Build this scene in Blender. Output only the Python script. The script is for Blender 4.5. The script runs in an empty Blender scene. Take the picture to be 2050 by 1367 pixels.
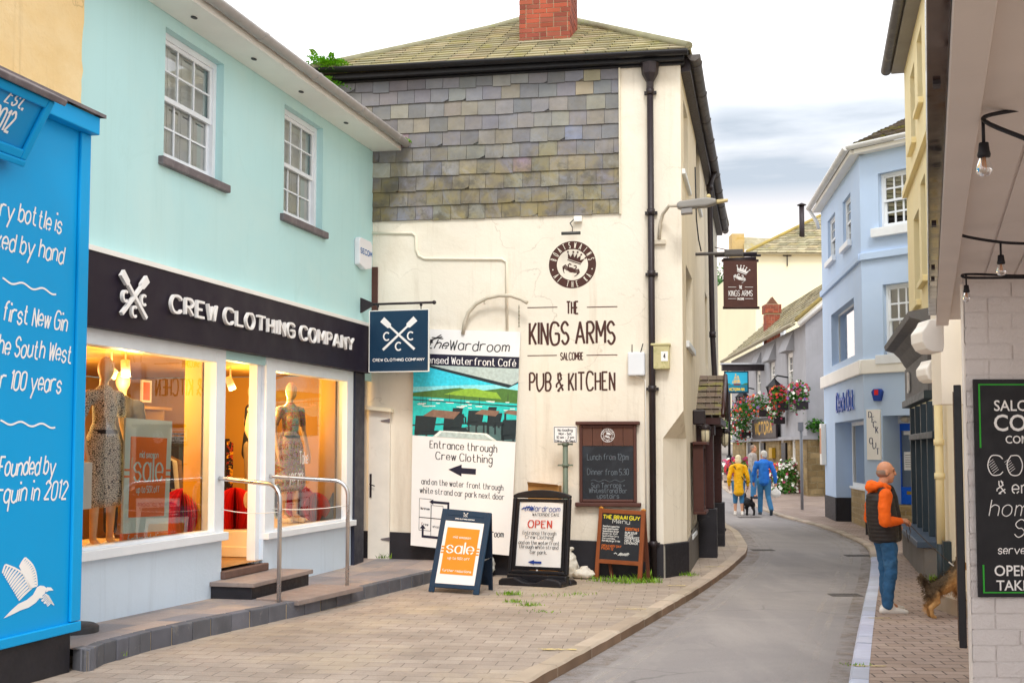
import bpy, bmesh, math, random
from mathutils import Vector as V, Matrix, noise as mnoise
R = math.radians
rnd = random.Random(7)
sc = bpy.context.scene
COL = sc.collection
# ---------------------------------------------------------------- camera maths (metres; camera looks along +Y)
FPX = 2400.0; PITCH = R(3.6); CAM = V((0, 0, 1.85)); AXY = 749.0
CP, SP = math.cos(PITCH), math.sin(PITCH)
def ray(px, py):
    x = (px - 1025) / FPX; y = (AXY - py) / FPX
    return V((x, CP - y * SP, SP + y * CP))
def at(px, py, Y):
    d = ray(px, py); return CAM + d * (Y / d.y)
def onz(px, py, z):
    d = ray(px, py); return CAM + d * ((z - CAM.z) / d.z)
def interp(tab, x):
    if x <= tab[0][0]:
        (a, b), (c, d) = tab[0], tab[1]
    elif x >= tab[-1][0]:
        (a, b), (c, d) = tab[-2], tab[-1]
    else:
        for (a, b), (c, d) in zip(tab, tab[1:]):
            if a <= x <= c: break
    return b + (d - b) * (x - a) / (c - a)
ROADT = [(0, .03), (8, .03), (12, -.03), (17, -.09), (24, -.07), (34, .0), (42, .35), (50, .9), (65, 1.9), (90, 3.4), (140, 3.6)]
def roadz(Y):
    s = 0
    for k in (-1.5, -.75, 0, .75, 1.5): s += interp(ROADT, max(0, min(139, Y + k)))
    return s / 5
def hit(px, py, dz=0.0):
    Y = 15.0
    for _ in range(60):
        p = onz(px, py, roadz(Y) + dz); Y = .5 * Y + .5 * max(2, min(130, p.y))
    return onz(px, py, roadz(Y) + dz)
class Fr:
    def __init__(s, o, u, v, n): s.o, s.u, s.v, s.n = V(o), V(u).normalized(), V(v).normalized(), V(n).normalized()
    def P(s, a, b, c=0): return s.o + s.u * a + s.v * b + s.n * c
    def uv(s, px, py, c=0):
        d = ray(px, py); o = s.o + s.n * c
        t = (o - CAM).dot(s.n) / d.dot(s.n); q = CAM + d * t - o
        return q.dot(s.u), q.dot(s.v)
    def pts(s, pix, c=0): return [s.uv(x, y, c) for x, y in pix]
def wall(A, B, z=0):
    A = V((A[0], A[1], z)); B = V((B[0], B[1], z)); u = (B - A).normalized(); v = V((0, 0, 1))
    return Fr(A, u, v, u.cross(v))
class Quad:
    """bilinear patch: a 0..1 left to right, b 0..1 bottom to top (times W, H)"""
    def __init__(s, TL, TR, BR, BL, W=None, H=None):
        s.q = [V(p) for p in (TL, TR, BR, BL)]
        s.W = W or (s.q[1] - s.q[0]).length; s.H = H or (s.q[0] - s.q[3]).length
        s.n = ((s.q[1] - s.q[0]).cross(s.q[0] - s.q[3])).normalized()
    def P(s, a, b, c=0):
        x, y = a / s.W, b / s.H; TL, TR, BR, BL = s.q
        return (BL * (1 - x) + BR * x) * (1 - y) + (TL * (1 - x) + TR * x) * y + s.n * c
WORLD = Fr((0, 0, 0), (1, 0, 0), (0, 1, 0), (0, 0, 1))
def frame_at(p, ang=0):   # upright frame, front faces -Y when ang = 0; a right, b up, c toward viewer
    u = V((math.cos(ang), math.sin(ang), 0)); v = V((0, 0, 1)); return Fr(p, u, v, u.cross(v))
# ---------------------------------------------------------------- mesh builder
ORG = {}
class MB:
    def __init__(s, mat=None):
        s.v = []; s.f = []; s.mi = []; s.sm = []; s.fc = []; s.mats = []; s.cur = 0; s.col = None
        if mat: s.m(mat)
    def m(s, mat):
        if mat not in s.mats: s.mats.append(mat)
        s.cur = s.mats.index(mat); return s
    def raw(s, verts, faces, smooth=False):
        k = len(s.v); s.v += [V(p) for p in verts]
        for f in faces:
            s.f.append([i + k for i in f]); s.mi.append(s.cur); s.sm.append(smooth); s.fc.append(s.col)
        return s
    def face(s, pts): return s.raw(pts, [range(len(pts))])
    def box(s, fr, a0, a1, b0, b1, c0, c1):
        p = [fr.P(a, b, c) for c in (c0, c1) for b in (b0, b1) for a in (a0, a1)]
        return s.raw(p, [(0, 2, 3, 1), (4, 5, 7, 6), (0, 1, 5, 4), (2, 6, 7, 3), (0, 4, 6, 2), (1, 3, 7, 5)])
    def prism(s, fr, pts, c0, c1):
        n = len(pts); ar = sum(pts[i][0] * pts[(i + 1) % n][1] - pts[(i + 1) % n][0] * pts[i][1] for i in range(n))
        if ar < 0: pts = pts[::-1]
        p = [fr.P(a, b, c0) for a, b in pts] + [fr.P(a, b, c1) for a, b in pts]
        return s.raw(p, [list(range(n))[::-1], list(range(n, 2 * n))] + [(i, (i + 1) % n, n + (i + 1) % n, n + i) for i in range(n)])
    def flat(s, fr, pts, c): return s.face([fr.P(a, b, c) for a, b in pts])
    def tube(s, pts, r, n=8, cap=True, smooth=True):
        pts = [V(p) for p in pts]; rs = r if isinstance(r, (list, tuple)) else [r] * len(pts)
        N = len(pts); vs = []; up = None
        for i, p in enumerate(pts):
            t = (pts[min(i + 1, N - 1)] - pts[max(i - 1, 0)]).normalized()
            if up is None:
                up = V((0, 0, 1)) if abs(t.z) < .9 else V((0, 1, 0))
            x = t.cross(up); x = x.normalized() if x.length > 1e-6 else t.orthogonal().normalized()
            up = x.cross(t)
            for k in range(n):
                a = 2 * math.pi * k / n; vs.append(p + (x * math.cos(a) + up * math.sin(a)) * rs[i])
        fs = [(i * n + k, i * n + (k + 1) % n, (i + 1) * n + (k + 1) % n, (i + 1) * n + k) for i in range(N - 1) for k in range(n)]
        s.raw(vs, fs, smooth)
        if cap:
            k = len(s.v) - N * n
            for ring, rev in ((0, True), (N - 1, False)):
                f = [k + ring * n + j for j in range(n)]
                s.f.append(f[::-1] if rev else f); s.mi.append(s.cur); s.sm.append(False); s.fc.append(s.col)
        return s
    def lathe(s, fr, prof, n=16, smooth=True):   # around frame v axis; prof = [(r, b)]
        vs = [fr.P(r * math.cos(2 * math.pi * k / n), b, r * math.sin(2 * math.pi * k / n)) for r, b in prof for k in range(n)]
        N = len(prof)
        return s.raw(vs, [(i * n + k, (i + 1) * n + k, (i + 1) * n + (k + 1) % n, i * n + (k + 1) % n) for i in range(N - 1) for k in range(n)], smooth)
    def ell(s, c, r, n=12, m=8, rot=None, smooth=True):
        c = V(c); r = (r, r, r) if not isinstance(r, (tuple, list)) else r
        vs = []
        for i in range(m + 1):
            th = math.pi * i / m
            for k in range(n):
                ph = 2 * math.pi * k / n
                p = V((r[0] * math.sin(th) * math.cos(ph), r[1] * math.sin(th) * math.sin(ph), r[2] * math.cos(th)))
                vs.append(c + (rot @ p if rot else p))
        return s.raw(vs, [(i * n + k, (i + 1) * n + k, (i + 1) * n + (k + 1) % n, i * n + (k + 1) % n) for i in range(m) for k in range(n)], smooth)
    def ribbon(s, fr, pts, w, c, contrast=1.0, th=0, taper=False):
        if len(pts) < 2: return s
        for i in range(1, len(pts) - 1):      # sharp corners: break the stroke there and overlap the ends
            (x0, y0), (x1, y1), (x2, y2) = pts[i - 1:i + 2]; l1 = math.hypot(x1 - x0, y1 - y0) or 1; l2 = math.hypot(x2 - x1, y2 - y1) or 1
            if ((x1 - x0) * (x2 - x1) + (y1 - y0) * (y2 - y1)) / (l1 * l2) < .3:
                e = w * .28; p_ = (x1 + (x1 - x0) / l1 * e, y1 + (y1 - y0) / l1 * e); q_ = (x1 - (x2 - x1) / l2 * e, y1 - (y2 - y1) / l2 * e)
                s.ribbon(fr, list(pts[:i]) + [p_], w, c, contrast, th, taper); return s.ribbon(fr, [q_] + list(pts[i + 1:]), w, c + .0003, contrast, th, taper)
        N = len(pts); L = []; Rr = []
        for i, (x, y) in enumerate(pts):
            x0, y0 = pts[max(i - 1, 0)]; x1, y1 = pts[min(i + 1, N - 1)]
            dx, dy = x1 - x0, y1 - y0; l = math.hypot(dx, dy) or 1; dx /= l; dy /= l
            ww = w * (contrast + (1 - contrast) * abs(dy)) * .5
            if taper: ww *= .55 + .45 * math.sin(math.pi * (i + .7) / (N + .4))
            ex = 0
            L.append((x - dy * ww - dx * ex, y + dx * ww - dy * ex)); Rr.append((x + dy * ww, y - dx * ww))
        for i in range(N - 1):
            q = [Rr[i], Rr[i + 1], L[i + 1], L[i]]
            if th: s.prism(fr, q, c, c + th)
            else: s.face([fr.P(a, b, c) for a, b in q])
        return s
    def build(s, name, parent=None, loc=None, bev=0, recalc=False, wn=False):
        me = bpy.data.meshes.new(name); o = bpy.data.objects.new(name, me); COL.objects.link(o)
        if parent is not None: org = ORG[parent.name]
        else:
            if loc is None:
                xs = [p.x for p in s.v]; ys = [p.y for p in s.v]; zs = [p.z for p in s.v]
                loc = V(((min(xs) + max(xs)) / 2, (min(ys) + max(ys)) / 2, min(zs)))
            org = V(loc)
        me.from_pydata([p - org for p in s.v], [], s.f)
        for m_ in s.mats: me.materials.append(m_)
        me.polygons.foreach_set('material_index', s.mi); me.polygons.foreach_set('use_smooth', s.sm)
        if any(c is not None for c in s.fc):
            ca = me.color_attributes.new('Col', 'FLOAT_COLOR', 'CORNER'); data = []
            for p in me.polygons:
                c = s.fc[p.index] or (1, 1, 1)
                for _ in range(p.loop_total): data += [c[0], c[1], c[2], 1]
            ca.data.foreach_set('color', data)
        if recalc:
            bm = bmesh.new(); bm.from_mesh(me); bmesh.ops.recalc_face_normals(bm, faces=bm.faces); bm.to_mesh(me); bm.free()
        me.update()
        if parent is not None: o.parent = parent
        else: o.location = org
        ORG[o.name] = org
        if bev:
            b = o.modifiers.new('Bevel', 'BEVEL'); b.width = bev; b.segments = 2; b.limit_method = 'ANGLE'; b.angle_limit = R(40)
        return o
def tag(o, label=None, cat=None, group=None, kind=None):
    if label: o['label'] = label
    if cat: o['category'] = cat
    if group: o['group'] = group
    if kind: o['kind'] = kind
    return o
def thing(name, label, cat, loc, group=None):
    o = bpy.data.objects.new(name, None); COL.objects.link(o); o.location = loc; o.empty_display_size = .2
    ORG[o.name] = V(loc); return tag(o, label, cat, group)
def kids(o): return [c for c in bpy.data.objects if c.parent == o]
def copy_tree(o, parent=None, loc=None, label=None):
    ch = kids(o); c = o.copy(); COL.objects.link(c); c.parent = parent
    ORG[c.name] = ORG[o.name]
    if loc is not None: c.location = loc; ORG[c.name] = V(loc)
    if label: c['label'] = label
    for k in ch: copy_tree(k, c)
    return c
# ---------------------------------------------------------------- organic bodies: union of tapered capsules, voxel remeshed
class Body:
    def __init__(s): s.mb = MB()
    def cap(s, a, b, ra, rb, n=14):
        a, b = V(a), V(b); d = b - a; L = d.length; k = max(2, int(L / max(.012, min(ra, rb) * .5)))
        if L < 1e-5: s.mb.ell(a, ra); return s
        t = d / L; pts = []; rs = []
        for j in range(5): ph = math.pi / 2 * j / 5; pts.append(a - t * ra * math.cos(ph)); rs.append(max(1e-4, ra * math.sin(ph)))
        for j in range(k + 1): pts.append(a + d * j / k); rs.append(ra + (rb - ra) * j / k)
        for j in range(4, -1, -1): ph = math.pi / 2 * j / 5; pts.append(b + t * rb * math.cos(ph)); rs.append(max(1e-4, rb * math.sin(ph)))
        s.mb.tube(pts, rs, n); return s
    def chain(s, pts):
        for (p, r), (q, r2) in zip(pts, pts[1:]): s.cap(p, q, r, r2)
        return s
    def ell(s, c, r, rot=None): s.mb.ell(c, r, 18, 12, rot); return s
    def done(s, name, mat, parent=None, vox=.012, smooth=6, loc=None, disp=None):
        o = s.mb.build(name + '_source', parent, loc)
        r = o.modifiers.new('r', 'REMESH'); r.mode = 'VOXEL'; r.voxel_size = vox; r.use_smooth_shade = True
        sm = o.modifiers.new('s', 'SMOOTH'); sm.factor = .5; sm.iterations = smooth
        if disp:
            t = bpy.data.textures.new(name, 'CLOUDS'); t.noise_scale = disp[0]
            d = o.modifiers.new('d', 'DISPLACE'); d.texture = t; d.strength = disp[1]; d.mid_level = .5; d.texture_coords = 'LOCAL'
        dg = bpy.context.evaluated_depsgraph_get()
        me = bpy.data.meshes.new_from_object(o.evaluated_get(dg)); org = ORG[o.name]
        bpy.data.objects.remove(o); me.name = name
        n = bpy.data.objects.new(name, me); COL.objects.link(n); me.materials.clear(); me.materials.append(mat)
        if parent is not None: n.parent = parent
        else: n.location = org
        ORG[n.name] = org
        return n
# ---------------------------------------------------------------- stroke lettering
GL = {
'A': '032943 1535', 'B': '0309 ~0909293837260606 ~060626353423030 3', 'C': '~4839190705133344', 'D': '0903 ~09092947452303', 'E': '39090333 0626',
'F': '390903 0626', 'G': '~48391907051333444646 4626', 'H': '0903 3933 0636', 'I': '0903', 'J': '~393934231304', 'K': '0903 3905 1633', 'L': '090333',
'M': '0309254943', 'N': '03093339', 'O': '~193947453313050719', 'P': '0309 ~0909293837260606', 'Q': '~193947453313050719 2443', 'R': '0309 ~0909293837260606 1633',
'S': '~382919080716263534231304', 'T': '0949 2923', 'U': '~09090513234 54949', 'V': '092349', 'W': '0913283349', 'X': '0933 3903', 'Y': '092649 2623', 'Z': '09490343',
'a': '~3627170604132334 3733', 'b': '0903 ~0617273634231304', 'c': '~3627170604132334', 'd': '~3627170604132334 3933', 'e': '~053535362717060413 2334',
'f': '~392918171313 0727', 'g': '~3627170604132334 ~373732201001', 'h': '0903 ~061727363333', 'i': '0703 *09', 'j': '~17171210 00 *19', 'k': '0903 3705 1633',
'l': '0903', 'm': '0703 ~061726232 3 ~2637464343', 'n': '0703 ~061727363333', 'o': '~172736342313040617', 'p': '0700 ~0617273634231304', 'q': '~3627170604132334 3730',
'r': '0703 ~06172737', 's': '~36271706152534231304', 't': '~1919142333 0727', 'u': '~070704132334 3733', 'v': '072347', 'w': '0713273347', 'x': '0733 3703', 'y': '0723 4710',
'z': '07370333', '0': '~192938342313040819', '1': '081913', '2': '~08192938370303 0333', '3': '~08192938372616 ~1626353423 1304', '4': '23290535', '5': '390906 ~06263534231303',
'6': '~392807041323343526160 5', '7': '093913', '8': '~1606081929382616 ~1605041323343526', '9': '~36251617 08192938361303', '&': '~451323 0405372938 19181 743',
'-': '0525', '.': '*03', ',': '0312', "'": '0908', '%': '0339 *09 *33', '*': '*16', '+': '0626 1715', '!': '0905 *03', '_': '0343', '/': '0339',
'\u00e9': '~053535362717060413 2334 1829', '\u00a3': '~382918142303 1646 0333'}
def _glyph(ch):
    s = GL.get(ch)
    if s is None: return None
    out = []
    for tok in _tok(s):
        sm = tok[0] == '~'; dot = tok[0] == '*'; t = tok.lstrip('~*')
        p = [(int(t[i]), int(t[i + 1]) - 3) for i in range(0, len(t) - 1, 2)]
        if dot: out.append(('d', p)); continue
        if sm and len(p) > 2:
            q = []
            for i in range(len(p) - 1):
                p0 = p[i - 1] if i else p[0]; p1 = p[i]; p2 = p[i + 1]; p3 = p[i + 2] if i + 2 < len(p) else p[-1]
                if p1 == p2: continue
                for k in range(4):
                    t_ = k / 4
                    q.append(tuple(.5 * ((2 * b) + (c - a) * t_ + (2 * a - 5 * b + 4 * c - d) * t_ ** 2 + (-a + 3 * b - 3 * c + d) * t_ ** 3) for a, b, c, d in zip(p0, p1, p2, p3)))
            q.append(p[-1]); p = q
        out.append(('s', p))
    return out
def _tok(s):
    """tokens; a fragment of odd length joins the next (typing gaps inside a stroke)"""
    toks = []; buf = ''
    for t in s.split(' '):
        if buf: buf += t
        else: buf = t
        body = buf.lstrip('~*')
        if len(body) % 2 == 0: toks.append(buf); buf = ''
    if buf: toks.append(buf)
    return toks
GC = {}
def swidth(txt, sp=1.3):
    x = 0
    for ch in txt:
        if ch == ' ': x += 2.2; continue
        g = GC.setdefault(ch, _glyph(ch))
        if g is None: continue
        x += max(p[0] for _, q in g for p in q) + sp
    return x - sp
def stroke_text(mb, fr, txt, a, b, h, w, width=None, xs=.8, slant=0, c=.002, align='l', serif=0, contrast=1, sp=1.3, jit=0, taper=False, th=0, flip=False):
    """cap height h at baseline (a, b); width fits the line to that length"""
    u = h / 6; n = swidth(txt, sp); k = (width / n) if width else u * xs
    x0 = a - {'l': 0, 'c': n * k / 2, 'r': n * k}[align]; x = 0
    rj = random.Random(len(txt) + 3); c0 = c
    for ch in txt:
        if ch == ' ': x += 2.2; continue
        g = GC.setdefault(ch, _glyph(ch))
        if g is None: continue
        dy = rj.uniform(-1, 1) * jit; ky = 1 + rj.uniform(-1, 1) * jit * .12
        for si, (kind, q) in enumerate(g):
            c = c0 + .0007 * si
            pts = [(x0 + (x + p) * k + slant * r * u, b + (r * ky + dy) * u) for p, r in q]
            if flip: pts = [(2 * a - p, r) for p, r in pts]
            if kind == 'd':
                p, r = pts[0]; d = w * .62; mb.face([fr.P(p - d, r - d, c), fr.P(p + d, r - d, c), fr.P(p + d, r + d, c), fr.P(p - d, r + d, c)])
                continue
            mb.ribbon(fr, pts, w, c, contrast, th, taper)
            if serif:
                for (p, r), (p2, r2), (gx, gy) in ((pts[0], pts[1], q[0]), (pts[-1], pts[-2], q[-1])):
                    if abs(r - r2) > abs(p - p2) * 1.2 and gy in (0, 6, 4, -3):
                        e = serif * u; t_ = w * .3
                        mb.face([fr.P(p - e, r - t_, c), fr.P(p + e, r - t_, c), fr.P(p + e, r + t_, c), fr.P(p - e, r + t_, c)])
        x += max(p[0] for _, q in g for p in q) + sp
    return n * k
def font_text(mb, fr, txt, a, b, h, width=None, c=0, ext=.001, bold=0.0, align='l', xs=1, spacing=1.0):
    """Blender's built-in face, cap height h"""
    cu = bpy.data.curves.new('t', 'FONT'); cu.body = txt; cu.size = 1; cu.offset = bold; cu.space_character = spacing; cu.resolution_u = 3
    o = bpy.data.objects.new('t', cu); COL.objects.link(o)
    dg = bpy.context.evaluated_depsgraph_get(); me = bpy.data.meshes.new_from_object(o.evaluated_get(dg))
    vs = [v.co.copy() for v in me.vertices]; fs = [list(p.vertices) for p in me.polygons]
    bpy.data.objects.remove(o); bpy.data.curves.remove(cu); bpy.data.meshes.remove(me)
    if not vs: return
    x0 = min(p.x for p in vs); x1 = max(p.x for p in vs)
    CAPH = .729
    ky = h / CAPH; kx = width / (x1 - x0) if width else ky * xs
    W = (x1 - x0) * kx; ox = a - {'l': 0, 'c': W / 2, 'r': W}[align]
    q = [(ox + (p.x - x0) * kx, b + p.y * ky) for p in vs]
    mb.raw([fr.P(x, y, c + ext) for x, y in q], fs)
    if ext > .0015:   # solid letters: walls along border edges
        ed = {}
        for f in fs:
            for i in range(len(f)): e = (f[i], f[(i + 1) % len(f)]); ed[e] = 1
        for (i, j) in ed:
            if (j, i) not in ed:
                (x, y), (x2, y2) = q[i], q[j]
                mb.face([fr.P(x, y, c), fr.P(x2, y2, c), fr.P(x2, y2, c + ext), fr.P(x, y, c + ext)])
# ---------------------------------------------------------------- materials
def lin(h):
    c = [int(h[i:i + 2], 16) / 255 for i in (0, 2, 4)]
    return tuple(x / 12.92 if x <= .04045 else ((x + .055) / 1.055) ** 2.4 for x in c)
class NT:
    def __init__(s, name):
        s.mat = bpy.data.materials.new(name); s.mat.use_nodes = True; s.t = s.mat.node_tree; s.t.nodes.clear()
        s.out = s.n('ShaderNodeOutputMaterial'); s._tc = None
    def n(s, t, **kw):
        k = s.t.nodes.new(t)
        for a, b in kw.items(): setattr(k, a, b)
        return k
    def l(s, a, b): s.t.links.new(a, b)
    def tc(s):
        if not s._tc: s._tc = s.n('ShaderNodeTexCoord')
        return s._tc.outputs['Object']
    def mapping(s, rot=(0, 0, 0), scale=(1, 1, 1), vec=None):
        m = s.n('ShaderNodeMapping'); m.inputs['Rotation'].default_value = rot; m.inputs['Scale'].default_value = scale
        s.l(vec or s.tc(), m.inputs['Vector']); return m.outputs[0]
    def noise(s, scale, detail=5, rough=.6, vec=None, dist=0):
        k = s.n('ShaderNodeTexNoise'); k.inputs['Scale'].default_value = scale; k.inputs['Detail'].default_value = detail; k.inputs['Roughness'].default_value = rough
        k.inputs['Distortion'].default_value = dist
        s.l(vec or s.tc(), k.inputs['Vector']); return k.outputs[0]
    def ramp(s, f, stops):
        k = s.n('ShaderNodeValToRGB'); e = k.color_ramp.elements
        while len(e) < len(stops): e.new(.5)
        for el, (p, c) in zip(e, stops): el.position = p; el.color = (*c, 1) if isinstance(c, tuple) else (c, c, c, 1)
        s.l(f, k.inputs[0]); return k.outputs[0]
    def mix(s, f, a, b, mode='MIX'):
        k = s.n('ShaderNodeMix', data_type='RGBA', blend_type=mode)
        for sock, x in ((k.inputs[0], f), (k.inputs[6], a), (k.inputs[7], b)):
            if isinstance(x, (int, float)): sock.default_value = x
            elif isinstance(x, tuple): sock.default_value = (*x, 1)
            else: s.l(x, sock)
        return k.outputs[2]
    def math(s, op, a, b=0):
        k = s.n('ShaderNodeMath', operation=op)
        for sock, x in zip(k.inputs, (a, b)):
            if isinstance(x, (int, float)): sock.default_value = x
            else: s.l(x, sock)
        return k.outputs[0]
    def sep(s, vec=None):
        k = s.n('ShaderNodeSeparateXYZ'); s.l(vec or s.tc(), k.inputs[0]); return k.outputs
    def bsdf(s, col, rough=.7, metal=0, spec=.4, bump=None, bstr=.3, bdist=.01, **kw):
        b = s.n('ShaderNodeBsdfPrincipled')
        for nm, x in (('Base Color', col), ('Roughness', rough), ('Metallic', metal), ('Specular IOR Level', spec)):
            if isinstance(x, (int, float)): b.inputs[nm].default_value = x
            elif isinstance(x, tuple): b.inputs[nm].default_value = (*x, 1)
            else: s.l(x, b.inputs[nm])
        for nm, x in kw.items(): b.inputs[nm.replace('_', ' ')].default_value = x
        if bump is not None:
            k = s.n('ShaderNodeBump'); k.inputs['Strength'].default_value = bstr; k.inputs['Distance'].default_value = bdist
            s.l(bump, k.inputs['Height']); s.l(k.outputs[0], b.inputs['Normal'])
        s.l(b.outputs[0], s.out.inputs[0]); return s.mat
MC = {}
def M(col, rough=.6, var=.12, vs=2.5, bump=.15, bs=60, metal=0, spec=.4, attr=False, stains=(), bd=.004, name=None, coat=0, streak=None):
    """general painted / stone / cloth surface; col = hex sRGB of the surface colour. stains: (hex, scale, lo, hi, strength)"""
    key = (col, rough, var, vs, bump, bs, metal, spec, attr, tuple(stains), bd, coat, streak)
    if key in MC: return MC[key]
    t = NT(name or 'surface_' + col); base = lin(col)
    c = t.mix(1.0, t.ramp(t.noise(vs, 6), [(.25, 1 - var), (.75, 1 + var)]), base, 'MULTIPLY')
    if attr:
        a = t.n('ShaderNodeAttribute'); a.attribute_name = 'Col'; c = t.mix(1.0, c, a.outputs['Color'], 'MULTIPLY')
    for (h, s_, lo, hi, st) in stains:
        f = t.ramp(t.noise(s_, 8, .68, dist=.6), [(lo, 0.0), (hi, st)]); c = t.mix(f, c, lin(h))
    if streak:
        f = t.ramp(t.noise(1.0, 7, .7, t.mapping(scale=(4.5, 4.5, .3)), .3), [(.52, 0.0), (.78, streak[1])]); c = t.mix(f, c, lin(streak[0]))
    if streak and len(streak) > 2:
        nv = t.n('ShaderNodeTexNoise'); nv.inputs['Scale'].default_value = 1.7; nv.inputs['Detail'].default_value = 6; t.l(t.tc(), nv.inputs['Vector'])
        ad = t.n('ShaderNodeVectorMath', operation='MULTIPLY_ADD'); t.l(nv.outputs['Color'], ad.inputs[0]); ad.inputs[1].default_value = (.9, .9, .9); t.l(t.tc(), ad.inputs[2])
        vo = t.n('ShaderNodeTexVoronoi'); vo.feature = 'DISTANCE_TO_EDGE'; vo.inputs['Scale'].default_value = .55; t.l(ad.outputs[0], vo.inputs['Vector'])
        f = t.math('MULTIPLY', t.ramp(vo.outputs[0], [(.0, .42), (.005, 0.0)]), t.ramp(t.noise(.7, 3), [(.48, 0.0), (.6, 1.0)])); c = t.mix(f, c, lin(streak[2]))
    r = t.ramp(t.noise(vs * 4, 4), [(.3, max(0, rough - .1)), (.7, min(1, rough + .1))])
    kw = {'Coat_Weight': coat} if coat else {}
    MC[key] = t.bsdf(c, r, metal, spec, t.noise(bs, 6, .7) if bump else None, bump, bd, **kw)
    return MC[key]
def glass_mat(name, tint=(.9, .95, .95), refl=.12, rough=0.0):
    t = NT(name); tr = t.n('ShaderNodeBsdfTransparent'); tr.inputs[0].default_value = (*tint, 1)
    gl = t.n('ShaderNodeBsdfGlossy'); gl.inputs['Roughness'].default_value = rough; gl.inputs[0].default_value = (.95, .97, 1, 1)
    fr = t.n('ShaderNodeFresnel'); fr.inputs[0].default_value = 1.5
    bp = t.n('ShaderNodeBump'); bp.inputs['Strength'].default_value = .012; bp.inputs['Distance'].default_value = .02; t.l(t.noise(1.3, 1), bp.inputs['Height']); t.l(bp.outputs[0], gl.inputs['Normal'])
    f = t.math('ADD', t.math('MULTIPLY', fr.outputs[0], 1.0), refl - .04)
    mx = t.n('ShaderNodeMixShader'); t.l(f, mx.inputs[0]); t.l(tr.outputs[0], mx.inputs[1]); t.l(gl.outputs[0], mx.inputs[2])
    t.l(mx.outputs[0], t.out.inputs[0]); return t.mat
def emit_mat(name, col, s):
    t = NT(name); e = t.n('ShaderNodeEmission'); e.inputs[0].default_value = (*lin(col), 1); e.inputs[1].default_value = s
    t.l(e.outputs[0], t.out.inputs[0]); return t.mat
def brick_mat(name, c1, c2, mort, bw, bh, ms, rot=(0, 0, 0), off=.5, dist=.012, rough=.85, bump=.6, bd=.008, var=.2, stains=(), vec=None, squash=1.0):
    t = NT(name); v = vec(t) if vec else t.mapping(rot)
    nz = t.n('ShaderNodeTexNoise'); nz.inputs['Scale'].default_value = 6; nz.inputs['Detail'].default_value = 3; t.l(v, nz.inputs['Vector'])
    ad = t.n('ShaderNodeVectorMath', operation='MULTIPLY_ADD'); t.l(nz.outputs['Color'], ad.inputs[0]); ad.inputs[1].default_value = (dist, dist, 0); t.l(v, ad.inputs[2])
    b = t.n('ShaderNodeTexBrick'); b.offset = off; b.squash = squash
    for k, x in (('Scale', 1), ('Mortar Size', ms), ('Brick Width', bw), ('Row Height', bh), ('Mortar Smooth', .3), ('Bias', 0)): b.inputs[k].default_value = x
    b.inputs['Color1'].default_value = (*lin(c1), 1); b.inputs['Color2'].default_value = (*lin(c2), 1); b.inputs['Mortar'].default_value = (*lin(mort), 1)
    t.l(ad.outputs[0], b.inputs['Vector'])
    c = t.mix(1.0, b.outputs['Color'], t.ramp(t.noise(1.1, 7, .65), [(.25, 1 - var), (.75, 1 + var)]), 'MULTIPLY')
    c = t.mix(1.0, c, t.ramp(t.noise(60, 3, .7), [(.3, .88), (.7, 1.12)]), 'MULTIPLY')
    for (h, s_, lo, hi, st) in stains:
        f = t.ramp(t.noise(s_, 8, .68, dist=.5), [(lo, 0.0), (hi, st)]); c = t.mix(f, c, lin(h))
    hgt = t.math('ADD', t.math('MULTIPLY', b.outputs['Fac'], -1.0), t.math('MULTIPLY', t.noise(45, 5, .7), .5))
    return t.bsdf(c, rough, 0, .3, hgt, bump, bd)
# walls
mCREAM = M('ece3d2', .85, .06, .8, .45, 9, stains=(('c4b596', .9, .55, .80, .45), ('94866a', 3.5, .63, .78, .5), ('f6f1e4', .5, .5, .75, .5), ('7d7057', 11, .72, .78, .5)), bd=.014, name='cream_render', streak=('a8967a', .42, '8a7c66'))
mCREAMS = M('ebdfc8', .85, .05, .8, .35, 18, stains=(('b29f78', 1.3, .60, .82, .35),), bd=.012, name='cream_side_render', streak=('a8967a', .5)) if False else M('ebdfc8', .85, .05, .8, .35, 18, stains=(('b29f78', 1.3, .60, .82, .35),), bd=.012, name='cream_side_render', streak=('a08c6a', .55))
mMINT = M('bce4e5', .75, .06, .35, .2, 22, stains=(('c9e6e3', .5, .45, .7, .6), ('98c3bf', 1.3, .58, .8, .3), ('8a9a94', 5, .7, .78, .3)), name='mint_render', streak=('a2cbc8', .25))
mPALE = M('d3e3f2', .7, .06, .9, .4, 22, stains=(('aebdcb', 2.2, .62, .82, .35),), bd=.008, name='pale_blue_render', streak=('a3b0bd', .35))
mYEL = M('f0d096', .9, .08, 1.0, .55, 9, stains=(('fae3b5', .8, .45, .7, .7), ('a97f45', 2.6, .68, .78, .5), ('7d5a2e', 6, .72, .8, .5)), bd=.03, name='ochre_render', streak=('a8824e', .5, '8a6a3a'))
mHOARD = M('009ddc', .5, .06, .5, .04, 30, name='gloss_blue_paint', spec=.25)
mHOARD2 = M('1090cc', .4, .06, .5, .04, 30, name='blue_sign_paint')
mBLACKPL = M('232127', .55, .35, 5, .3, 20, stains=(('6e6a68', 4, .62, .75, .5), ('b9b4ac', 14, .70, .76, .5)), name='black_plinth_paint')
mBLACK = M('17161a', .4, .2, 4, .08, 50, name='black_gloss_paint')
mIRON = M('2b2226', .45, .25, 6, .1, 60, stains=(('57504c', 9, .62, .75, .4),), name='black_cast_iron')
mGUTTER = M('55504e', .55, .3, 5, .2, 40, stains=(('8a8378', 5, .55, .75, .6),), name='weathered_gutter')
mGREYGUT = M('a7a29f', .45, .15, 5, .1, 40, stains=(('77706a', 6, .6, .75, .5),), name='grey_gutter')
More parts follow.
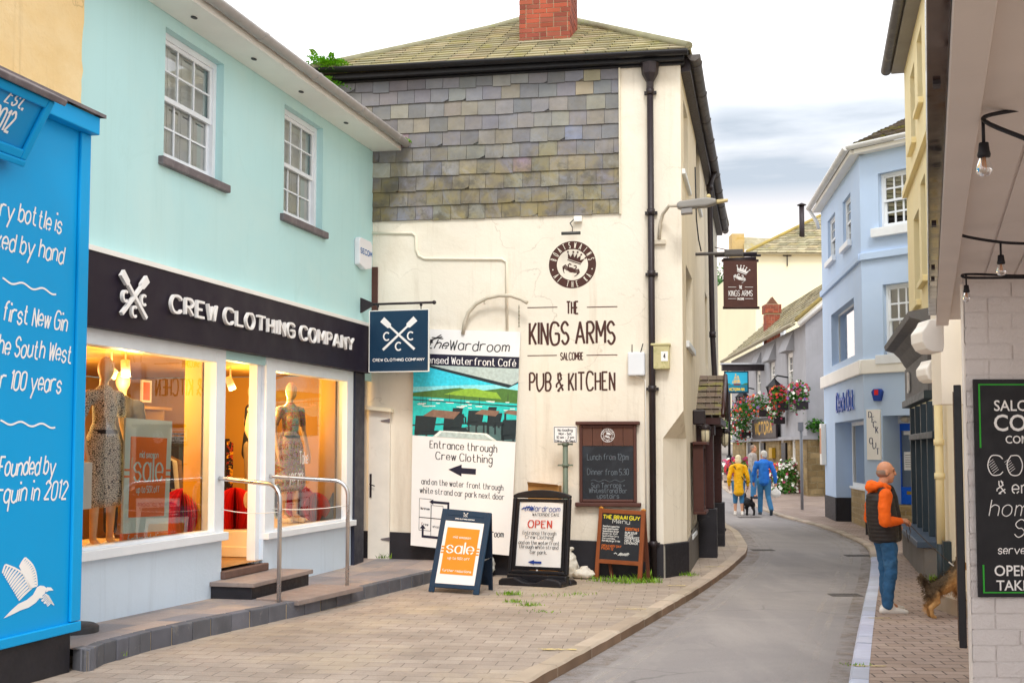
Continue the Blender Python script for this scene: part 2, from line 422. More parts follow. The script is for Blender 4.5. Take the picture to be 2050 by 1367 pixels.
mNAVY = M('241b29', .5, .06, .5, .03, 60, name='dark_fascia_paint', spec=.22)
mNAVYPIL = M('262838', .45, .1, 2, .05, 40, name='navy_pilaster_paint')
mPETROL = M('0c3450', .5, .08, 2, .03, 40, name='petrol_blue_panel')
mWHITE = M('f2f0ea', .45, .05, 2, .04, 50, name='white_gloss_paint')
mWFRAME = M('e9eef3', .45, .06, 3, .05, 50, name='shopfront_white_paint')
mLETTER = M('f4f1ee', .4, .03, 4, 0, 1, name='white_letter_acrylic')
mPOSTW = M('f3f1ee', .5, .03, 2, .03, 8, name='white_printed_panel')
mINK = M('17142e', .5, .05, 4, 0, 1, name='dark_ink')
mBLACKINK = M('222026', .5, .05, 4, 0, 1, name='black_ink')
mBROWN = M('4a2a22', .7, .1, 5, 0, 1, stains=(('8d6f5c', 9, .66, .8, .5),), name='brown_wall_paint')
mBROWNT = M('55322a', .6, .15, 6, .1, 30, name='brown_timber_sign')
mLEAD = M('6c6467', .6, .2, 6, .3, 30, stains=(('9c9493', 5, .5, .7, .5),), name='lead_sheet')
mSTEEL = M('cfcfd0', .30, .02, 2, 0, 1, metal=1, name='brushed_steel')
mORANGE = M('f0912a', .5, .04, 3, 0, 1, name='orange_print')
mRUST = M('ee7424', .5, .04, 3, 0, 1, name='burnt_orange_print')
mPALEMINT = M('d3e5dc', .5, .04, 3, 0, 1, name='pale_mint_card')
mGLASS = glass_mat('window_glass', (.97, .99, .98), .14)
mGLASSS = glass_mat('shop_glass', (.96, .97, .96), .07)
mGLASSD = glass_mat('dark_window_glass', (.5, .53, .56), .30)
mMIRROR = M('3a2a26', .12, .2, 1.2, .0, 1, spec=.7, name='brown_gloss_panel')
# ground
mPAVE = brick_mat('block_paving', 'aa9c8f', '9c8e82', '756960', .30, .20, .005, rot=(0, 0, R(8)), dist=.03, var=.26, bump=.5, bd=.01,
    stains=(('c9b593', .5, .5, .72, .55), ('8e7f74', 1.7, .62, .8, .4), ('857463', .35, .5, .75, .45), ('7d8a4a', 3.2, .70, .80, .25), ('e3d3c2', 9, .68, .75, .35)))
mPAVER = brick_mat('right_block_paving', 'a8958a', '9a8679', '5f534d', .24, .17, .008, rot=(0, 0, R(5)), dist=.02, var=.2, bump=.6, bd=.01,
    stains=(('c2ac92', .7, .52, .74, .45), ('877468', 2.1, .62, .8, .35)))
mFLAG = brick_mat('slate_flags', 'a8978d', '7d7c82', '857e78', .62, .36, .005, rot=(0, 0, R(-75.5)), dist=.004, var=.22, bump=.25, bd=.004,
    stains=(('c3ab93', .9, .5, .68, .6), ('6f6f78', 1.3, .58, .75, .5)))
mSETT = M('63646b', .8, .3, 4, .5, 40, attr=True, stains=(('8d8b86', 9, .6, .75, .5),), name='grey_kerb_sett')
mMORTAR = M('b3a183', .9, .2, 8, .4, 40, name='sand_mortar')
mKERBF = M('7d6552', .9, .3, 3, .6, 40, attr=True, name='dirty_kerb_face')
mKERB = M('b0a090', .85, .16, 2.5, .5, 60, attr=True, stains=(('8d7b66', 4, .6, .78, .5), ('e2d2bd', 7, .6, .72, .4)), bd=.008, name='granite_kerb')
mKERBB = M('b9bdd0', .7, .12, 5, .3, 60, attr=True, name='blue_white_kerb')
def asphalt():
    t = NT('asphalt'); c = t.mix(t.ramp(t.noise(.35, 7, .65, dist=.6), [(.3, 0.0), (.7, 1.0)]), lin('858080'), lin('98928f'))
    c = t.mix(1.0, c, t.ramp(t.noise(130, 4, .8), [(.25, .6), (.75, 1.35)]), 'MULTIPLY')
    v = t.mapping(scale=(1, .16, 1)); c = t.mix(t.ramp(t.noise(1.6, 5, .6, v), [(.5, 0.0), (.75, .45)]), c, lin('aaa39e'))
    c = t.mix(t.ramp(t.noise(.9, 8, .7, dist=1), [(.62, 0.0), (.74, .28)]), c, lin('6e6a6a'))
    c = t.mix(t.ramp(t.noise(.5, 3, .5, dist=2), [(.56, 0.0), (.58, .16)]), c, lin('a39c98'))
    nv = t.n('ShaderNodeTexNoise'); nv.inputs['Scale'].default_value = 1.2; nv.inputs['Detail'].default_value = 6; t.l(t.tc(), nv.inputs['Vector'])
    ad = t.n('ShaderNodeVectorMath', operation='MULTIPLY_ADD'); t.l(nv.outputs['Color'], ad.inputs[0]); ad.inputs[1].default_value = (.8, .8, 0); t.l(t.tc(), ad.inputs[2])
    vo = t.n('ShaderNodeTexVoronoi'); vo.feature = 'DISTANCE_TO_EDGE'; vo.inputs['Scale'].default_value = .35; t.l(ad.outputs[0], vo.inputs['Vector'])
    c = t.mix(t.math('MULTIPLY', t.ramp(vo.outputs[0], [(.0, .7), (.008, 0.0)]), t.ramp(t.noise(.3, 3), [(.45, 0.0), (.6, 1.0)])), c, lin('5f5b5b'))
    return t.bsdf(c, .85, 0, .3, t.noise(160, 4, .8), .5, .006)
mROAD = asphalt()
_t = NT('worn_line_paint'); _b = _t.n('ShaderNodeBsdfPrincipled'); _b.inputs['Base Color'].default_value = (*lin('c9c0b6'), 1); _b.inputs['Roughness'].default_value = .8
_tr = _t.n('ShaderNodeBsdfTransparent'); _mx = _t.n('ShaderNodeMixShader'); _t.l(_t.math('MULTIPLY', _t.ramp(_t.noise(7, 8, .75), [(.42, 0.0), (.66, .75)]), _t.ramp(_t.noise(.6, 3, .5), [(.4, .15), (.65, .8)])), _mx.inputs[0]); _t.l(_tr.outputs[0], _mx.inputs[1]); _t.l(_b.outputs[0], _mx.inputs[2]); _t.l(_mx.outputs[0], _t.out.inputs[0]); mLINE = _t.mat
_t = NT('worn_yellow_paint'); _b = _t.n('ShaderNodeBsdfPrincipled'); _b.inputs['Base Color'].default_value = (*lin('d8c486'), 1); _b.inputs['Roughness'].default_value = .8
_tr = _t.n('ShaderNodeBsdfTransparent'); _mx = _t.n('ShaderNodeMixShader'); _t.l(_t.ramp(_t.noise(14, 6, .75), [(.42, .1), (.58, .9)]), _mx.inputs[0]); _t.l(_tr.outputs[0], _mx.inputs[1]); _t.l(_b.outputs[0], _mx.inputs[2]); _t.l(_mx.outputs[0], _t.out.inputs[0]); mYLINE = _t.mat
mSOIL = M('8c7f72', .9, .2, 1, .4, 10, name='earth_ground')
mGRASS = M('7da62a', .7, .3, 9, 0, 1, attr=True, name='weed_green')
mLEAF = M('3f7a1e', .6, .3, 5, 0, 1, attr=True, name='leaf_green')
mFERN = M('7cb52a', .6, .3, 7, 0, 1, attr=True, name='fern_green')
mPETAL = M('ffffff', .6, .08, 9, 0, 1, attr=True, name='flower_petal')
mBARK = M('5b4632', .9, .25, 5, .5, 20, name='bark')
mSLATE = M('aeb0b8', .62, .14, 5, .35, 26, attr=True, stains=(('7d7f88', 3.3, .55, .8, .45), ('c9c4b8', 7, .62, .78, .5)), name='hung_slate')
def lichen_slate():
    t = NT('lichen_slate'); a = t.n('ShaderNodeAttribute'); a.attribute_name = 'Col'
    c = t.mix(1.0, t.ramp(t.noise(5, 6), [(.25, .82), (.75, 1.12)]), a.outputs['Color'], 'MULTIPLY')
    c = t.mix(t.ramp(t.noise(7, 6, .7), [(.55, 0.0), (.75, .4)]), c, lin('8a8a8c'))
    g = t.ramp(t.noise(2.3, 8, .72, dist=.7), [(.36, 0.0), (.54, 1.0)])
    z = t.sep()[2]; zz = t.ramp(t.math('MULTIPLY', t.math('SUBTRACT', z, 5.1), .45), [(.0, 1.0), (.4, .85), (.62, .32), (1.0, .10)])
    g = t.math('MULTIPLY', g, zz)
    c = t.mix(t.math('MULTIPLY', g, .72), c, t.mix(t.ramp(t.noise(3, 3), [(.4, 0.0), (.6, 1.0)]), lin('5c5238'), lin('8c7c3a')))
    c = t.mix(t.math('MULTIPLY', t.ramp(t.noise(5.5, 8, .7), [(.52, 0.0), (.64, .8)]), zz), c, lin('59564c'))
    return t.bsdf(c, .7, 0, .3, t.noise(26, 6, .7), .4, .005)
mSLATEL = lichen_slate()
mROOF = M('9b9274', .85, .15, 3, .4, 20, attr=True, stains=(('8e8a3c', 2.2, .52, .7, .6), ('b9b184', 3.5, .58, .75, .4), ('75705c', 4, .62, .78, .5)), name='mossy_roof_slate')
mROOF2 = M('9d9478', .85, .2, 3, .4, 20, attr=True, stains=(('a9952c', 1.2, .58, .7, .6), ('c9c3a8', 3, .5, .7, .5)), name='old_roof_slate')
mROOFB = M('6b5f55', .85, .2, 3, .5, 14, attr=True, stains=(('8d8c2a', 1.6, .52, .66, .75), ('4c443f', 3, .5, .7, .5)), name='brown_mossy_tile')
mRBRICK = M('98503c', .85, .2, 3, .4, 30, attr=True, stains=(('6d3a2c', 5, .6, .78, .5),), name='red_brick')
mBMORT = M('b3a184', .9, .15, 8, .3, 40, name='brick_mortar')
mBLUEW = M('bcd3f1', .7, .05, .8, .12, 30, stains=(('c6daf3', .6, .5, .75, .5),), name='cornflower_render')
mBLUEW2 = M('98bbe4', .7, .05, .8, .12, 30, name='cornflower_render_lower')
mGREYW = M('a6a6aa', .85, .08, .8, .5, 24, stains=(('8b8b96', 1.2, .58, .8, .45), ('c1c1c9', .7, .5, .75, .4)), bd=.012, name='grey_roughcast', streak=('84848c', .5))
mCREAM2 = M('f4ebc9', .85, .05, .4, .2, 12, stains=(('d8c48f', .9, .62, .85, .4),), name='pale_cream_render')
mYELW = M('f4e3b0', .8, .05, .7, .15, 20, stains=(('f8ecc4', .7, .45, .7, .6),), name='butter_yellow_render')
mPAINTBR = M('ded7d4', .6, .06, 1.5, .8, 14, stains=(('b19d9a', 2.4, .6, .8, .35), ('e0d2cf', 3.1, .6, .8, .35)), bd=.02, name='white_painted_brick')
mPINKW = M('e6ddd7', .55, .06, 2, .15, 25, stains=(('b9a196', 3, .6, .8, .4),), name='soffit_paint')
_t = NT('gutter_dust'); _b = _t.n('ShaderNodeBsdfPrincipled'); _b.inputs['Base Color'].default_value = (*lin('8c7661'), 1); _b.inputs['Roughness'].default_value = .95
_tr = _t.n('ShaderNodeBsdfTransparent'); _mx = _t.n('ShaderNodeMixShader'); _t.l(_t.ramp(_t.noise(5, 8, .75), [(.45, .0), (.68, .55)]), _mx.inputs[0]); _t.l(_tr.outputs[0], _mx.inputs[1]); _t.l(_b.outputs[0], _mx.inputs[2]); _t.l(_mx.outputs[0], _t.out.inputs[0]); mDUST = _t.mat
mTIMBER = M('8a4a26', .6, .2, 6, .2, 30, name='varnished_timber')
mCHALK = M('23262c', .7, .2, 2, .05, 50, stains=(('4d545e', 1.8, .5, .8, .5),), name='chalkboard')
mCHALKW = M('646c74', .9, .3, 20, 0, 1, name='faded_chalk')
# ---------------------------------------------------------------- camera, light, sky
cam = bpy.data.cameras.new('camera'); camo = bpy.data.objects.new('camera', cam); COL.objects.link(camo); sc.camera = camo
camo.location = CAM; camo.rotation_euler = (math.pi / 2 + PITCH, 0, 0)
cam.sensor_width = 36; cam.lens = FPX / 2050 * 36; cam.shift_y = 65.5 / 2050; cam.clip_end = 2000; cam.clip_start = .1
SUN_EL, SUN_AZ = R(50), R(178)     # azimuth from +Y clockwise: behind the camera, to the right
sun = bpy.data.lights.new('sun', 'SUN'); sun.energy = .9; sun.angle = R(14); sun.color = (1, .97, .93)
so = bpy.data.objects.new('sun', sun); COL.objects.link(so)
sd = V((math.sin(SUN_AZ) * math.cos(SUN_EL), math.cos(SUN_AZ) * math.cos(SUN_EL), math.sin(SUN_EL)))
so.rotation_euler = sd.to_track_quat('Z', 'Y').to_euler(); so.location = (3, -5, 30)
w = bpy.data.worlds.new('World'); sc.world = w; w.use_nodes = True
nt = w.node_tree; nt.nodes.clear()
def wn(t, **k):
    x = nt.nodes.new(t)
    for a, b in k.items(): setattr(x, a, b)
    return x
def wl(a, b): nt.links.new(a, b)
sky = wn('ShaderNodeTexSky', sky_type='NISHITA'); sky.sun_disc = False; sky.sun_elevation = SUN_EL; sky.sun_rotation = SUN_AZ
bg1 = wn('ShaderNodeBackground'); wl(sky.outputs[0], bg1.inputs[0]); bg1.inputs[1].default_value = .1
tcw = wn('ShaderNodeTexCoord'); mp = wn('ShaderNodeMapping'); mp.inputs['Scale'].default_value = (1.6, 1.6, 9.0); mp.inputs['Location'].default_value = (.35, 0, .1); wl(tcw.outputs['Generated'], mp.inputs[0])
nz = wn('ShaderNodeTexNoise'); nz.inputs['Scale'].default_value = 1.7; nz.inputs['Detail'].default_value = 7; nz.inputs['Roughness'].default_value = .5; wl(mp.outputs[0], nz.inputs[0])
sp = wn('ShaderNodeSeparateXYZ'); wl(tcw.outputs['Generated'], sp.inputs[0])
def wm(op, a, b=0, c=None):
    k = wn('ShaderNodeMath', operation=op)
    for s_, x in zip(k.inputs, (a, b, c)):
        if x is None: continue
        if isinstance(x, (int, float)): s_.default_value = x
        else: wl(x, s_)
    return k.outputs[0]
def wr(f, stops):
    k = wn('ShaderNodeValToRGB'); e = k.color_ramp.elements
    while len(e) < len(stops): e.new(.5)
    for el, (p, c) in zip(e, stops): el.position = p; el.color = (*c, 1) if isinstance(c, tuple) else (c, c, c, 1)
    wl(f, k.inputs[0]); return k.outputs[0]
# a grey-blue cloud band low over the street, to the right (a real direction in the sky), the rest bright overcast
band = wm('MULTIPLY', wr(sp.outputs[2], [(.165, 0.0), (.215, 1.0), (.262, 1.0), (.31, 0.0)]), wr(sp.outputs[0], [(.06, 0.0), (.17, 1.0)]))
# streaks of lighter cloud inside the band
grey = wm('MULTIPLY', band, wr(nz.outputs[0], [(.40, .45), (.56, 1.0)]))
warm = wr(sp.outputs[2], [(.0, 1.0), (.20, .9), (.26, 0.0)])
mixc = wn('ShaderNodeMix', data_type='RGBA'); wl(warm, mixc.inputs[0]); mixc.inputs[6].default_value = (.95, .95, .96, 1)
frontw = wm('MULTIPLY', wr(sp.outputs[1], [(.55, 0.0), (.85, 1.0)]), 1.0); mw = wn('ShaderNodeMix', data_type='RGBA'); wl(frontw, mw.inputs[0]); mw.inputs[6].default_value = (.93, .90, .88, 1); mw.inputs[7].default_value = (.92, .80, .73, 1); wl(mw.outputs[2], mixc.inputs[7])
mixg = wn('ShaderNodeMix', data_type='RGBA'); wl(grey, mixg.inputs[0]); wl(mixc.outputs[2], mixg.inputs[6]); mixg.inputs[7].default_value = (.33, .37, .42, 1)
bg2 = wn('ShaderNodeBackground'); wl(mixg.outputs[2], bg2.inputs[0]); bg2.inputs[1].default_value = .95
ms = wn('ShaderNodeMixShader'); ms.inputs[0].default_value = .96; wl(bg1.outputs[0], ms.inputs[1]); wl(bg2.outputs[0], ms.inputs[2])
wo = wn('ShaderNodeOutputWorld'); wl(ms.outputs[0], wo.inputs[0])
sc.view_settings.view_transform = 'Standard'; sc.view_settings.look = 'None'; sc.view_settings.exposure = 1.0; sc.view_settings.gamma = 1; sc.view_settings.use_curve_mapping = False
sc.render.engine = 'CYCLES'; sc.cycles.max_bounces = 8; sc.cycles.transparent_max_bounces = 16; sc.cycles.use_denoising = True
sc.cycles.sample_clamp_indirect = 6; sc.cycles.caustics_reflective = False; sc.cycles.caustics_refractive = False
# ---------------------------------------------------------------- street surfaces
KL = [(1074, 1352), (1159, 1308), (1289, 1237), (1393, 1178), (1460, 1133), (1493, 1104), (1497, 1089), (1480, 1063), (1449, 1044)]
KR = [(1698, 1367), (1705, 1322), (1716, 1265), (1730, 1200), (1740, 1158), (1744, 1119), (1739, 1097), (1724, 1084), (1674, 1062), (1622, 1045), (1592, 1038), (1550, 1027)]
def kcurve(pix, dz, pre, post):
    p = [hit(x, y, dz) for x, y in pix]; return [(q.y, q.x) for q in pre] + [(q.y, q.x) for q in p] + [(q[1], q[0]) for q in post]
kl = kcurve(KL, .1, [], [(2.9, 36.5), (4.6, 46), (7.5, 62), (10, 80)])
kr = kcurve(KR, .05, [], [(7.4, 38), (7.6, 44), (9.0, 52), (13, 66), (18, 80)])
kl = [(4.0, kl[0][1] - (kl[0][0] - 4) * .30)] + kl
kr = [(4.0, kr[0][1] - (kr[0][0] - 4) * .29)] + kr
def kx(tab, Y):   # smoothed lookup
    return sum(interp(tab, Y + k) for k in (-.3, -.1, .1, .3)) / 4 if Y < 30 else sum(interp(tab, Y + k) for k in (-1.5, -.5, .5, 1.5)) / 4
YS = [4 + .25 * i for i in range(104)] + [30 + .8 * i for i in range(63)]
mb = MB(mSOIL)
for (y0, y1) in zip([-20] + [2 * i for i in range(46)] + [92, 140], [0] + [2 * (i + 1) for i in range(45)] + [92, 140, 900]):
    z0, z1 = roadz(max(0, y0)) - .15, roadz(min(140, y1)) - .15
    mb.face([V((-400, y0, z0)), V((400, y0, z0)), V((400, y1, z1)), V((-400, y1, z1))])
tag(mb.build('ground', loc=(0, 0, 0)), kind='structure')
def strip(mat, fl, fr_, dz, name, n=6, ys=YS, dzr=None):
    mb = MB(mat); vs = []; fs = []
    for Y in ys:
        a, b = fl(Y), fr_(Y)
        for k in range(n + 1): vs.append((a + (b - a) * k / n, Y, roadz(Y) + dz))
    for i in range(len(ys) - 1):
        for k in range(n): p = i * (n + 1) + k; fs.append((p, p + 1, p + n + 2, p + n + 1))
    mb.raw(vs, fs, True); o = mb.build(name, loc=(0, 0, 0)); return tag(o, kind='structure')
strip(mROAD, lambda Y: kx(kl, Y) - .06, lambda Y: kx(kr, Y) + .06, 0, 'road')
strip(mPAVE, lambda Y: min(-5.5, kx(kl, Y) - 4), lambda Y: kx(kl, Y) - .16, .098, 'forecourt_paving', ys=[y for y in YS if y < 36])
strip(mPAVER, lambda Y: kx(kr, Y) + .12, lambda Y: kx(kr, Y) + 9, .048, 'right_pavement', ys=[y for y in YS if y < 46])
strip(mPAVER, lambda Y: kx(kl, Y) - 4, lambda Y: kx(kl, Y) - .1, .06, 'far_left_pavement', ys=[y for y in YS if y >= 35.5])
strip(mPAVER, lambda Y: kx(kr, Y) + .1, lambda Y: kx(kr, Y) + 12, .05, 'far_right_pavement', ys=[y for y in YS if y >= 45.5])
def kerb(tab, name, side, h, wd, L0, mat, y0, y1, mat2=None, ysw=0):
    """stones of random length along the kerb line; side -1: paving lies to the left"""
    mb = MB(mat); Y = y0; r = random.Random(5); mb.m(mKERBF); mb.m(mat)
    while Y < y1:
        L = L0 * r.uniform(.8, 1.25); Y2 = min(y1, Y + L)
        mb.m(mat2 if (mat2 and Y < ysw) else mat)
        g = r.uniform(.82, 1.12); mb.col = (g * r.uniform(.97, 1.03), g, g * r.uniform(.95, 1.03))
        gap = .006; vs = []; N = 4
        for i in range(N + 1):
            y = Y + gap + (Y2 - Y - 2 * gap) * i / N; x = kx(tab, y); z = roadz(y)
            d = (kx(tab, y + .05) - kx(tab, y - .05)) / .1; nl = math.hypot(1, d); nx, ny = side / nl, -side * d / nl
            jz = r.uniform(-.004, .004)
            for (o_, zz) in ((-.0, -.1), (0, h - .02 + jz), (.02, h + jz), (wd, h + jz), (wd, -.1)): vs.append((x + nx * o_, y + ny * o_, z + zz))
        fs = [(i * 5 + k, i * 5 + k + 1, i * 5 + k + 6, i * 5 + k + 5) for i in range(N) for k in range(4)] + [(0, 1, 2, 3, 4), tuple(N * 5 + k for k in (4, 3, 2, 1, 0))]
        nf = len(mb.f); mb.raw(vs, fs); Y = Y2
        if side < 0:
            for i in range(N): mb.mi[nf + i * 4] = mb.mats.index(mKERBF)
    return tag(mb.build(name, loc=(0, 0, 0), recalc=True), kind='structure')
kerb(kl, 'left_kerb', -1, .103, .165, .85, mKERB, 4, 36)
kerb(kr, 'right_kerb', 1, .053, .15, .42, mKERB, 4, 46, mKERBB, hit(1744, 1117, .05).y)
# worn double lines along both kerbs, drain covers
mb = MB(mLINE)
def line_along(tab, off, wd, y0, y1, dz=.004):
    ys = [y0 + .3 * i for i in range(int((y1 - y0) / .3) + 1)]
    p = []
    for y in ys:
        d = (kx(tab, y + .1) - kx(tab, y - .1)) / .2; nl = math.hypot(1, d)
        p.append([V((kx(tab, y) + o_ / nl, y - o_ * d / nl, roadz(y) + dz)) for o_ in (off, off + wd)])
    for a, b in zip(p, p[1:]): mb.face([a[0], a[1], b[1], b[0]])
for o_ in (.28, .42): line_along(kl, o_, .06, 4, 34)
for o_ in (-.36, -.52): line_along(kr, o_, .06, 4, 34)
tag(mb.build('road_markings', loc=(0, 0, 0)), kind='structure')
mb = MB(mDUST); line_along(kl, .0, .24, 4, 34, .007); line_along(kr, -.16, .16, 4, 34, .007); tag(mb.build('road_dust', loc=(0, 0, 0)), kind='structure')
def patch(mb, px, py, w_, l_, dz, zf=0):
    p = hit(px, py, zf); vs = [(p.x - w_ / 2, p.y - l_ / 2), (p.x + w_ / 2, p.y - l_ / 2), (p.x + w_ / 2, p.y + l_ / 2), (p.x - w_ / 2, p.y + l_ / 2)]
    mb.face([V((x, y, roadz(y) + zf + dz)) for x, y in vs])
for (px, py, w_, l_, lab) in ((1692, 1191, .40, .28, 'iron drain grating in the gutter beside the blue-white kerb'), (1718, 1112, .46, .3, 'iron drain grating in the road by the bend of the pale kerb'), (1527, 1101, .42, .3, 'iron drain grating beside the left kerb nose'), (1500, 1035, .6, .5, 'iron cover in the road where the couple walks')):
    q = hit(px, py); fr = Fr((q.x, q.y, roadz(q.y) + .004), (1, 0, 0), (0, 1, 0), (0, 0, 1)); mb = MB(M('5d5957', .7, .2, 5, .2, 40, name='worn_iron'))
    mb.box(fr, -w_ / 2, w_ / 2, -l_ / 2, -l_ / 2 + .03, 0, .006); mb.box(fr, -w_ / 2, w_ / 2, l_ / 2 - .03, l_ / 2, 0, .006)
    for k in range(9): x = -w_ / 2 + w_ * k / 8 * .94; mb.box(fr, x, x + w_ * .05, -l_ / 2 + .03, l_ / 2 - .03, 0, .006)
    tag(mb.build('drain_grating', loc=q), lab, 'drain', 'drains in the road')
# yellow loading ticks on the kerb and paving
mb = MB(mYLINE)
for (px, py, w_, l_, zf) in ((1120, 1300, .30, .07, .103), (1100, 1299, .2, .06, .103), (1263, 1219, .34, .07, .103), (1353, 1172, .26, .07, .103), (1430, 1134, .3, .07, .103), (1738, 1333, .30, .05, .053), (1757, 1237, .28, .05, .053)):
    patch(mb, px, py, w_, l_, .005, zf)
tag(mb.build('kerb_markings', loc=(0, 0, 0)), kind='structure')
# ---------------------------------------------------------------- shared building helpers
def wallgrid(mb, fr, a0, a1, b0, b1, holes=(), depth=.2, c=0, edges=True):
    """vertical wall face with rectangular openings and their reveals"""
    A = sorted({a0, a1, *[x for h in holes for x in h[:2] if a0 < x < a1]}); B = sorted({b0, b1, *[x for h in holes for x in h[2:4] if b0 < x < b1]})
    for i in range(len(A) - 1):
        for j in range(len(B) - 1):
            ca, cb = (A[i] + A[i + 1]) / 2, (B[j] + B[j + 1]) / 2
            if any(h[0] < ca < h[1] and h[2] < cb < h[3] for h in holes): continue
            mb.face([fr.P(A[i], B[j], c), fr.P(A[i + 1], B[j], c), fr.P(A[i + 1], B[j + 1], c), fr.P(A[i], B[j + 1], c)])
    for h in holes:
        q = [(h[0], h[2]), (h[1], h[2]), (h[1], h[3]), (h[0], h[3])]
        for (p, r) in zip(q, q[1:] + q[:1]): mb.face([fr.P(*p, c), fr.P(*r, c), fr.P(*r, c - depth), fr.P(*p, c - depth)])
    return mb
def rect(fr, x0, y0, x1, y1, x2=None, y2=None, c=0):
    """a0,a1,b0,b1 from two opposite pixel corners on plane c"""
    a, b = fr.uv(x0, y0, c); a2, b2 = fr.uv(x1, y1, c); return min(a, a2), max(a, a2), min(b, b2), max(b, b2)
def bars(mb, fr, a0, a1, b0, b1, cols, rows, w, c0, c1):
    for i in range(1, cols): x = a0 + (a1 - a0) * i / cols; mb.box(fr, x - w / 2, x + w / 2, b0, b1, c0, c1)
    for j in range(1, rows):
        y = b0 + (b1 - b0) * j / rows
        for i in range(cols):
            x0 = a0 + (a1 - a0) * i / cols + (w / 2 if i else 0); x1 = a0 + (a1 - a0) * (i + 1) / cols - (w / 2 if i < cols - 1 else 0)
            mb.box(fr, x0, x1, y - w / 2, y + w / 2, c0 + .002, c1 - .002)
def ring(mb, fr, a0, a1, b0, b1, w, c0, c1, wb=None):
    wb = wb or w
    mb.box(fr, a0, a0 + w, b0, b1, c0, c1); mb.box(fr, a1 - w, a1, b0, b1, c0, c1)
    mb.box(fr, a0 + w, a1 - w, b1 - w, b1, c0, c1); mb.box(fr, a0 + w, a1 - w, b0, b0 + wb, c0, c1)
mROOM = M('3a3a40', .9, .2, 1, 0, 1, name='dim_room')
mBLIND = M('cfcfca', .8, .1, 3, 0, 1, name='pale_blind')
mSHUT = M('f6f7f2', .5, .05, 3, 0, 1, name='white_shutter')
def sash(parent, fr, a0, a1, b0, b1, rec=.08, cols=3, rows=2, fw=.07, sill=None, back='shutter', glass=None, bw=.022, mat=None, silld=.1, sillmat=None, mid=None):
    """vertical sliding sash window in an opening; parts: window (frame) > glass, sill, shutter"""
    mat = mat or mWFRAME; mb = MB(mat); c = -rec
    ring(mb, fr, a0 + .001, a1 - .001, b0 + .001, b1 - .001, fw, c - .06, c)
    m = mid if mid else (b0 + b1) / 2
    A0, A1, B0, B1 = a0 + fw, a1 - fw, b0 + fw, b1 - fw; st = .045
    for (y0, y1, cc) in ((m - st * .6, B1, c - .02), (B0, m + st * .6, c - .055)):
        ring(mb, fr, A0, A1, y0, y1, st, cc - .035, cc, st * 1.2); bars(mb, fr, A0 + st, A1 - st, y0 + st * 1.2, y1 - st, cols, rows, bw, cc - .025, cc - .004)
    w = mb.build('window', parent, bev=.004)
    g = MB(glass or mGLASS); g.face([fr.P(A0, m, c - .04), fr.P(A1, m, c - .04), fr.P(A1, B1, c - .04), fr.P(A0, B1, c - .04)]); g.face([fr.P(A0, B0, c - .075), fr.P(A1, B0, c - .075), fr.P(A1, m, c - .075), fr.P(A0, m, c - .075)])
    g.build('glass', w)
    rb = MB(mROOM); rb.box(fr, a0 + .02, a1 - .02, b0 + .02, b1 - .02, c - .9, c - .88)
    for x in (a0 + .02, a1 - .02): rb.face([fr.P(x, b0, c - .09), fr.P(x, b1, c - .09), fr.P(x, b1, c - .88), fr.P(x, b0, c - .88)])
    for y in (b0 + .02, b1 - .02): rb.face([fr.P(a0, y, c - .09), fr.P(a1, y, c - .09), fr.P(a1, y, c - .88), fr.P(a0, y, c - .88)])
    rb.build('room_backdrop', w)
    if back == 'shutter':
        s = MB(mSHUT); n = 4; pw = (A1 - A0) / n
        for k in range(n):
            x0, x1 = A0 + k * pw + .004, A0 + (k + 1) * pw - .004
            for (y0, y1) in ((B0, m - .01), (m + .01, B1 - .0)):
                ring(s, fr, x0, x1, y0, y1, .045, c - .12, c - .09); q = y0 + .05
                while q < y1 - .07:
                    s.face([fr.P(x0 + .045, q, c - .092), fr.P(x1 - .045, q, c - .092), fr.P(x1 - .045, q + .053, c - .097), fr.P(x0 + .045, q + .053, c - .097)]); q += .05
        s.build('shutter', w)
    elif back == 'blind':
        s = MB(mBLIND); s.box(fr, A0, A1, B1 - (B1 - B0) * .22, B1, c - .14, c - .13); s.build('blind', w)
    if sill:
        s = MB(sillmat or mat); s.box(fr, a0 - sill[0], a1 + sill[0], b0 - sill[1], b0 + .0, -rec, silld); s.build('sill', w, bev=.012)
    return w
def gutter_run(mb, pts, r, n=10, open_=True):
    """half round gutter along a path: lower half tube + rim"""
    P_ = [V(p) for p in pts]; vs = []; k = n + 1
    for i, p in enumerate(P_):
        t = (P_[min(i + 1, len(P_) - 1)] - P_[max(i - 1, 0)]).normalized(); x = t.cross(V((0, 0, 1))).normalized(); u = x.cross(t)
        for j in range(k): a = math.pi * j / n; vs.append(p + (x * math.cos(a) - u * math.sin(a)) * r)
        for j in range(k - 1, -1, -1): a = math.pi * j / n; vs.append(p + (x * math.cos(a) - u * math.sin(a)) * (r * .9))
    K = 2 * k
    mb.raw(vs, [(i * K + j, i * K + (j + 1) % K, (i + 1) * K + (j + 1) % K, (i + 1) * K + j) for i in range(len(P_) - 1) for j in range(K)], True)
    for i in (0, len(P_) - 1): mb.face([vs[i * K + j] for j in range(k)])
def shade(c, lo=.85, hi=1.12):
    g = rnd.uniform(lo, hi); return tuple(x * g * rnd.uniform(.96, 1.04) for x in c)
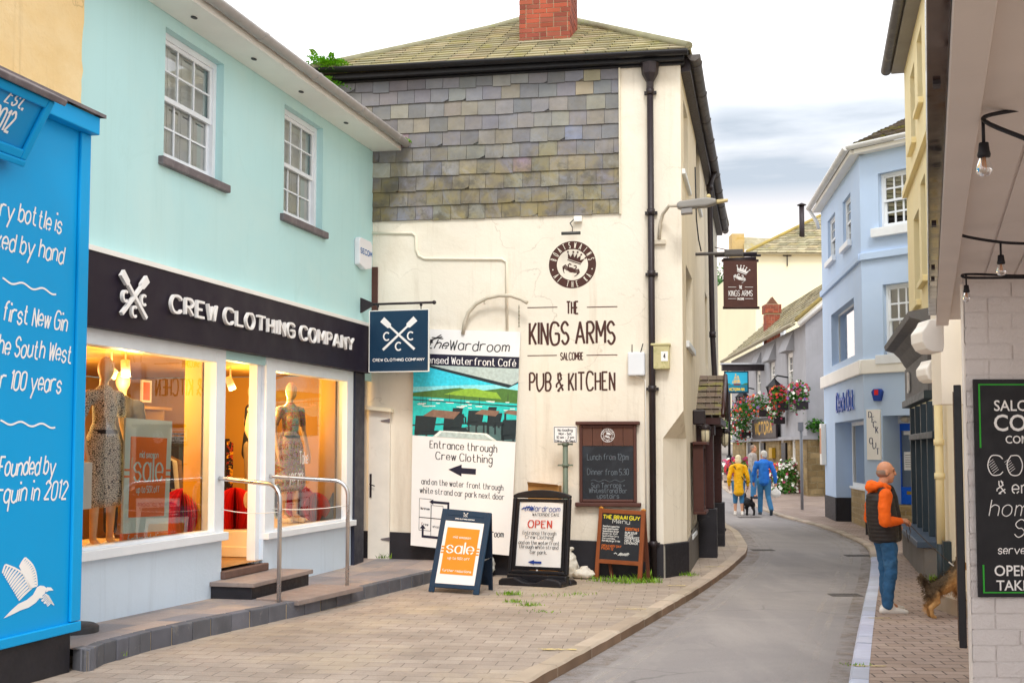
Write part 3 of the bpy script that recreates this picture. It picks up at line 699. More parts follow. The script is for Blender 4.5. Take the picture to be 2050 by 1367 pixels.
# ---------------------------------------------------------------- the clothes shop on the left
CW = wall((-3.95, 10.97), (-2.147, 18.08))
LEN = (V((-2.147, 18.08)) - V((-3.95, 10.97))).length
shop = thing('clothes_shop', 'mint green clothes shop with dark fascia and glowing display windows', 'shop', CW.P(LEN / 2, .2, 0))
aE = CW.uv(745, 600)[0]; bTop = CW.uv(745, 303)[1]; bFT = CW.uv(500, 588, .12)[1]; bFB = CW.uv(500, 706.5, .12)[1]
W1 = rect(CW, 332, 55, 445, 370); W1 = (W1[0], W1[1], CW.uv(388, 343)[1], CW.uv(388, 90)[1])
W2 = rect(CW, 570, 205, 645, 465); W2 = (W2[0], W2[1], CW.uv(607, 447)[1], CW.uv(607, 232)[1])
mb = MB(mMINT); wallgrid(mb, CW, -2.6, aE, bFB - .1, bTop + .25, [W1, W2], .2)
mb.box(CW, aE - .25, aE - .001, bFB, bTop + .25, -6, -.001); mb.box(CW, -2.6, aE - .26, bTop - .05, bTop + .25, -6, -.95)
mb.build('wall', shop)
for w_ in (W1, W2): sash(shop, CW, *w_, rec=.09, sill=(.1, .09), silld=.06, sillmat=mLEAD)
# eaves: soffit, barge board, gutter, roof
mb = MB(mWHITE); aR = aE + .12
mb.box(CW, -2.6, aR, bTop, bTop + .04, .002, .42); mb.box(CW, -2.6, aR, bTop + .0, bTop + .16, .421, .445)
mb.build('soffit', shop, bev=.004)
for px, py in ((385, 40), (505, 125), (600, 180), (690, 245)):
    a, b = CW.uv(px, py, .2); fr = Fr(CW.P(a, bTop - .002, .22), CW.u, CW.n, -V((0, 0, 1)))
    pts = [(.05 * math.cos(t * .524), .03 * math.sin(t * .524)) for t in range(12)]; v_ = MB(mIRON); v_.prism(fr, pts, 0, .006); v_.build('soffit_vent', shop)
mb = MB(mGREYGUT); gz = bTop + .12; gutter_run(mb, [CW.P(a, gz, .53) for a in (-2.6, 2, 5, aE + .22)], .075)
x = -.5
while x < aE + .2:
    for (p0, p1, r_) in ((-.04, .04, .083),): gutter_run(mb, [CW.P(x + p0, gz + .002, .53), CW.P(x + p1, gz + .002, .53)], r_)
    x += 1.5
mb.build('gutter', shop)
mb = MB(mROOF2); mb.col = (.6, .6, .65)
q = [CW.P(-2.6, bTop + .17, .5), CW.P(aE + .2, bTop + .17, .5), CW.P(aE + .2, bTop + 1.9, -3), CW.P(-2.6, bTop + 1.9, -3)]; mb.face(q)
mb.face([CW.P(-2.6, bTop + 1.9, -3), CW.P(aE + .2, bTop + 1.9, -3), CW.P(aE + .2, bTop + .2, -6.4), CW.P(-2.6, bTop + .2, -6.4)]); mb.build('roof', shop)
mb = MB(mFERN)
for k in range(14):
    p = CW.P(aE + .0 + rnd.uniform(-.35, .1), gz + .0, .53 + rnd.uniform(-.05, .05)); mb.col = shade((.5, .5, .3)); mb.ell(p, (.05, .05, .03), 6, 4)
mb.build('moss', shop)
# fascia with raised letters
mb = MB(mNAVY); aFE = CW.uv(741, 700, .12)[0]; mb.box(CW, -1.2, aFE, bFB, bFT, .0, .12); f_ = mb.build('fascia', shop, bev=.004)
mb = MB(mWHITE); mb.box(CW, -1.2, aE - .002, bFT + .001, bFT + .05, .0, .13); mb.build('cornice_strip', shop)
mb = MB(mLETTER)
aT0 = CW.uv(341, 610, .15)[0]; aT1 = CW.uv(706, 690, .15)[0]; bB = CW.uv(342, 629, .15)[1]; hh = CW.uv(342, 592, .15)[1] - bB
hh *= .86; bB += .03; stroke_text(mb, CW, 'CREW CLOTHING COMPANY', aT0, bB, hh, hh * .168, width=aT1 - aT0, c=.14, th=.035, sp=1.75)
mb.build('lettering', f_)
def oars(mb, fr, cx, cy, W, c, th=0, cs=True, wt=1.0):
    """crossed oars with three letters C; W = overall width"""
    s = W / 2
    for sgn in (-1, 1):
        p0 = V((-.86 * sgn, .74)); p1 = V((.82 * sgn, -.76)); d = (p1 - p0).normalized(); nrm = V((-d.y, d.x)); L = (p1 - p0).length
        prof = [(0, .155), (.5, .135), (.56, .06), (.60, .052 * wt), (L, .062 * wt)]
        q = [p0 + d * t + nrm * w for t, w in prof] + [p0 + d * t - nrm * w for t, w in prof[::-1]]
        q = [(cx + x * s, cy + y * s) for x, y in q]
        cc = c + (0 if sgn < 0 else .0015)
        if th: mb.prism(fr, q, cc, cc + th)
        else: mb.flat(fr, q if sgn > 0 else q[::-1], cc)
    if cs:
        for (x, y) in ((-.62, -.10), (.62, -.10), (0, -.60)):
            pts = [(cx + (x + .16 * math.cos(R(t))) * s, cy + (y + .19 * math.sin(R(t))) * s) for t in range(45, 316, 18)]
            mb.ribbon(fr, pts, .075 * s * wt, c, 1, th)
mb = MB(mLETTER); aL, bL = CW.uv(266, 592, .15); oars(mb, CW, aL, bL, .52, .145, .035, wt=1.15); mb.build('emblem', f_)
# shopfront: openings
bS = CW.uv(300, 1098)[1]; bS2 = CW.uv(610, 1063)[1]
a1, a2 = CW.uv(166, 900)[0], CW.uv(428, 900)[0]; aD0, aD1 = CW.uv(447, 900)[0], CW.uv(529, 900)[0]; a3, a4 = CW.uv(548, 900)[0], CW.uv(692, 900)[0]; aP = CW.uv(704, 900)[0]
mb = MB(mPALE)
def pavz(Y): return .25 - .12 * (Y - 10.97) / 7.11 + max(0, Y - 16.6) * .065
mb.box(CW, -.6, aD0, -.1, bS - .02, -.22, 0); mb.box(CW, aD1, aP, -.1, bS2 - .02, -.22, 0); mb.build('stall_riser', shop, bev=.006)
mb = MB(mWFRAME)
mb.box(CW, -.6, aD0 + .02, bS - .02, bS + .07, -.2, .075); mb.box(CW, aD1 - .0, aP + .03, bS2 - .02, bS2 + .06, -.2, .075); mb.build('window_sill', shop, bev=.006)
for (x0, x1, y0) in ((a1 - .1, aD0 - .0, bS + .07), (aD1, aP, bS2 + .06)):
    mb = MB(mWFRAME); wv = .075; y1 = bFB + .02
    xl = (.09 if x0 < 1 else CW.uv(548, 900)[0] - x0); xr = (x1 - a2 if x0 < 1 else x1 - a4)
    mb.box(CW, x0, x0 + xl, y0, y1, -.14, .02); mb.box(CW, x1 - xr, x1, y0, y1, -.14, .02); mb.box(CW, x0 + xl, x1 - xr, y1 - .17, y1, -.14, .018); mb.box(CW, x0 + xl, x1 - xr, y0, y0 + .03, -.14, .018)
    w_ = mb.build('shop_window', shop, bev=.005)
    g = MB(mGLASSS); g.face([CW.P(x0 + xl, y0 + .03, -.06), CW.P(x1 - xr, y0 + .03, -.06), CW.P(x1 - xr, y1 - .17, -.06), CW.P(x0 + xl, y1 - .17, -.06)]); g.build('glass', w_)
mb = MB(mWFRAME); mb.box(CW, aD0, aD1, bFB - .1, bFB + .02, -.14, -.02); mb.box(CW, aD1 - .11, aD1 - .001, .3, bFB - .1, -.16, -.05); mb.build('door_frame', shop, bev=.005)
mb = MB(mNAVYPIL); mb.box(CW, aP + .002, aFE - .02, 0, bFB - .001, -.2, .05); mb.build('pilaster', shop, bev=.006)
# entrance steps
mTHR = M('6a5148', .7, .25, 6, .3, 30, name='worn_threshold'); mSTEPT = M('8a7d78', .6, .1, 4, .2, 40, stains=(('a89a92', 3, .5, .7, .5),), name='stone_tread')
s0 = CW.uv(419, 1165, .0)[0]; s1 = CW.uv(546, 1137, .0)[0]; cS = .53; bSt = CW.uv(507, 1167, cS)[1]
mb = MB(mBLACKPL); mb.box(CW, s0 + .03, s1 - .04, -.05, bSt - .05, .001, cS - .03); st = mb.build('step', shop, bev=.01)
mb = MB(mSTEPT); mb.box(CW, s0, s1, bSt - .05, bSt, .001, cS + .01); mb.build('tread', st, bev=.008)
sl = [onz(*p, .235) for p in ((512, 1197), (597, 1202), (727, 1173), (627, 1168))]
mb = MB(mSTEPT); mb.raw([p for p in sl] + [p - V((0, 0, .05)) for p in sl], [(0, 1, 2, 3), (0, 4, 5, 1), (1, 5, 6, 2), (2, 6, 7, 3), (3, 7, 4, 0)]); mb.build('lower_step', shop, recalc=True, bev=.006)
mb = MB(mTHR); mb.box(CW, aD0 - .02, aD1 + .05, bSt + .002, bSt + .09, -.3, .06); mb.build('threshold', shop, bev=.012)
# interior room
mINW = M('b88a3a', .8, .04, 1, 0, 1, name='shop_interior_wall'); mINF = M('9a7345', .6, .2, 3, .1, 20, name='shop_floor'); mLITREVEAL = M('dca01e', .6, .05, 2, 0, 1, name='painted_lamplit_reveal')
fz = .52; cz = bFB - .02; cB = -4.2
mb = MB(mINW)
mb.face([CW.P(-.5, fz, cB), CW.P(aE - .3, fz, cB), CW.P(aE - .3, cz, cB), CW.P(-.5, cz, cB)])
mb.face([CW.P(-.5, fz, -.2), CW.P(-.5, fz, cB), CW.P(-.5, cz, cB), CW.P(-.5, cz, -.2)]); mb.face([CW.P(aE - .3, fz, cB), CW.P(aE - .3, fz, -.2), CW.P(aE - .3, cz, -.2), CW.P(aE - .3, cz, cB)])
mb.face([CW.P(-.5, cz + .01, -.15), CW.P(-.5, cz + .01, cB), CW.P(aE - .3, cz + .01, cB), CW.P(aE - .3, cz + .01, -.15)])
mb.m(mINF).face([CW.P(-.5, fz, .0), CW.P(aE - .3, fz, .0), CW.P(aE - .3, fz, cB), CW.P(-.5, fz, cB)])
mb.m(mLITREVEAL); mb.box(CW, a2 - .02, a2 + .10, fz + .01, cz, -.36, -.15)  # yellow lamp glow on the window reveal, painted in as its colour
mb.m(mINW); mb.box(CW, a4 - .04, a4 + .1, fz + .01, cz, -.4, -.15)
mb.build('interior_shell', shop)
def ceil_lamp(a, c, dirv):
    p = CW.P(a, cz - .22, c); o = thing('spotlight', 'white ceiling spotlight', 'spotlight', p + V((0, 0, .2)), 'spotlights inside the clothes shop')
    mb = MB(mWHITE); mb.tube([p + V((0, 0, .22)), p], .012, 6); d = V(dirv).normalized(); mb.tube([p - d * .09, p + d * .09], .05, 12); h = mb.build('lamp_head', o)
    e = MB(emit_mat('lamp_glow', 'ffdf9a', 18)); fr = Fr(p + d * .0915, d.orthogonal(), d.cross(d.orthogonal()), d); e.flat(fr, [(.042 * math.cos(t * .524), .042 * math.sin(t * .524)) for t in range(12)], 0); e.build('bulb', o)
    l = bpy.data.lights.new('shop_lamp', 'POINT'); l.energy = 30; l.color = (1, .63, .22); l.shadow_soft_size = .12; lo = bpy.data.objects.new('shop_lamp', l); COL.objects.link(lo); lo.location = p + d * .22
    return o
LP = [(2.0, -.8, (-.2, -.3, -.9), 'added spotlight that brightens the mint sale card'), (.9, -1.3, (.5, -.4, -.8), 'spotlight over the pair of mannequins in the first shop window'), (2.35, -1.2, (.6, -.5, -.6), 'bright spotlight at the right end of the first shop window'), (5.0, -1.1, (.4, -.3, -.8), 'spotlight right above the mannequin in the sparkling dress'), (5.75, -.9, (.2, -.6, -.7), 'spotlight beside the upper right corner of the second shop window'), (3.4, -2.4, (-.3, .5, -.8), 'spotlight over the shelves seen through the shop doorway')]  # first entry is an added lamp, kept out of sight, brightening the sale card
for a, c, d, lab in LP: ceil_lamp(a, c, CW.u * d[0] + CW.n * (-d[1]) * .6 + V((0, 0, d[2])))['label'] = lab
# displays seen through the glass
dz_ = bS - .01; mDARKI = M('4a3626', .7, .2, 3, 0, 1, name='dark_walnut_panel')
mb = MB(M('caa66a', .6, .1, 3, .05, 20, name='display_platform')); mb.box(CW, -.45, a2 + .05, fz + .005, dz_ - .004, -1.5, -.16); tag(mb.build('display_platform'), 'raised display platform inside the first shop window', 'platform')
mb = MB(M('efe0bc', .6, .05, 2, 0, 1, name='cream_platform')); mb.box(CW, a3 - .02, aE - .35, fz + .005, dz_ - .004, -1.5, -.16); mb.box(CW, a3 - .04, aE - .36, fz + .005, fz + .13, -1.52, -.159); tag(mb.build('display_platform', bev=.006), 'cream display platform inside the second shop window', 'platform')
mb = MB(mDARKI)
for (x0_, x1_, y0_, y1_, c_) in ((292, 318, 1060, 700, -3.6), (352, 425, 1060, 862, -3.4), (620, 700, 1040, 860, -3.2), (545, 600, 1040, 900, -3.3)): r_ = rect(CW, x0_, y0_, x1_, y1_, c=c_); mb = MB(mDARKI); mb.box(CW, r_[0], r_[1], fz + .01, r_[3], c_ - .3, c_); tag(mb.build('display_cabinet'), 'dark walnut cabinet at the back of the shop, %s' % {292: 'left of the oak shelf', 352: 'behind the dark tops', 620: 'at the right end', 545: 'behind the sparkling dress'}[x0_], 'cabinet')
mb = MB(M('e8e0d0', .6, .05, 3, 0, 1)); r_ = rect(CW, 640, 850, 690, 775, c=-2.9); mb.box(CW, *r_, -2.93, -2.9); tag(mb.build('wall_panel'), 'pale panel on the back wall behind the second window', 'panel')
mSKINM = M('d9b48c', .5, .06, 4, 0, 1, name='mannequin_flesh')
def crackle(name, c1, c2, scale, lo, hi):
    t = NT(name); k = t.n('ShaderNodeTexVoronoi'); k.feature = 'DISTANCE_TO_EDGE'; k.inputs['Scale'].default_value = scale; t.l(t.tc(), k.inputs['Vector'])
    return t.bsdf(t.mix(t.ramp(k.outputs[0], [(lo, 0.0), (hi, 1.0)]), lin(c1), lin(c2)), .8)
mDRESS = crackle('animal_print_cloth', '24222a', 'd8d2c4', 52, .06, .11)
def sequin():
    t = NT('sequin_cloth'); k = t.n('ShaderNodeTexVoronoi'); k.inputs['Scale'].default_value = 60; t.l(t.tc(), k.inputs['Vector'])
    c = t.mix(.55, k.outputs['Color'], lin('a87c50')); return t.bsdf(t.mix(.35, c, lin('55402e')), .45, .3)
def floral():
    t = NT('floral_cloth'); f = t.ramp(t.noise(14, 2), [(.52, 0.0), (.56, 1.0)]); g = t.ramp(t.noise(19, 2), [(.55, 0.0), (.58, 1.0)])
    return t.bsdf(t.mix(g, t.mix(f, lin('1d1a24'), lin('e8a41e')), lin('a8321c')), .8)
mSEQ, mFLOR = sequin(), floral()
mDARKC = M('1e1d22', .85, .2, 8, .1, 40, name='dark_cloth'); mPANT = M('8c7656', .85, .2, 8, .1, 40, name='khaki_cloth'); mSTRIPE = M('d8d0ba', .85, .1, 8, 0, 1, name='cream_cloth')
def mannequin(a, c, ang, z, label, dress, height=1.78, skirt=True, pants=None):
    o = thing('mannequin', label, 'mannequin', CW.P(a, z, c), None); k = height / 1.78
    u = CW.u * math.cos(ang) + CW.n * math.sin(ang); n = CW.n * math.cos(ang) - CW.u * math.sin(ang); O = CW.P(a, z, c); Z = V((0, 0, 1))
    def p(x, y, zz): return O + u * (x * k) + n * (y * k) + Z * (zz * k)
    b = Body()
    b.ell(p(0, .02, 1.66), (.075 * k, .085 * k, .115 * k)); b.chain([(p(0, 0, 1.58), .045), (p(0, -.01, 1.48), .048)])
    b.chain([(p(0, 0, 1.42), .08), (p(0, 0, 1.3), .11), (p(0, 0, 1.1), .09), (p(0, 0, .95), .12)]); b.chain([(p(-.16, 0, 1.42), .05), (p(.16, 0, 1.42), .05)])
    for s in (-1, 1):
        b.chain([(p(.18 * s, 0, 1.42), .045), (p(.225 * s, -.02, 1.16), .037), (p(.235 * s, .06, .92), .028), (p(.235 * s, .09, .84), .03), (p(.23 * s, .11, .74), .014)])
        b.chain([(p(.085 * s, 0, .95), .085), (p(.09 * s, .02, .52), .055), (p(.09 * s, 0, .1), .035), (p(.1 * s, .12, .04), .035)])
    b.done('body', mSKINM, o, .014)
    g = Body(); g.chain([(p(0, 0, 1.43), .10), (p(0, .02, 1.3), .13), (p(0, 0, 1.1), .105)]); g.chain([(p(-.15, 0, 1.41), .065), (p(.15, 0, 1.41), .065)])
    for s in (-1, 1): g.chain([(p(.17 * s, 0, 1.41), .06), (p(.21 * s, -.015, 1.24 if skirt else 1.16), .05)] + ([] if skirt else [(p(.235 * s, .05, .95), .04)]))
    if skirt:
        for x in (-.06, 0, .06): g.chain([(p(x * .6, 0, 1.1), .10), (p(x, 0, .95), .135), (p(x * 1.9, 0, .5), .13)])
    else: g.chain([(p(0, 0, 1.1), .115), (p(0, 0, .88), .14)])
    g.done('dress' if skirt else 'jacket', dress, o, .018, 8)
    if skirt:
        bm = MB(mDARKC); fr = Fr(p(0, 0, 1.08), u, Z, n); bm.lathe(fr, [(.128 * k, -.02), (.131 * k, .02)], 20); bm.build('belt', o)
    if pants:
        g = Body()
        for s in (-1, 1): g.chain([(p(.085 * s, 0, .95), .1), (p(.095 * s, .02, .5), .085), (p(.095 * s, 0, .12), .075)])
        g.done('trousers', pants, o, .02, 6)
    sh = Body()
    for s in (-1, 1): sh.chain([(p(.09 * s, -.04, .045), .045), (p(.1 * s, .16, .035), .04)])
    sh.done('shoes', M('e8e4da', .5, .05, 4, 0, 1), o, .016, 4)
    return o
mannequin(CW.uv(206, 900, -.42)[0], -.42, .35, dz_, 'mannequin in the black and white animal print dress behind the first window', mDRESS, 1.95)
mannequin(CW.uv(243, 900, -1.0)[0], -1.0, .9, dz_, 'mannequin behind the animal print one in a dark top with a cream stripe', mDARKC, 1.9, False, mDARKC)
mannequin(CW.uv(580, 900, -.55)[0], -.55, .5, dz_, 'mannequin in the sparkling long sleeved dress behind the second window', mSEQ, 1.95)
mannequin(CW.uv(503, 900, -1.2)[0], -1.2, -.3, dz_, 'mannequin in a black jacket and khaki trousers inside the doorway', mDARKC, 1.95, False, mPANT)
# sale poster on a card behind the first window
q = [CW.P(*CW.uv(*p, -.22), -.22) for p in ((252, 836), (345, 843), (335, 1092), (244, 1100))]
SP_ = Quad(*q); po = thing('sale_poster', 'mint card with an orange sale panel standing behind the first shop window', 'poster', SP_.P(SP_.W / 2, 0, 0))
W_, H_ = SP_.W, SP_.H
mb = MB(mPALEMINT); mb.box(SP_, 0, W_, .12 * H_, H_, -.02, 0); mb.build('card', po)
mb = MB(mRUST); mb.box(SP_, .11 * W_, .89 * W_, .24 * H_, .86 * H_, .001, .004); mb.box(SP_, -.02 * W_, 1.0 * W_, 0, .12 * H_, -.02, .003)
for y in (.545, .595): mb.box(SP_, 0, .11 * W_, y * H_, (y + .016) * H_, .001, .003); mb.box(SP_, .89 * W_, W_, y * H_, (y + .016) * H_, .001, .003)
mb.build('orange_panel', po)
mb = MB(mPALEMINT)
stroke_text(mb, SP_, 'sale', .5 * W_, .52 * H_, .20 * W_ * 1.5, .035, width=.62 * W_, c=.006, align='c', contrast=.35, serif=.35)
for (t_, y, h_, wd) in (('mid season', .70, .05, .4), ('up to 50% off', .43, .05, .5), ('further reductions', .035, .075, .8)): stroke_text(mb, SP_, t_, .5 * W_, y * H_, h_ * W_ * 1.4, .010, width=wd * W_, c=.006, align='c')
mb.build('lettering', po)
# red paper fan decorations
mRED = M('f0281a', .75, .08, 4, .05, 20, attr=True, name='red_honeycomb_paper')
def paper_fan(px, py, c, r, label, h=1.0):
    a, b = CW.uv(px, py, c); O = CW.P(a, b, c); o = thing('paper_heart', label, 'decoration', O - V((0, 0, r * h)), 'red paper decorations in the shop windows'); mb = MB(mRED); N = 26
    for k in range(N):
        th = math.pi * k / N; d = CW.u * math.cos(th) + CW.n * math.sin(th); pts = []
        for sgn in (1, -1):
            for j in range(13):
                t = -math.pi / 2 + math.pi * j / 12; tt = t * sgn
                pts.append(O + d * (sgn * r * math.cos(tt) * (1 - .12 * abs(math.sin(tt)))) + V((0, 0, r * h * math.sin(tt))))
        mb.col = shade((1, 1, 1), .8, 1.1); mb.face(pts)
    mb.build('paper_leaves', o); c_ = MB(mWHITE); c_.tube([O - V((0, 0, r * h)), O - V((0, 0, r * h + .03))], .05, 10); c_.build('base', o)
paper_fan(366, 1030, -.42, .30, 'red paper heart partly hidden by the sale poster in the first window')
paper_fan(470, 1022, -.75, .30, 'red paper heart on the cream plinth nearest the shop door, with a hat on it')
paper_fan(505, 1022, -1.1, .30, 'red paper heart at the back of the cream plinth in the doorway')
paper_fan(600, 1005, -.55, .24, 'taller red paper heart beside the sparkling dress')
paper_fan(632, 1015, -.3, .21, 'small red paper heart in front of the blue denim poster')
mb = MB(M('d9b27c', .7, .1, 5, .1, 30, name='straw')); a, b = CW.uv(497, 1000, -.42); O = CW.P(a, b, -.42); fr = Fr(O, CW.u, CW.n, V((0, 0, 1))); mb.lathe(Fr(O, CW.u, CW.n, V((0, 0, 1)) * -1), [(.11, -.01), (.11, 0), (.055, .01), (.05, .05), (.0, .06)], 18); tag(mb.build('straw_hat'), 'small straw hat hung on the red paper heart in the doorway', 'hat')
# back wall fittings: shelf units, clothes rails, bags, pictures
mSHELF = M('caa15e', .6, .1, 3, .05, 20, name='oak_shelf')
def on_wall(px, py, c): return CW.uv(px, py, c)
def shelf(x0, x1, y, label):
    a0, b0 = CW.uv(x0, y, -2.6); a1_, _ = CW.uv(x1, y, -2.6); mb = MB(mSHELF); mb.box(CW, a0, a1_, b0 - .04, b0, -3.0, -2.6); mb.box(CW, a0 + .05, a0 + .08, b0 - .2, b0 - .04, -3.0, -2.7); mb.box(CW, a1_ - .08, a1_ - .05, b0 - .2, b0 - .04, -3.0, -2.7)
    tag(mb.build('wall_shelf'), label, 'shelf')
shelf(283, 345, 812, 'oak shelf with a small framed print seen through the first window'); shelf(445, 512, 818, 'oak shelf with the brown bag seen through the doorway')
mb = MB(M('6b3418', .5, .15, 5, .1, 30, name='brown_leather')); r_ = rect(CW, 458, 815, 492, 786, c=-2.7); mb.box(CW, r_[0], r_[1], r_[2] + .01, r_[3], -2.85, -2.65); mb.tube([CW.P(r_[0] + .1, r_[3], -2.7), CW.P((r_[0] + r_[1]) / 2, r_[3] + .09, -2.7), CW.P(r_[1] - .1, r_[3], -2.7)], .012, 6); tag(mb.build('leather_bag', bev=.03), 'brown leather bag on the shelf seen through the doorway', 'bag')
mb = MB(mWHITE); r_ = rect(CW, 284, 806, 304, 762, c=-2.65); ring(mb, CW, r_[0], r_[1], r_[2] + .01, r_[3], .03, -2.68, -2.65); mb.m(mRUST); mb.box(CW, r_[0] + .03, r_[1] - .03, r_[2] + .04, r_[3] - .03, -2.68, -2.66); tag(mb.build('framed_print'), 'small framed orange print on the oak shelf', 'picture')
def rail(x0, x1, y, n, cols, label):
    a0, b0 = CW.uv(x0, y, -2.2); a1_, _ = CW.uv(x1, y, -2.2); mb = MB(mIRON); mb.tube([CW.P(a0, b0, -2.2), CW.P(a1_, b0, -2.2)], .015, 8); mb.tube([CW.P(a0, b0, -2.2), CW.P(a0, fz + .02, -2.2)], .015, 8); mb.tube([CW.P(a1_, b0, -2.2), CW.P(a1_, fz + .02, -2.2)], .015, 8)
    o = thing('clothes_rail', label, 'clothes rail', CW.P((a0 + a1_) / 2, fz, -2.2)); mb.build('rail', o)
    for k in range(n):
        x = a0 + (a1_ - a0) * (k + .5) / n; g = MB(cols[k % len(cols)]); w_ = .04
        pr = [(-.02, b0 - .03), (-.2, b0 - .12), (-.24, b0 - .5), (-.19, b0 - .5), (-.2, b0 - .95), (.2, b0 - .95), (.19, b0 - .5), (.24, b0 - .5), (.2, b0 - .12), (.02, b0 - .03)]
        g.prism(Fr(CW.P(x, 0, -2.2), CW.n * math.cos(.5) + CW.u * math.sin(.5), V((0, 0, 1)), CW.u * math.cos(.5) - CW.n * math.sin(.5)), pr, -w_, w_); g.build('garment', o)
rail(335, 405, 868, 7, [mDARKC, M('2a2c33', .85), M('33302c', .85)], 'clothes rail of dark tops behind the sale poster')
rail(452, 492, 880, 3, [mFLOR, mDARKC], 'clothes rail with a dark yellow-flowered dress in the doorway')
rail(640, 690, 850, 4, [M('3d4a5a', .8), M('6d4c33', .8)], 'clothes rail at the right end of the second window')
rail(300, 348, 905, 5, [M('7a5a34', .85), mDARKC, M('c9c0aa', .85)], 'clothes rail of brown and cream tops left of the sale card')
rail(566, 610, 900, 4, [mFLOR, M('8a6a2a', .85)], 'clothes rail of yellow patterned tops behind the sparkling dress'); rail(612, 642, 880, 3, [M('2f3d52', .85), mDARKC], 'short clothes rail of navy tops left of the pale wall panel')
# blue denim poster and oval sign
q = [CW.P(*CW.uv(*p, -.16), -.16) for p in ((689, 938), (690, 938), (690, 1040), (640, 1046))]
mb = MB(mPETROL); mb.face(q); mb.face([p - CW.n * .012 for p in q[::-1]]); mo = mb.build('denim_poster'); tag(mo, 'blue slanted poster about denim in the corner of the second window', 'poster')
mb = MB(mLETTER); fr = Fr(CW.P(0, 0, -.155), CW.u, V((0, 0, 1)), CW.n)
for t_, y, x in (('YOUR DENIM', 1000, 689), ('THROUGH', 985, 689), ('\u00a35', 1014, 689)):
    a, b = CW.uv(x, y, -.155); stroke_text(mb, CW, t_, a - .02, b, .045, .008, xs=.6, c=-.155, align='r')
mb.build('lettering', mo)
a, b = CW.uv(556, 1003, -.14); mb = MB(mPALEMINT); el = [(a + .115 * math.cos(t * .2618), b + .22 * math.sin(t * .2618)) for t in range(24)]; mb.prism(CW, el, -.16, -.14); mo = mb.build('oval_sign'); tag(mo, 'oval petrol blue sign with pale rim in the left corner of the second window', 'sign')
mb = MB(mPETROL); mb.flat(CW, [(a + .095 * math.cos(t * .2618), b + .195 * math.sin(t * .2618)) for t in range(24)], -.137); mb.build('face', mo)
mb = MB(mLETTER); stroke_text(mb, CW, '3', a, b - .03, .11, .014, width=.05, c=-.134, align='c'); stroke_text(mb, CW, 'Take', CW.uv(600, 930, -.05)[0], CW.uv(600, 928, -.05)[1], .16, .016, c=-.054, xs=.6); stroke_text(mb, CW, 'your pick', CW.uv(580, 960, -.05)[0], CW.uv(580, 962, -.05)[1], .14, .014, c=-.054, xs=.55); mb.build('window_lettering', shop)
# white lamp shade and notched card at the left end of the first window
a, b = CW.uv(172, 972, -.12); mb = MB(mWHITE); mb.box(CW, a - .14, a + .10, b - .22, b + .22, -.4, -.12); mb.tube([CW.P(a - .02, b - .22, -.26), CW.P(a - .02, fz + .25, -.26)], .02, 8); tag(mb.build('display_lamp', bev=.01), 'white square lamp shade at the left end of the first window', 'lamp')
# alarm box
mb = MB(M('e9e9ee', .4, .03, 2, 0, 1)); r_ = rect(CW, 708, 531, 735, 486); am = (r_[0] + r_[1]) / 2; wd = (r_[1] - r_[0])
mb.prism(CW, [(r_[0] + .02, r_[2] + .02), (am, r_[2] - .03), (r_[1] - .02, r_[2] + .02), (r_[1], r_[3] - .05), (r_[1] - .06, r_[3]), (r_[0] + .06, r_[3]), (r_[0], r_[3] - .05)], .0, .09); al = mb.build('alarm_box', bev=.015); tag(al, 'white alarm box high on the mint wall above the shop corner', 'alarm')
mb = MB(M('2f6fb5', .5, 0, 1, 0, 1)); stroke_text(mb, CW, 'SECOM', am, (r_[2] + r_[3]) / 2 - .02, .07, .016, width=wd * .85, c=.094, align='c'); mb.build('lettering', al)
# handrails
def handrail(px_w, py_w, bend, foot, label, cord):
    f = onz(*foot, .21); n = -CW.n; d_w = (f - CW.o).dot(CW.n); a_f = (f - CW.o).dot(CW.u); bw = CW.uv(px_w, py_w, .03)[1]; aw = CW.uv(px_w, py_w, .03)[0]
    Wp = CW.P(aw, bw, .0); top = CW.P(a_f, bw - .08, d_w); pts = [Wp]
    o = thing('handrail', label, 'handrail', f); S = V((f.x, f.y, f.z))
    hz = onz(*bend, 0); k = 9; T = V((f.x, f.y, bw - .06)); r = .17; d = (T - Wp).normalized()
    pts = [Wp, Wp + (T - Wp) * .06 + V((0, 0, .0)), T - d * r]
    for j in range(1, 8):
        a = math.pi / 2 * j / 8; pts.append(T - d * r + d * (r * math.sin(a)) - V((0, 0, r * (1 - math.cos(a)))))
    pts += [T - V((0, 0, r)), V((f.x, f.y, .16))]
    mb = MB(mSTEEL); mb.tube(pts, .024, 12); mb.build('rail', o)
    mb = MB(mSTEEL); mb.lathe(Fr(Wp, CW.u, CW.n, V((0, 0, 1))), [(.045, 0), (.045, .012), (.0, .013)], 12); mb.build('wall_flange', o)
    c0 = CW.P(*CW.uv(*cord[0], .02), .02); c1 = V((f.x, f.y, T.z - r - .12)); mb = MB(mWHITE); mb.tube([c0 + (c1 - c0) * t - V((0, 0, .03 * math.sin(math.pi * t))) for t in (0, .25, .5, .75, 1)], .005, 5); mb.build('cord', o)
handrail(441, 957, (560, 990), (558, 1206), 'steel handrail left of the shop steps, nearer the blue shopfront', ((443, 1019),))
handrail(541, 953, (695, 990), (695, 1171), 'steel handrail right of the shop steps, in front of the second window', ((545, 1018),))
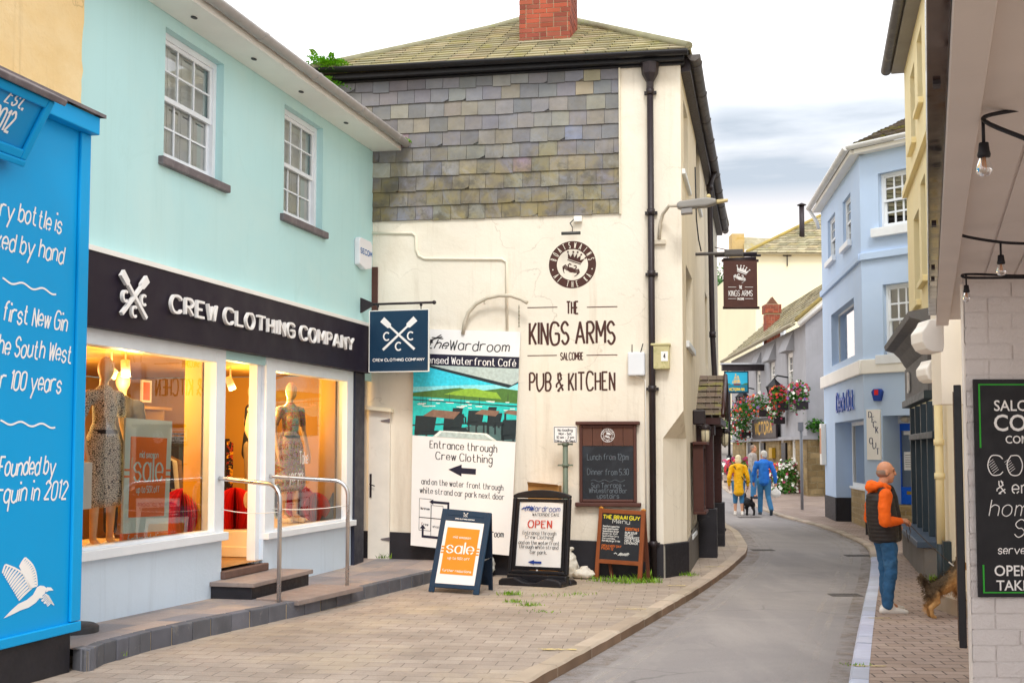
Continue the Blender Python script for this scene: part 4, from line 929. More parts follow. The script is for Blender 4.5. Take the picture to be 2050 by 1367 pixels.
# pavement in front of the shop with its sett kerb
KC = [(150, 1296), (176, 1300), (205, 1287), (300, 1263), (420, 1237), (535, 1215), (640, 1194), (727, 1174), (865, 1143), (945, 1128)]
def phit(px, py):
    z = .2
    for _ in range(30): p = onz(px, py, z); z = pavz(p.y)
    return p
kp = [phit(*p) for p in KC]; kp.append(V((-.55, 18.4, pavz(18.2))))
mb = MB(mFLAG)
n_ = len(kp)
for i in range(n_ - 1):
    def wl_(p): t = (p - CW.o).dot(CW.u); q = CW.P(t, 0, -.2); q.z = pavz(q.y); return q
    a_, b_ = kp[i], kp[i + 1]; mb.raw([wl_(a_), a_, b_, wl_(b_)], [(0, 1, 2, 3)], True)
e_ = kp[-1]; mb.raw([V((-2.6, 17.5, pavz(17.5))), V((e_.x, e_.y, e_.z)), V((e_.x, 18.6, pavz(18.2))), V((-2.6, 18.9, pavz(18.2)))], [(0, 1, 2, 3)])
tag(mb.build('shop_pavement', loc=(0, 0, 0)), kind='structure')
mb = MB(mSETT); mm = MB(mMORTAR)
for i in range(n_ - 1):
    a_, b_ = kp[i], kp[i + 1]; L = (b_ - a_).length; n2 = max(1, round(L / (.17 if i < 3 else .36))); d = (b_ - a_) / n2; out = V((d.y, -d.x, 0)).normalized()
    mm.face([a_ + out * .005 - V((0, 0, .3)), b_ + out * .005 - V((0, 0, .3)), b_ + out * .005 - V((0, 0, .01)), a_ + out * .005 - V((0, 0, .01))])
    for k in range(n2):
        p = a_ + d * (k + .03); q = a_ + d * (k + .97); g = rnd.uniform(.75, 1.15); mb.col = (g, g, g * rnd.uniform(.97, 1.04)); o2 = out * rnd.uniform(.014, .026); h = V((0, 0, .3)); e = V((0, 0, .012))
        mb.raw([p - out * .06 + e, q - out * .06 + e, q + o2 + e * .4, p + o2 + e * .4, p + o2 - h, q + o2 - h, p - out * .06 - h, q - out * .06 - h], [(0, 3, 2, 1), (3, 4, 5, 2), (0, 6, 4, 3), (1, 2, 5, 7)])
tag(mb.build('shop_kerb', loc=(0, 0, 0), bev=.008, recalc=True), kind='structure'); tag(mm.build('kerb_bedding', loc=(0, 0, 0)), kind='structure')
# hanging shop sign
a, b = CW.uv(722, 610, 0); O = CW.P(a, b, 0); hs = thing('hanging_shop_sign', 'square petrol blue hanging sign with crossed oars on an iron bracket', 'hanging sign', O)
HF = Fr(O, CW.n, V((0, 0, 1)), CW.n.cross(V((0, 0, 1))))
def hx(px, py): return HF.uv(px, py, 0)
mb = MB(mIRON); x1 = hx(868, 611)[0]; mb.tube([HF.P(0, .0), HF.P(x1, .0)], .018, 8); mb.ell(HF.P(x1 + .01, 0), .03, 10, 8)
mb.prism(HF, [(0, .1), (.015, .1), (.20, .02), (.2, -.02), (.015, -.12), (0, -.12)], -.02, .02); mb.build('bracket', hs)
r_ = (hx(741, 680)[0], hx(858, 680)[0], hx(800, 743)[1], hx(800, 622)[1])
mb = MB(mPETROL); mb.box(HF, *r_, -.02, .02); bo = mb.build('sign_board', hs)
mb = MB(mWHITE); ring(mb, HF, r_[0] - .012, r_[1] + .012, r_[2] - .012, r_[3] + .012, .0125, -.022, .022); mb.build('edge_trim', bo)
for t in (.13, .87): mb = MB(mIRON); x = r_[0] + (r_[1] - r_[0]) * t; mb.tube([HF.P(x, 0), HF.P(x, r_[3])], .008, 6); mb.ell(HF.P(x, -.03), .022, 8, 6); mb.build('hanger', hs)
mb = MB(mLETTER); W_ = r_[1] - r_[0]; cx = (r_[0] + r_[1]) / 2
oars(mb, HF, cx, r_[2] + W_ * .60, W_ * .66, .0225); stroke_text(mb, HF, 'CREW CLOTHING COMPANY', cx, r_[2] + W_ * .165, W_ * .04, .0085, width=W_ * .88, c=.0225, align='c'); mb.build('lettering', bo)
# ---------------------------------------------------------------- ochre building with the gin shop's blue front
BD = CW.u; BCOR = at(163, 700, 9.6); BCOR.z = 0; BF = Fr(BCOR - BD * 4, BD, V((0, 0, 1)), CW.n)   # a = 4 at the corner
gin = thing('gin_shop', 'ochre rendered building with a bright blue painted shopfront', 'shop', BCOR)
YF = Fr(CW.P(0, 0, .10), CW.u, V((0, 0, 1)), CW.n); ye = YF.uv(166, 100)[0]
mb = MB(mYEL); edge = []; z = 2.5
while z < 9: edge.append((ye + rnd.uniform(-.018, .012), z)); z += .09
mb.prism(YF, [(-6, 2.5)] + edge + [(-6, 9)], -5, 0); mb.build('wall', gin)
bt = BF.uv(120, 212, 0)[1]; bb = BF.uv(150, 1262, 0)[1]
mb = MB(mHOARD); mb.box(BF, 0, 4, bb, bt, -1.2, 0); fp = mb.build('shopfront_panel', gin)
mb = MB(mHOARD)
ca = BF.uv(178, 240, .1)[0]; c0, c1 = BF.uv(178, 262, .1)[1], BF.uv(178, 226, .1)[1]
mb.box(BF, 0, 4.04, c0, c1, 0, .1); mb.box(BF, 3.9, 4.03, bb + .08, c0, .001, .03); mb.box(BF, 0, 4.03, bb, bb + .075, .001, .035); mb.build('moulding', gin, bev=.008)
mb = MB(mBLACKPL); mb.box(BF, 0, 3.97, -.2, bb - .001, -1.2, -.015); mb.build('plinth', gin, bev=.015)
mb = MB(mLEAD); P_ = lambda a, b, c: BF.P(a, b, c)
mb.raw([P_(0, c1 + .002, .13), P_(4.08, c1 + .002, .13), P_(4.08, c1 + .03, .13), P_(0, c1 + .03, .13), P_(4.08, c1 + .12, -.9), P_(0, c1 + .12, -.9)], [(0, 1, 2, 3), (3, 2, 4, 5), (1, 4, 2)]); mb.build('lead_flashing', gin)
# tilted name board
aR_ = BF.uv(100, 205, .32)[0]; t0, t1 = BF.uv(70, 330, .10)[1], BF.uv(100, 200, .34)[1]; TW = 1.5
TQ = Quad(BF.P(aR_ - TW, t1, .34), BF.P(aR_, t1, .34), BF.P(aR_ - .02, t0, .12), BF.P(aR_ - TW, t0, .12)); W_, H_ = TQ.W, TQ.H
mb = MB(mHOARD2); mb.box(TQ, 0, W_, 0, H_, -.06, 0); nb = mb.build('name_board', gin); mb = MB(mHOARD); ring(mb, TQ, 0, W_, 0, H_, .07, .001, .035); mb.box(TQ, 0, W_, -.05, .0, -.05, .045); mb.build('board_frame', nb, bev=.012)
mb = MB(mLEAD); mb.box(TQ, -.02, W_ + .07, H_ + .002, H_ + .05, -.3, .07); mb.build('board_capping', nb, bev=.01)
mb = MB(mLETTER); u1 = W_ - .24 
stroke_text(mb, TQ, 'Est.', W_ - .25, H_ * .70, .12, .017, xs=.75, slant=.35, c=.004, align='r', contrast=.5); stroke_text(mb, TQ, '2012', W_ - .27, H_ * .30, .15, .019, xs=.6, c=.004, align='r'); mb.build('lettering', nb)
# hand lettering on the panel
mb = MB(mLETTER)
for t_, px, py, wpx in (('Every bottle is', 121, 467, 170), ('waxed by hand', 125, 527, 172), ('the first New Gin', 132, 662, 175), ('in the South West', 141, 725, 185), ('for 100 years', 120, 785, 150), ('Founded by', 108, 948, 112), ('Tarquin in 2012', 132, 997, 176)):
    a, b = BF.uv(px, py); w_ = a - BF.uv(max(px - wpx, -400), py)[0]
    stroke_text(mb, BF, t_, a, b, .135, .0155, width=w_, c=.003, align='r', slant=.2, jit=.3, sp=1.15)
for px0, px1, py in ((4, 112, 574), (0, 110, 849)):
    a0, b0 = BF.uv(px0, py); a1_, b1_ = BF.uv(px1, py); N = 40
    mb.ribbon(BF, [(a0 + (a1_ - a0) * i / N, (b0 + b1_) / 2 + .014 * math.sin(i / N * 5.2 * math.pi + 2) + .01 * (1 - 2 * i / N)) for i in range(N + 1)], .014, .003)
mb.build('lettering', fp)
mb = MB(mLETTER)   # flying puffin carrying a sprig
a0, b0 = BF.uv(4, 1240); a1_, b1_ = BF.uv(108, 1108); sx, sy = (a1_ - a0), (b1_ - b0)
def bp(x, y): return a0 + x * sx, b0 + y * sy
body = [(.02, .02), (.16, .13), (.3, .22), (.46, .26), (.58, .33), (.66, .45), (.72, .47), (.8, .45), (.86, .4), (.82, .31), (.72, .25), (.64, .18), (.5, .12), (.34, .1), (.2, .06)]
mb.flat(BF, [bp(*p) for p in body], .003)
for (tip, shd, o0, o1) in (((.03, .93), (.56, .46), (-.02, .84), (.30, .33)), ((.41, 1.0), (.66, .48), (.30, .90), (.50, .50))):
    for k in range(13):
        t = k / 12; x, y = tip[0] + (shd[0] - tip[0]) * t + .05 * math.sin(math.pi * t), tip[1] + (shd[1] - tip[1]) * t + .04 * math.sin(math.pi * t); ex, ey = o0[0] + (o1[0] - o0[0]) * t, o0[1] + (o1[1] - o0[1]) * t
        mb.ribbon(BF, [bp(x + (ex - x) * q, y + (ey - y) * q - .05 * q * q) for q in (0, .3, .6, .85, 1)], .021, .003 + .0002 * (k % 2), taper=True)
    mb.ribbon(BF, [bp(tip[0] + (shd[0] - tip[0]) * t + .06 * math.sin(math.pi * t), tip[1] + (shd[1] - tip[1]) * t + .05 * math.sin(math.pi * t)) for t in [q / 8 for q in range(9)]], .014, .0036)
mb.flat(BF, [bp(.86, .42), bp(.95, .40), bp(1.0, .34), bp(.9, .35), bp(.84, .33)], .0035)
for k in range(9):
    x, y = .84 + .014 * k, .30 - .022 * k
    for s in (-1, 1): mb.ribbon(BF, [bp(x, y), bp(x + .07 * s, y - .05)], .008, .003)
for (x, y) in ((.78, .2), (.83, .15), (.75, .26)): mb.flat(BF, [bp(x + .03 * math.cos(t), y + .022 * math.sin(t)) for t in [i * .7 for i in range(9)]], .0032)
mb.build('puffin_motif', fp)
# rounded kerb stone at the foot of the corner
p = onz(165, 1300, .11); mb = MB(mBLACKPL); fr = Fr(V((p.x, p.y, .05)) + V((-.13, .04, 0)), (1, 0, 0), (0, 0, 1), (0, 1, 0)); mb.lathe(fr, [(.24, -.1), (.25, .1), (.245, .255), (.21, .275), (.0, .285)], 20)
tag(mb.build('corner_stone'), 'black painted rounded guard stone at the foot of the blue shopfront', 'guard stone')
# ---------------------------------------------------------------- the cream corner pub
pA, pB = at(745, 900, 18.15), at(1310, 900, 17.4); PF = wall((pA.x, pA.y), (pB.x, pB.y))
aC = PF.uv(1366, 600)[0]; aCH = PF.uv(1328, 1000)[0]; aL = PF.uv(664, 300)[0]
cor = PF.P(aC, 0); pend = at(1440, 900, 31.0); PS = wall((cor.x, cor.y), (pend.x, pend.y))
SL = (V((pend.x, pend.y)) - V((cor.x, cor.y))).length
pub = thing('pub', 'cream rendered corner pub with slate hung gable and black plinth', 'pub', PF.P((aL + aC) / 2, 0, 0))
bE = PF.uv(1300, 128)[1]      # eaves
bCT, bCB = PF.uv(1345, 822)[1], PF.uv(1345, 877)[1]    # chamfer stop
Z = V((0, 0, 1))
mb = MB(mCREAM)
wallgrid(mb, PF, aL, aCH, -.3, bE, (), .2)
mb.face([PF.P(aCH, bCB), PF.P(aC, bCT), PF.P(aC, bE), PF.P(aCH, bE)])
# chamfered lower corner with its sloping stop
sCH = .62; q0, q1 = PF.P(aCH, -.3), PS.P(sCH, -.3)
mb.face([q0, q1, PS.P(sCH, bCB), PF.P(aCH, bCB)]); mb.m(mCREAMS); mb.face([PF.P(aCH, bCB), PS.P(sCH, bCB), PF.P(aC, bCT)])
# street side: openings
def srect(x0, x1, yt, yb): 
    xm = (x0 + x1) / 2
    return PS.uv(x0, 600)[0], PS.uv(x1, 600)[0], PS.uv(xm, yb)[1], PS.uv(xm, yt)[1]
so1 = srect(1373.5, 1386, 545, 690); so2 = srect(1379, 1387, 885, 1070); so3 = srect(1368, 1380, 225, 368); so4 = srect(1411, 1416, 590, 735); so5 = srect(1396, 1403, 255, 420)
mb.m(mCREAMS); wallgrid(mb, PS, sCH, SL, -.3, bE, [so1, so2, so3, so4, so5], .28)
mb.face([PS.P(0, bCT), PS.P(sCH, bCB), PS.P(sCH, bE), PS.P(0, bE)])
mb.face([PS.P(SL, -.3), PS.P(SL, -.3, -6), PS.P(SL, bE, -6), PS.P(SL, bE)]); mb.face([PF.P(aL, -.3, -9), PF.P(aL, -.3), PF.P(aL, bE), PF.P(aL, bE, -9)])
mb.build('wall', pub)
mRECESS = M('6f5f52', .9, .1, 1, 0, 1)
for s_ in (so3, so5): sash(pub, PS, *s_, rec=.1, cols=2, rows=2, fw=.05, back=None, sill=(.06, .08), silld=.05)
sash(pub, PS, *so1, rec=.2, cols=2, rows=2, fw=.05, back=None, sill=(.06, .1), silld=.05)
sash(pub, PS, *so2, rec=.2, cols=2, rows=2, fw=.05, back=None, sill=(.06, .08), silld=.04); sash(pub, PS, *so4, rec=.1, cols=2, rows=2, fw=.05, back=None)
# plinth
mb = MB(mBLACKPL); bPl, bPr = PF.uv(790, 1060)[1], PF.uv(1300, 1088)[1]
mb.prism(PF, [(aL, -.3), (aCH, -.3), (aCH, bPr), (aL, bPl)], .0, .03)
def cp_(p, d): return p + d
nrm = (q1 - q0).cross(Z).normalized() * .03
mb.raw([q0 + nrm, q1 + nrm, q1 + nrm + Z * (.3 + bPr - .01), q0 + nrm + Z * (.3 + bPr - .01), q0, q1, q1 + Z * (.3 + bPr), q0 + Z * (.3 + bPr)], [(0, 1, 2, 3), (3, 2, 6, 7)])
sP = PS.uv(1413, 1000)[0]; mb.m(M('6b6660', .8, .15, 2, .3, 20)); mb.prism(PS, [(sCH, -.3), (sP, -.3), (sP, bPr + .3), (sCH, bPr)], 0, .025); mb.build('plinth', pub, bev=.008)
# slate hanging
PAL = [lin(x) for x in ('82828a', '8a8a8a', '7a7b80', '918f8a', '7e7f86', '8a867e', '77787c', '938e84', '838387')]; ODD = [lin(x) for x in ('94828c', '6a6c76', '75737a', 'b4b5b0', '868ea0', 'a09884')]
sl_t = PF.uv(950, 143)[1]; sl_b = PF.uv(950, 437)[1]; aSR = PF.uv(1239, 300)[0]
mb = MB(mSLATEL); rows = 10; rh = (sl_t - sl_b) / rows; swd = .27
mb.col = (.25, .25, .28); mb.face([PF.P(aL, sl_b + .03, .004), PF.P(aSR, sl_b + .03, .004), PF.P(aSR, sl_t, .004), PF.P(aL, sl_t, .004)])
for r_i in range(rows):
    y0 = sl_b + r_i * rh; x = aL - (.5 * swd if r_i % 2 else 0) - rnd.uniform(0, .05); top = r_i == rows - 1
    while x < aSR:
        wdt = swd * rnd.uniform(.93, 1.07); xa, xb = max(x, aL), min(x + wdt - .006, aSR); x += wdt
        if xb - xa < .02: continue
        low = y0 - .006 + rnd.uniform(-.008, .006) - (rnd.uniform(0, .03) if top else 0)
        mb.col = shade(rnd.choice(ODD) if rnd.random() < (.4 if top else .03) else rnd.choice(PAL), .9, 1.1)
        c1 = .03 + rnd.uniform(0, .006); c0_ = .010; hh = y0 + rh + .012; sk = rnd.uniform(-.004, .004)
        n1 = rnd.uniform(.02, .05) if rnd.random() < .06 else 0
        low_l, low_r = low + sk, low - sk
        f_ = [(xa, low_l, c1)] + ([(xb - n1 * 2, low_r, c1), (xb, low_r + n1, c1)] if n1 else [(xb, low_r, c1)]) + [(xb, hh, c0_), (xa, hh, c0_)]
        mb.face([PF.P(*p) for p in f_])
        mb.col = (.12, .12, .13); mb.face([PF.P(xa, low_l, .004), PF.P(xb, low_r, .004), PF.P(xb, low_r, c1), PF.P(xa, low_l, c1)]); 
        mb.face([PF.P(xb, low_r, .004), PF.P(xb, hh, .004), PF.P(xb, hh, c0_), PF.P(xb, low_r, c1)])
mb.build('slate_hanging', pub)
mb = MB(mLEAD); mb.box(PF, aL, aSR, sl_t, sl_t + .07, .0, .04); mb.m(M('d9d0ba', .8, .1, 3, .2, 20)); mb.box(PF, aSR + .004, aSR + .03, sl_b - .02, sl_t + .05, .0, .05); mb.build('flashing', pub)
# eaves boards, gutters
mb = MB(mBLACK); mb.box(PF, aL - .1, aC + .06, bE - .02, bE + .06, -.2, .17); mb.box(PF, aL - .1, aC + .06, bE - .05, bE - .021, -.2, .06); mb.build('eaves_board', pub, bev=.01)
mb = MB(mBLACK); gutter_run(mb, [PF.P(aL - .3, bE + .13, .25), PF.P(aC + .12, bE + .09, .25)], .07); mb.build('gutter', pub)
mb = MB(mGUTTER); 
spts = [(0, .02), (SL * .25, -.03), (SL * .5, .03), (SL * .8, -.02), (SL + .4, 0)]
gutter_run(mb, [PS.P(s_, bE + .08 + d_, .2) for s_, d_ in spts], .095)
k = .3
while k < SL: gutter_run(mb, [PS.P(k, bE + .082 + interp(spts, k), .2), PS.P(k + .07, bE + .082 + interp(spts, k), .2)], .108); k += 1.5
mb.build('gutter', pub); mb = MB(mIRON); mb.box(PS, .1, SL, bE - .12, bE + .1, .0, .14); mb.build('eaves_board', pub)
# hipped roof of slate courses
e0, e1 = PF.P(aL - .25, bE + .11, .28), PF.P(aC + .14, bE + .11, .28)
apx = at(1085, 33, 22.0); ar_ = V((e1.x + 1.2, 32, e1.z)); 
mb = MB(mROOF)
def roof_plane(mb, E0, E1, T0, T1, n, sw, cols, jitter=.01):
    """courses of slates from eaves E0-E1 up to T0-T1"""
    nn = (E1 - E0).cross(T0 - E0).normalized()
    for i in range(n):
        t0, t1 = i / n, (i + 1.0) / n; a0, b0 = E0.lerp(T0, t0), E1.lerp(T1, t0); a1_, b1_ = E0.lerp(T0, t1), E1.lerp(T1, t1); L = (b0 - a0).length
        m_ = max(1, int(L / sw)); off = .5 * (i % 2)
        for k in range(-1, m_ + 1):
            u0, u1 = max(0, (k + off) / m_), min(1, (k + 1 + off) / m_)
            if u1 - u0 < .01 / m_: continue
            mb.col = shade(rnd.choice(cols), .8, 1.15); h = nn * (.022 + rnd.uniform(0, jitter)); g = (u1 - u0) * .02
            p = [a0.lerp(b0, u0 + g) + h, a0.lerp(b0, u1 - g) + h, a1_.lerp(b1_, u1 - g) + nn * .004, a1_.lerp(b1_, u0 + g) + nn * .004]
            mb.face(p); mb.face([p[0] - h * .95, p[1] - h * .95, p[1], p[0]])
        mb.col = (.3, .3, .28); mb.face([a0, b0, b1_, a1_])
RC = [(1, 1, 1), (.85, .85, .83), (1.1, 1.08, 1.0), (.75, .76, .72), (1, .97, .82)]
roof_plane(mb, e0, e1, apx, apx + V((.05, 0, 0)), 21, .30, RC, .004)
rE = PS.P(SL + .3, bE + .17, .3); rB = at(1085, 33, 22.0) + (rE - e1) * .75; lE = e0 + (rE - e1)
roof_plane(mb, e1, rE, apx, rB, 15, .4, RC); roof_plane(mb, lE, e0, rB, apx, 15, .5, RC); mb.face([rE, lE, rB]); rf = mb.build('roof', pub)
mb = MB(M('8d8a70', .9, .2, 4, .4, 20, stains=(('8e9a3c', 5, .58, .7, .7),))); mb.tube([e0 + V((0, 0, .03)), e0.lerp(apx, .45) + V((0, 0, .0)), e0.lerp(apx, .75) + V((0, 0, .0)), apx + V((0, 0, .05))], .06, 8); mb.tube([e1 + V((0, 0, .03)), apx + V((0, 0, .05))], .06, 8); mb.build('hip_tile', rf)
# brick chimney: bond of single bricks
def brick_box(mb, mm, fr, a0, a1, b0, b1, c0, c1, bl=.225, bh=.075, j=.011, cols=((1, 1, 1), (.85, .9, .95), (1.1, .95, .85), (.75, .7, .75))):
    mm.box(fr, a0 + .006, a1 - .006, b0, b1, c0 + .006, c1 - .006); n = int((b1 - b0) / bh)
    for (O, u, L) in ((fr.P(a0, b0, c1), fr.u, a1 - a0), (fr.P(a1, b0, c1), -fr.n, c1 - c0), (fr.P(a0, b0, c0), fr.n, c1 - c0)):
        nn = u.cross(fr.v)
        for i in range(n):
            x = -(bl * .5 if i % 2 else 0)
            while x < L - .01:
                k = bl if rnd.random() < .7 else bl * .5
                x0, x1 = max(0, x), min(L, x + k - j); x += k
                if x1 - x0 < .015: continue
                y = i * bh; mb.col = shade(rnd.choice(cols), .85, 1.15); o_ = rnd.uniform(0, .006)
                p = [O + u * x0 + fr.v * y + nn * o_, O + u * x1 + fr.v * y + nn * o_, O + u * x1 + fr.v * (y + bh - j) + nn * o_, O + u * x0 + fr.v * (y + bh - j) + nn * o_]
                mb.face(p); q = [x_ - nn * .012 for x_ in p]
                for s_, t_ in ((0, 1), (1, 2), (2, 3), (3, 0)): mb.face([q[s_], q[t_], p[t_], p[s_]])
CHF = Fr(at(1040, 86, 19.0), PF.u, PF.v, PF.n); cw_ = CHF.uv(1141, 86)[0]
mb, mm = MB(mRBRICK), MB(mBMORT); brick_box(mb, mm, CHF, 0, cw_, .0, 1.7, -.95, 0, bh=.078); ch = mb.build('chimney', rf); mm.build('mortar_joints', ch)
mb = MB(M('c9bfa8', .85, .15, 4, .3, 20, stains=(('8c8677', 3, .55, .75, .6),))); mb.prism(CHF, [(-.04, -.45), (cw_ + .05, -.5), (cw_ + .03, .0), (-.02, .0)], -.9, .05); mb.build('chimney_flashing', ch)
mb = MB(mFERN)
for k in range(40): mb.col = shade((.55, .55, .35)); p = CHF.P(cw_ + .06 + rnd.uniform(0, .3), -.1 + rnd.uniform(0, .14) - .1, -.3 + rnd.uniform(-.2, .1)); mb.ell(p, (.04, .04, .03), 6, 4)
tag(mb.build('moss_clump'), 'green moss clump on the pub roof beside the chimney foot', 'moss')
# rain pipes
mb = MB(mIRON); ap = PF.uv(1303, 400, .1)[0]; pt = bE - .05
hopf = Fr(PF.P(ap, 0, .1), PF.u, Z, PF.n); t_ = PF.uv(1303, 128, .1)[1]; b_ = PF.uv(1303, 165, .1)[1]
mb.lathe(hopf, [(.05, b_ - .15), (.055, b_), (.12, b_ + .12), (.135, t_ - .03), (.14, t_)], 8, False)
zz = [b_ - .1, PF.uv(1303, 480, .1)[1], PF.uv(1303, 770, .1)[1], -.0]
mb.tube([PF.P(ap, b_, .1), PF.P(ap, .0, .1)], .048, 12)
for z_ in (b_ - .14, PF.uv(1303, 548, .1)[1], PF.uv(1303, 778, .1)[1], PF.uv(1303, 425, .1)[1], .5): mb.tube([PF.P(ap, z_ - .045, .1), PF.P(ap, z_ + .045, .1)], .06, 12); mb.box(PF, ap - .09, ap + .09, z_ - .02, z_ + .02, .0, .06)
mb.build('rainwater_pipe', pub)
mb = MB(mIRON); s1_, s2_ = PS.uv(1419, 440, .12), PS.uv(1436, 1000, .12)
pp = [PS.P(7.3, z_, c_) for z_, c_ in ((bE + .05, .2), (bE - .3, .1), (4.2, .13), (2.4, .2), (.35, .24))]
mb.tube(pp + [pp[-1] + V((.06, -.12, -.12))], .055, 10)
for p in pp: mb.tube([p - Z * .06, p + Z * .06], .068, 10)
mb.build('rainwater_pipe', pub)
# painted moulding on the left of the wall and the small door under it
mb = MB(M('e9dfcb', .85, .06, 2, .3, 14)); mp_ = [PF.P(*PF.uv(x, y, .01), .01) for x, y in ((735, 467), (825, 467), (832, 472), (833, 500), (838, 512), (850, 518), (1005, 519), (1014, 525), (1015, 662))]
mb.tube(mp_, .022, 8); mb.build('moulding', pub)
d0 = rect(PF, 738, 1118, 783, 818); mb = MB(M('ece5d8', .6, .08, 3, .2, 30, stains=(('b7a890', 3, .6, .8, .5),), name='old_white_door')); mb.box(PF, d0[0], d0[1], d0[2], d0[3], .0, .06)
for k in range(1, 4): x = d0[0] + (d0[1] - d0[0]) * k / 4
dr = mb.build('door', pub, bev=.006); mb = MB(mLEAD); 
for yy in (1078, 842): a, b = PF.uv(783, yy); mb.prism(PF, [(a, b + .03), (a - .14, b + .005), (a - .14, b - .005), (a, b - .03)], .061, .075)
mb.build('hinge', dr); a, b = PF.uv(744, 968); mb = MB(mIRON); mb.box(PF, a - .01, a + .02, b - .2, b + .15, .061, .075); mb.tube([PF.P(a, b, .06), PF.P(a, b, .11), PF.P(a + .08, b - .03, .11)], .008, 6); mb.build('handle', dr)
mb = MB(M('e9ddc2', .8, .08, 2, .2, 20)); a0, b0 = PF.uv(735, 812); a1_, b1_ = PF.uv(787, 820); mb.prism(PF, [(a0, b0), (a1_, b1_ + .02), (a1_ + .02, b1_ - .04), (a0, b0 - .06)], 0, .14); mb.build('drip_mould', dr)
mb = MB(mBROWNT); r_ = rect(PF, 746, 615, 757, 535); mb.box(PF, r_[0] - .1, r_[1], r_[2] - .3, r_[3], 0, .03); mb.build('shutter_board', pub)
# painted lettering on the gable
mb = MB(mBROWN); cxp = PF.uv(1146, 600)[0]
def ptext(t, cx, y0, y1, wpx, w, **k):
    a, b = PF.uv(cx, y1); h = PF.uv(cx, y0)[1] - b; wd = PF.uv(cx + wpx / 2, y1)[0] - PF.uv(cx - wpx / 2, y1)[0]
    stroke_text(mb, PF, t, a, b, h, w, width=wd, c=.003, align='c', **k)
ptext('THE', 1146, 604, 628, 23, .024); ptext('KINGS ARMS', 1145, 645, 688, 170, .034, jit=.12); ptext('SALCOMBE', 1145, 706, 720, 45, .014); ptext('PUB & KITCHEN', 1145, 746, 781, 170, .027, jit=.1)
for x0, x1, y in ((1056, 1116, 616), (1175, 1236, 615), (1056, 1115, 712), (1174, 1236, 711)): a, b = PF.uv(x0, y); a2_, _ = PF.uv(x1, y); mb.box(PF, a, a2_, b - .006, b + .006, .002, .004)
mb.build('wall_lettering', pub); mb = MB(mBROWN); ac, bc = PF.uv(1146, 530); r1, r0 = .352, .232; N = 64
for k in range(N):
    t0_, t1_ = 2 * math.pi * k / N, 2 * math.pi * (k + 1) / N
    mb.face([PF.P(ac + r0 * math.cos(t0_), bc + r0 * math.sin(t0_), .002), PF.P(ac + r1 * math.cos(t0_), bc + r1 * math.sin(t0_), .002), PF.P(ac + r1 * math.cos(t1_), bc + r1 * math.sin(t1_), .002), PF.P(ac + r0 * math.cos(t1_), bc + r0 * math.sin(t1_), .002)])
def crown_crab(mb, fr, cx, cy, s, c):
    """tilted crown above a crab, overall width about 2 s"""
    ca, sa = math.cos(R(-20)), math.sin(R(-20))
    def q(x, y): return (cx + s * (.18 + x * ca - y * sa), cy + s * (.30 + x * sa + y * ca))
    mb.flat(fr, [q(-.62, -.12), q(.62, -.12), q(.62, -.04), q(-.62, -.04)], c)
    cr = [(-.62, .02), (.62, .02), (.80, .52), (.45, .25), (.36, .66), (.12, .30), (0, .75), (-.12, .30), (-.36, .66), (-.45, .25), (-.80, .52)]
    for a_, b_, c_ in ((0, 1, 3), ): pass
    for tri in ([cr[0], cr[1], cr[3], cr[5], cr[7], cr[9]], [cr[1], cr[2], cr[3]], [cr[3], cr[4], cr[5]], [cr[5], cr[6], cr[7]], [cr[7], cr[8], cr[9]], [cr[9], cr[10], cr[0]]): mb.flat(fr, [q(*p) for p in tri], c)
    for x, y in ((.82, .58), (.37, .73), (0, .83), (-.37, .73), (-.82, .58)): mb.flat(fr, [q(x + .09 * math.cos(t * .785), y + .09 * math.sin(t * .785)) for t in range(8)], c)
    def k(x, y): return (cx + s * (-.12 + x * ca - y * sa), cy + s * (-.45 + x * sa + y * ca))
    mb.flat(fr, [k(.34 * math.cos(t * .393), .22 * math.sin(t * .393)) for t in range(16)], c)
    for sg in (-1, 1):
        mb.ribbon(fr, [k(sg * .25, .12), k(sg * .38, .32), k(sg * .30, .46), k(sg * .12, .42)], .11 * s, c, taper=True)
        for j in range(4): y = .1 - .1 * j; mb.ribbon(fr, [k(sg * .28, y * .8), k(sg * .62, y + .16), k(sg * (.78 - .05 * j), y - .08), k(sg * (.70 - .08 * j), y - .26)], .07 * s, c, taper=True)
crown_crab(mb, PF, ac, bc, .17, .003)
pl_ = mb.build('painted_badge', pub)
mb = MB(mCREAM)
def arc_text(mb, fr, txt, cx, cy, r, h, w, a_mid, step, c, out=True):
    n = len(txt)
    for i, ch in enumerate(txt):
        if ch == ' ': continue
        t = R(a_mid + (i - (n - 1) / 2) * step * (-1 if out else 1)); rr = r
        up = V((math.cos(t), math.sin(t))) * (1 if out else -1); rt = V((up.y, -up.x)); o = V((cx, cy)) + V((math.cos(t), math.sin(t))) * rr - up * h / 2
        f2 = Fr(fr.P(o.x, o.y), fr.u * rt.x + fr.v * rt.y, fr.u * up.x + fr.v * up.y, fr.n); stroke_text(mb, f2, ch, 0, 0, h, w, xs=.42, c=c, align='c')
arc_text(mb, PF, 'BOATSWAINS', ac, bc, .292, .085, .0085, 90, 16.5, .0045); arc_text(mb, PF, 'AT THE KA', ac, bc, .292, .085, .0085, 270, 14, .0045, False)
for sg in (-1, 1): mb.flat(PF, [(ac + sg * .292 + .011 * math.cos(t), bc - .07 + .011 * math.sin(t)) for t in range(6)], .0045)
mb.build('badge_lettering', pub)
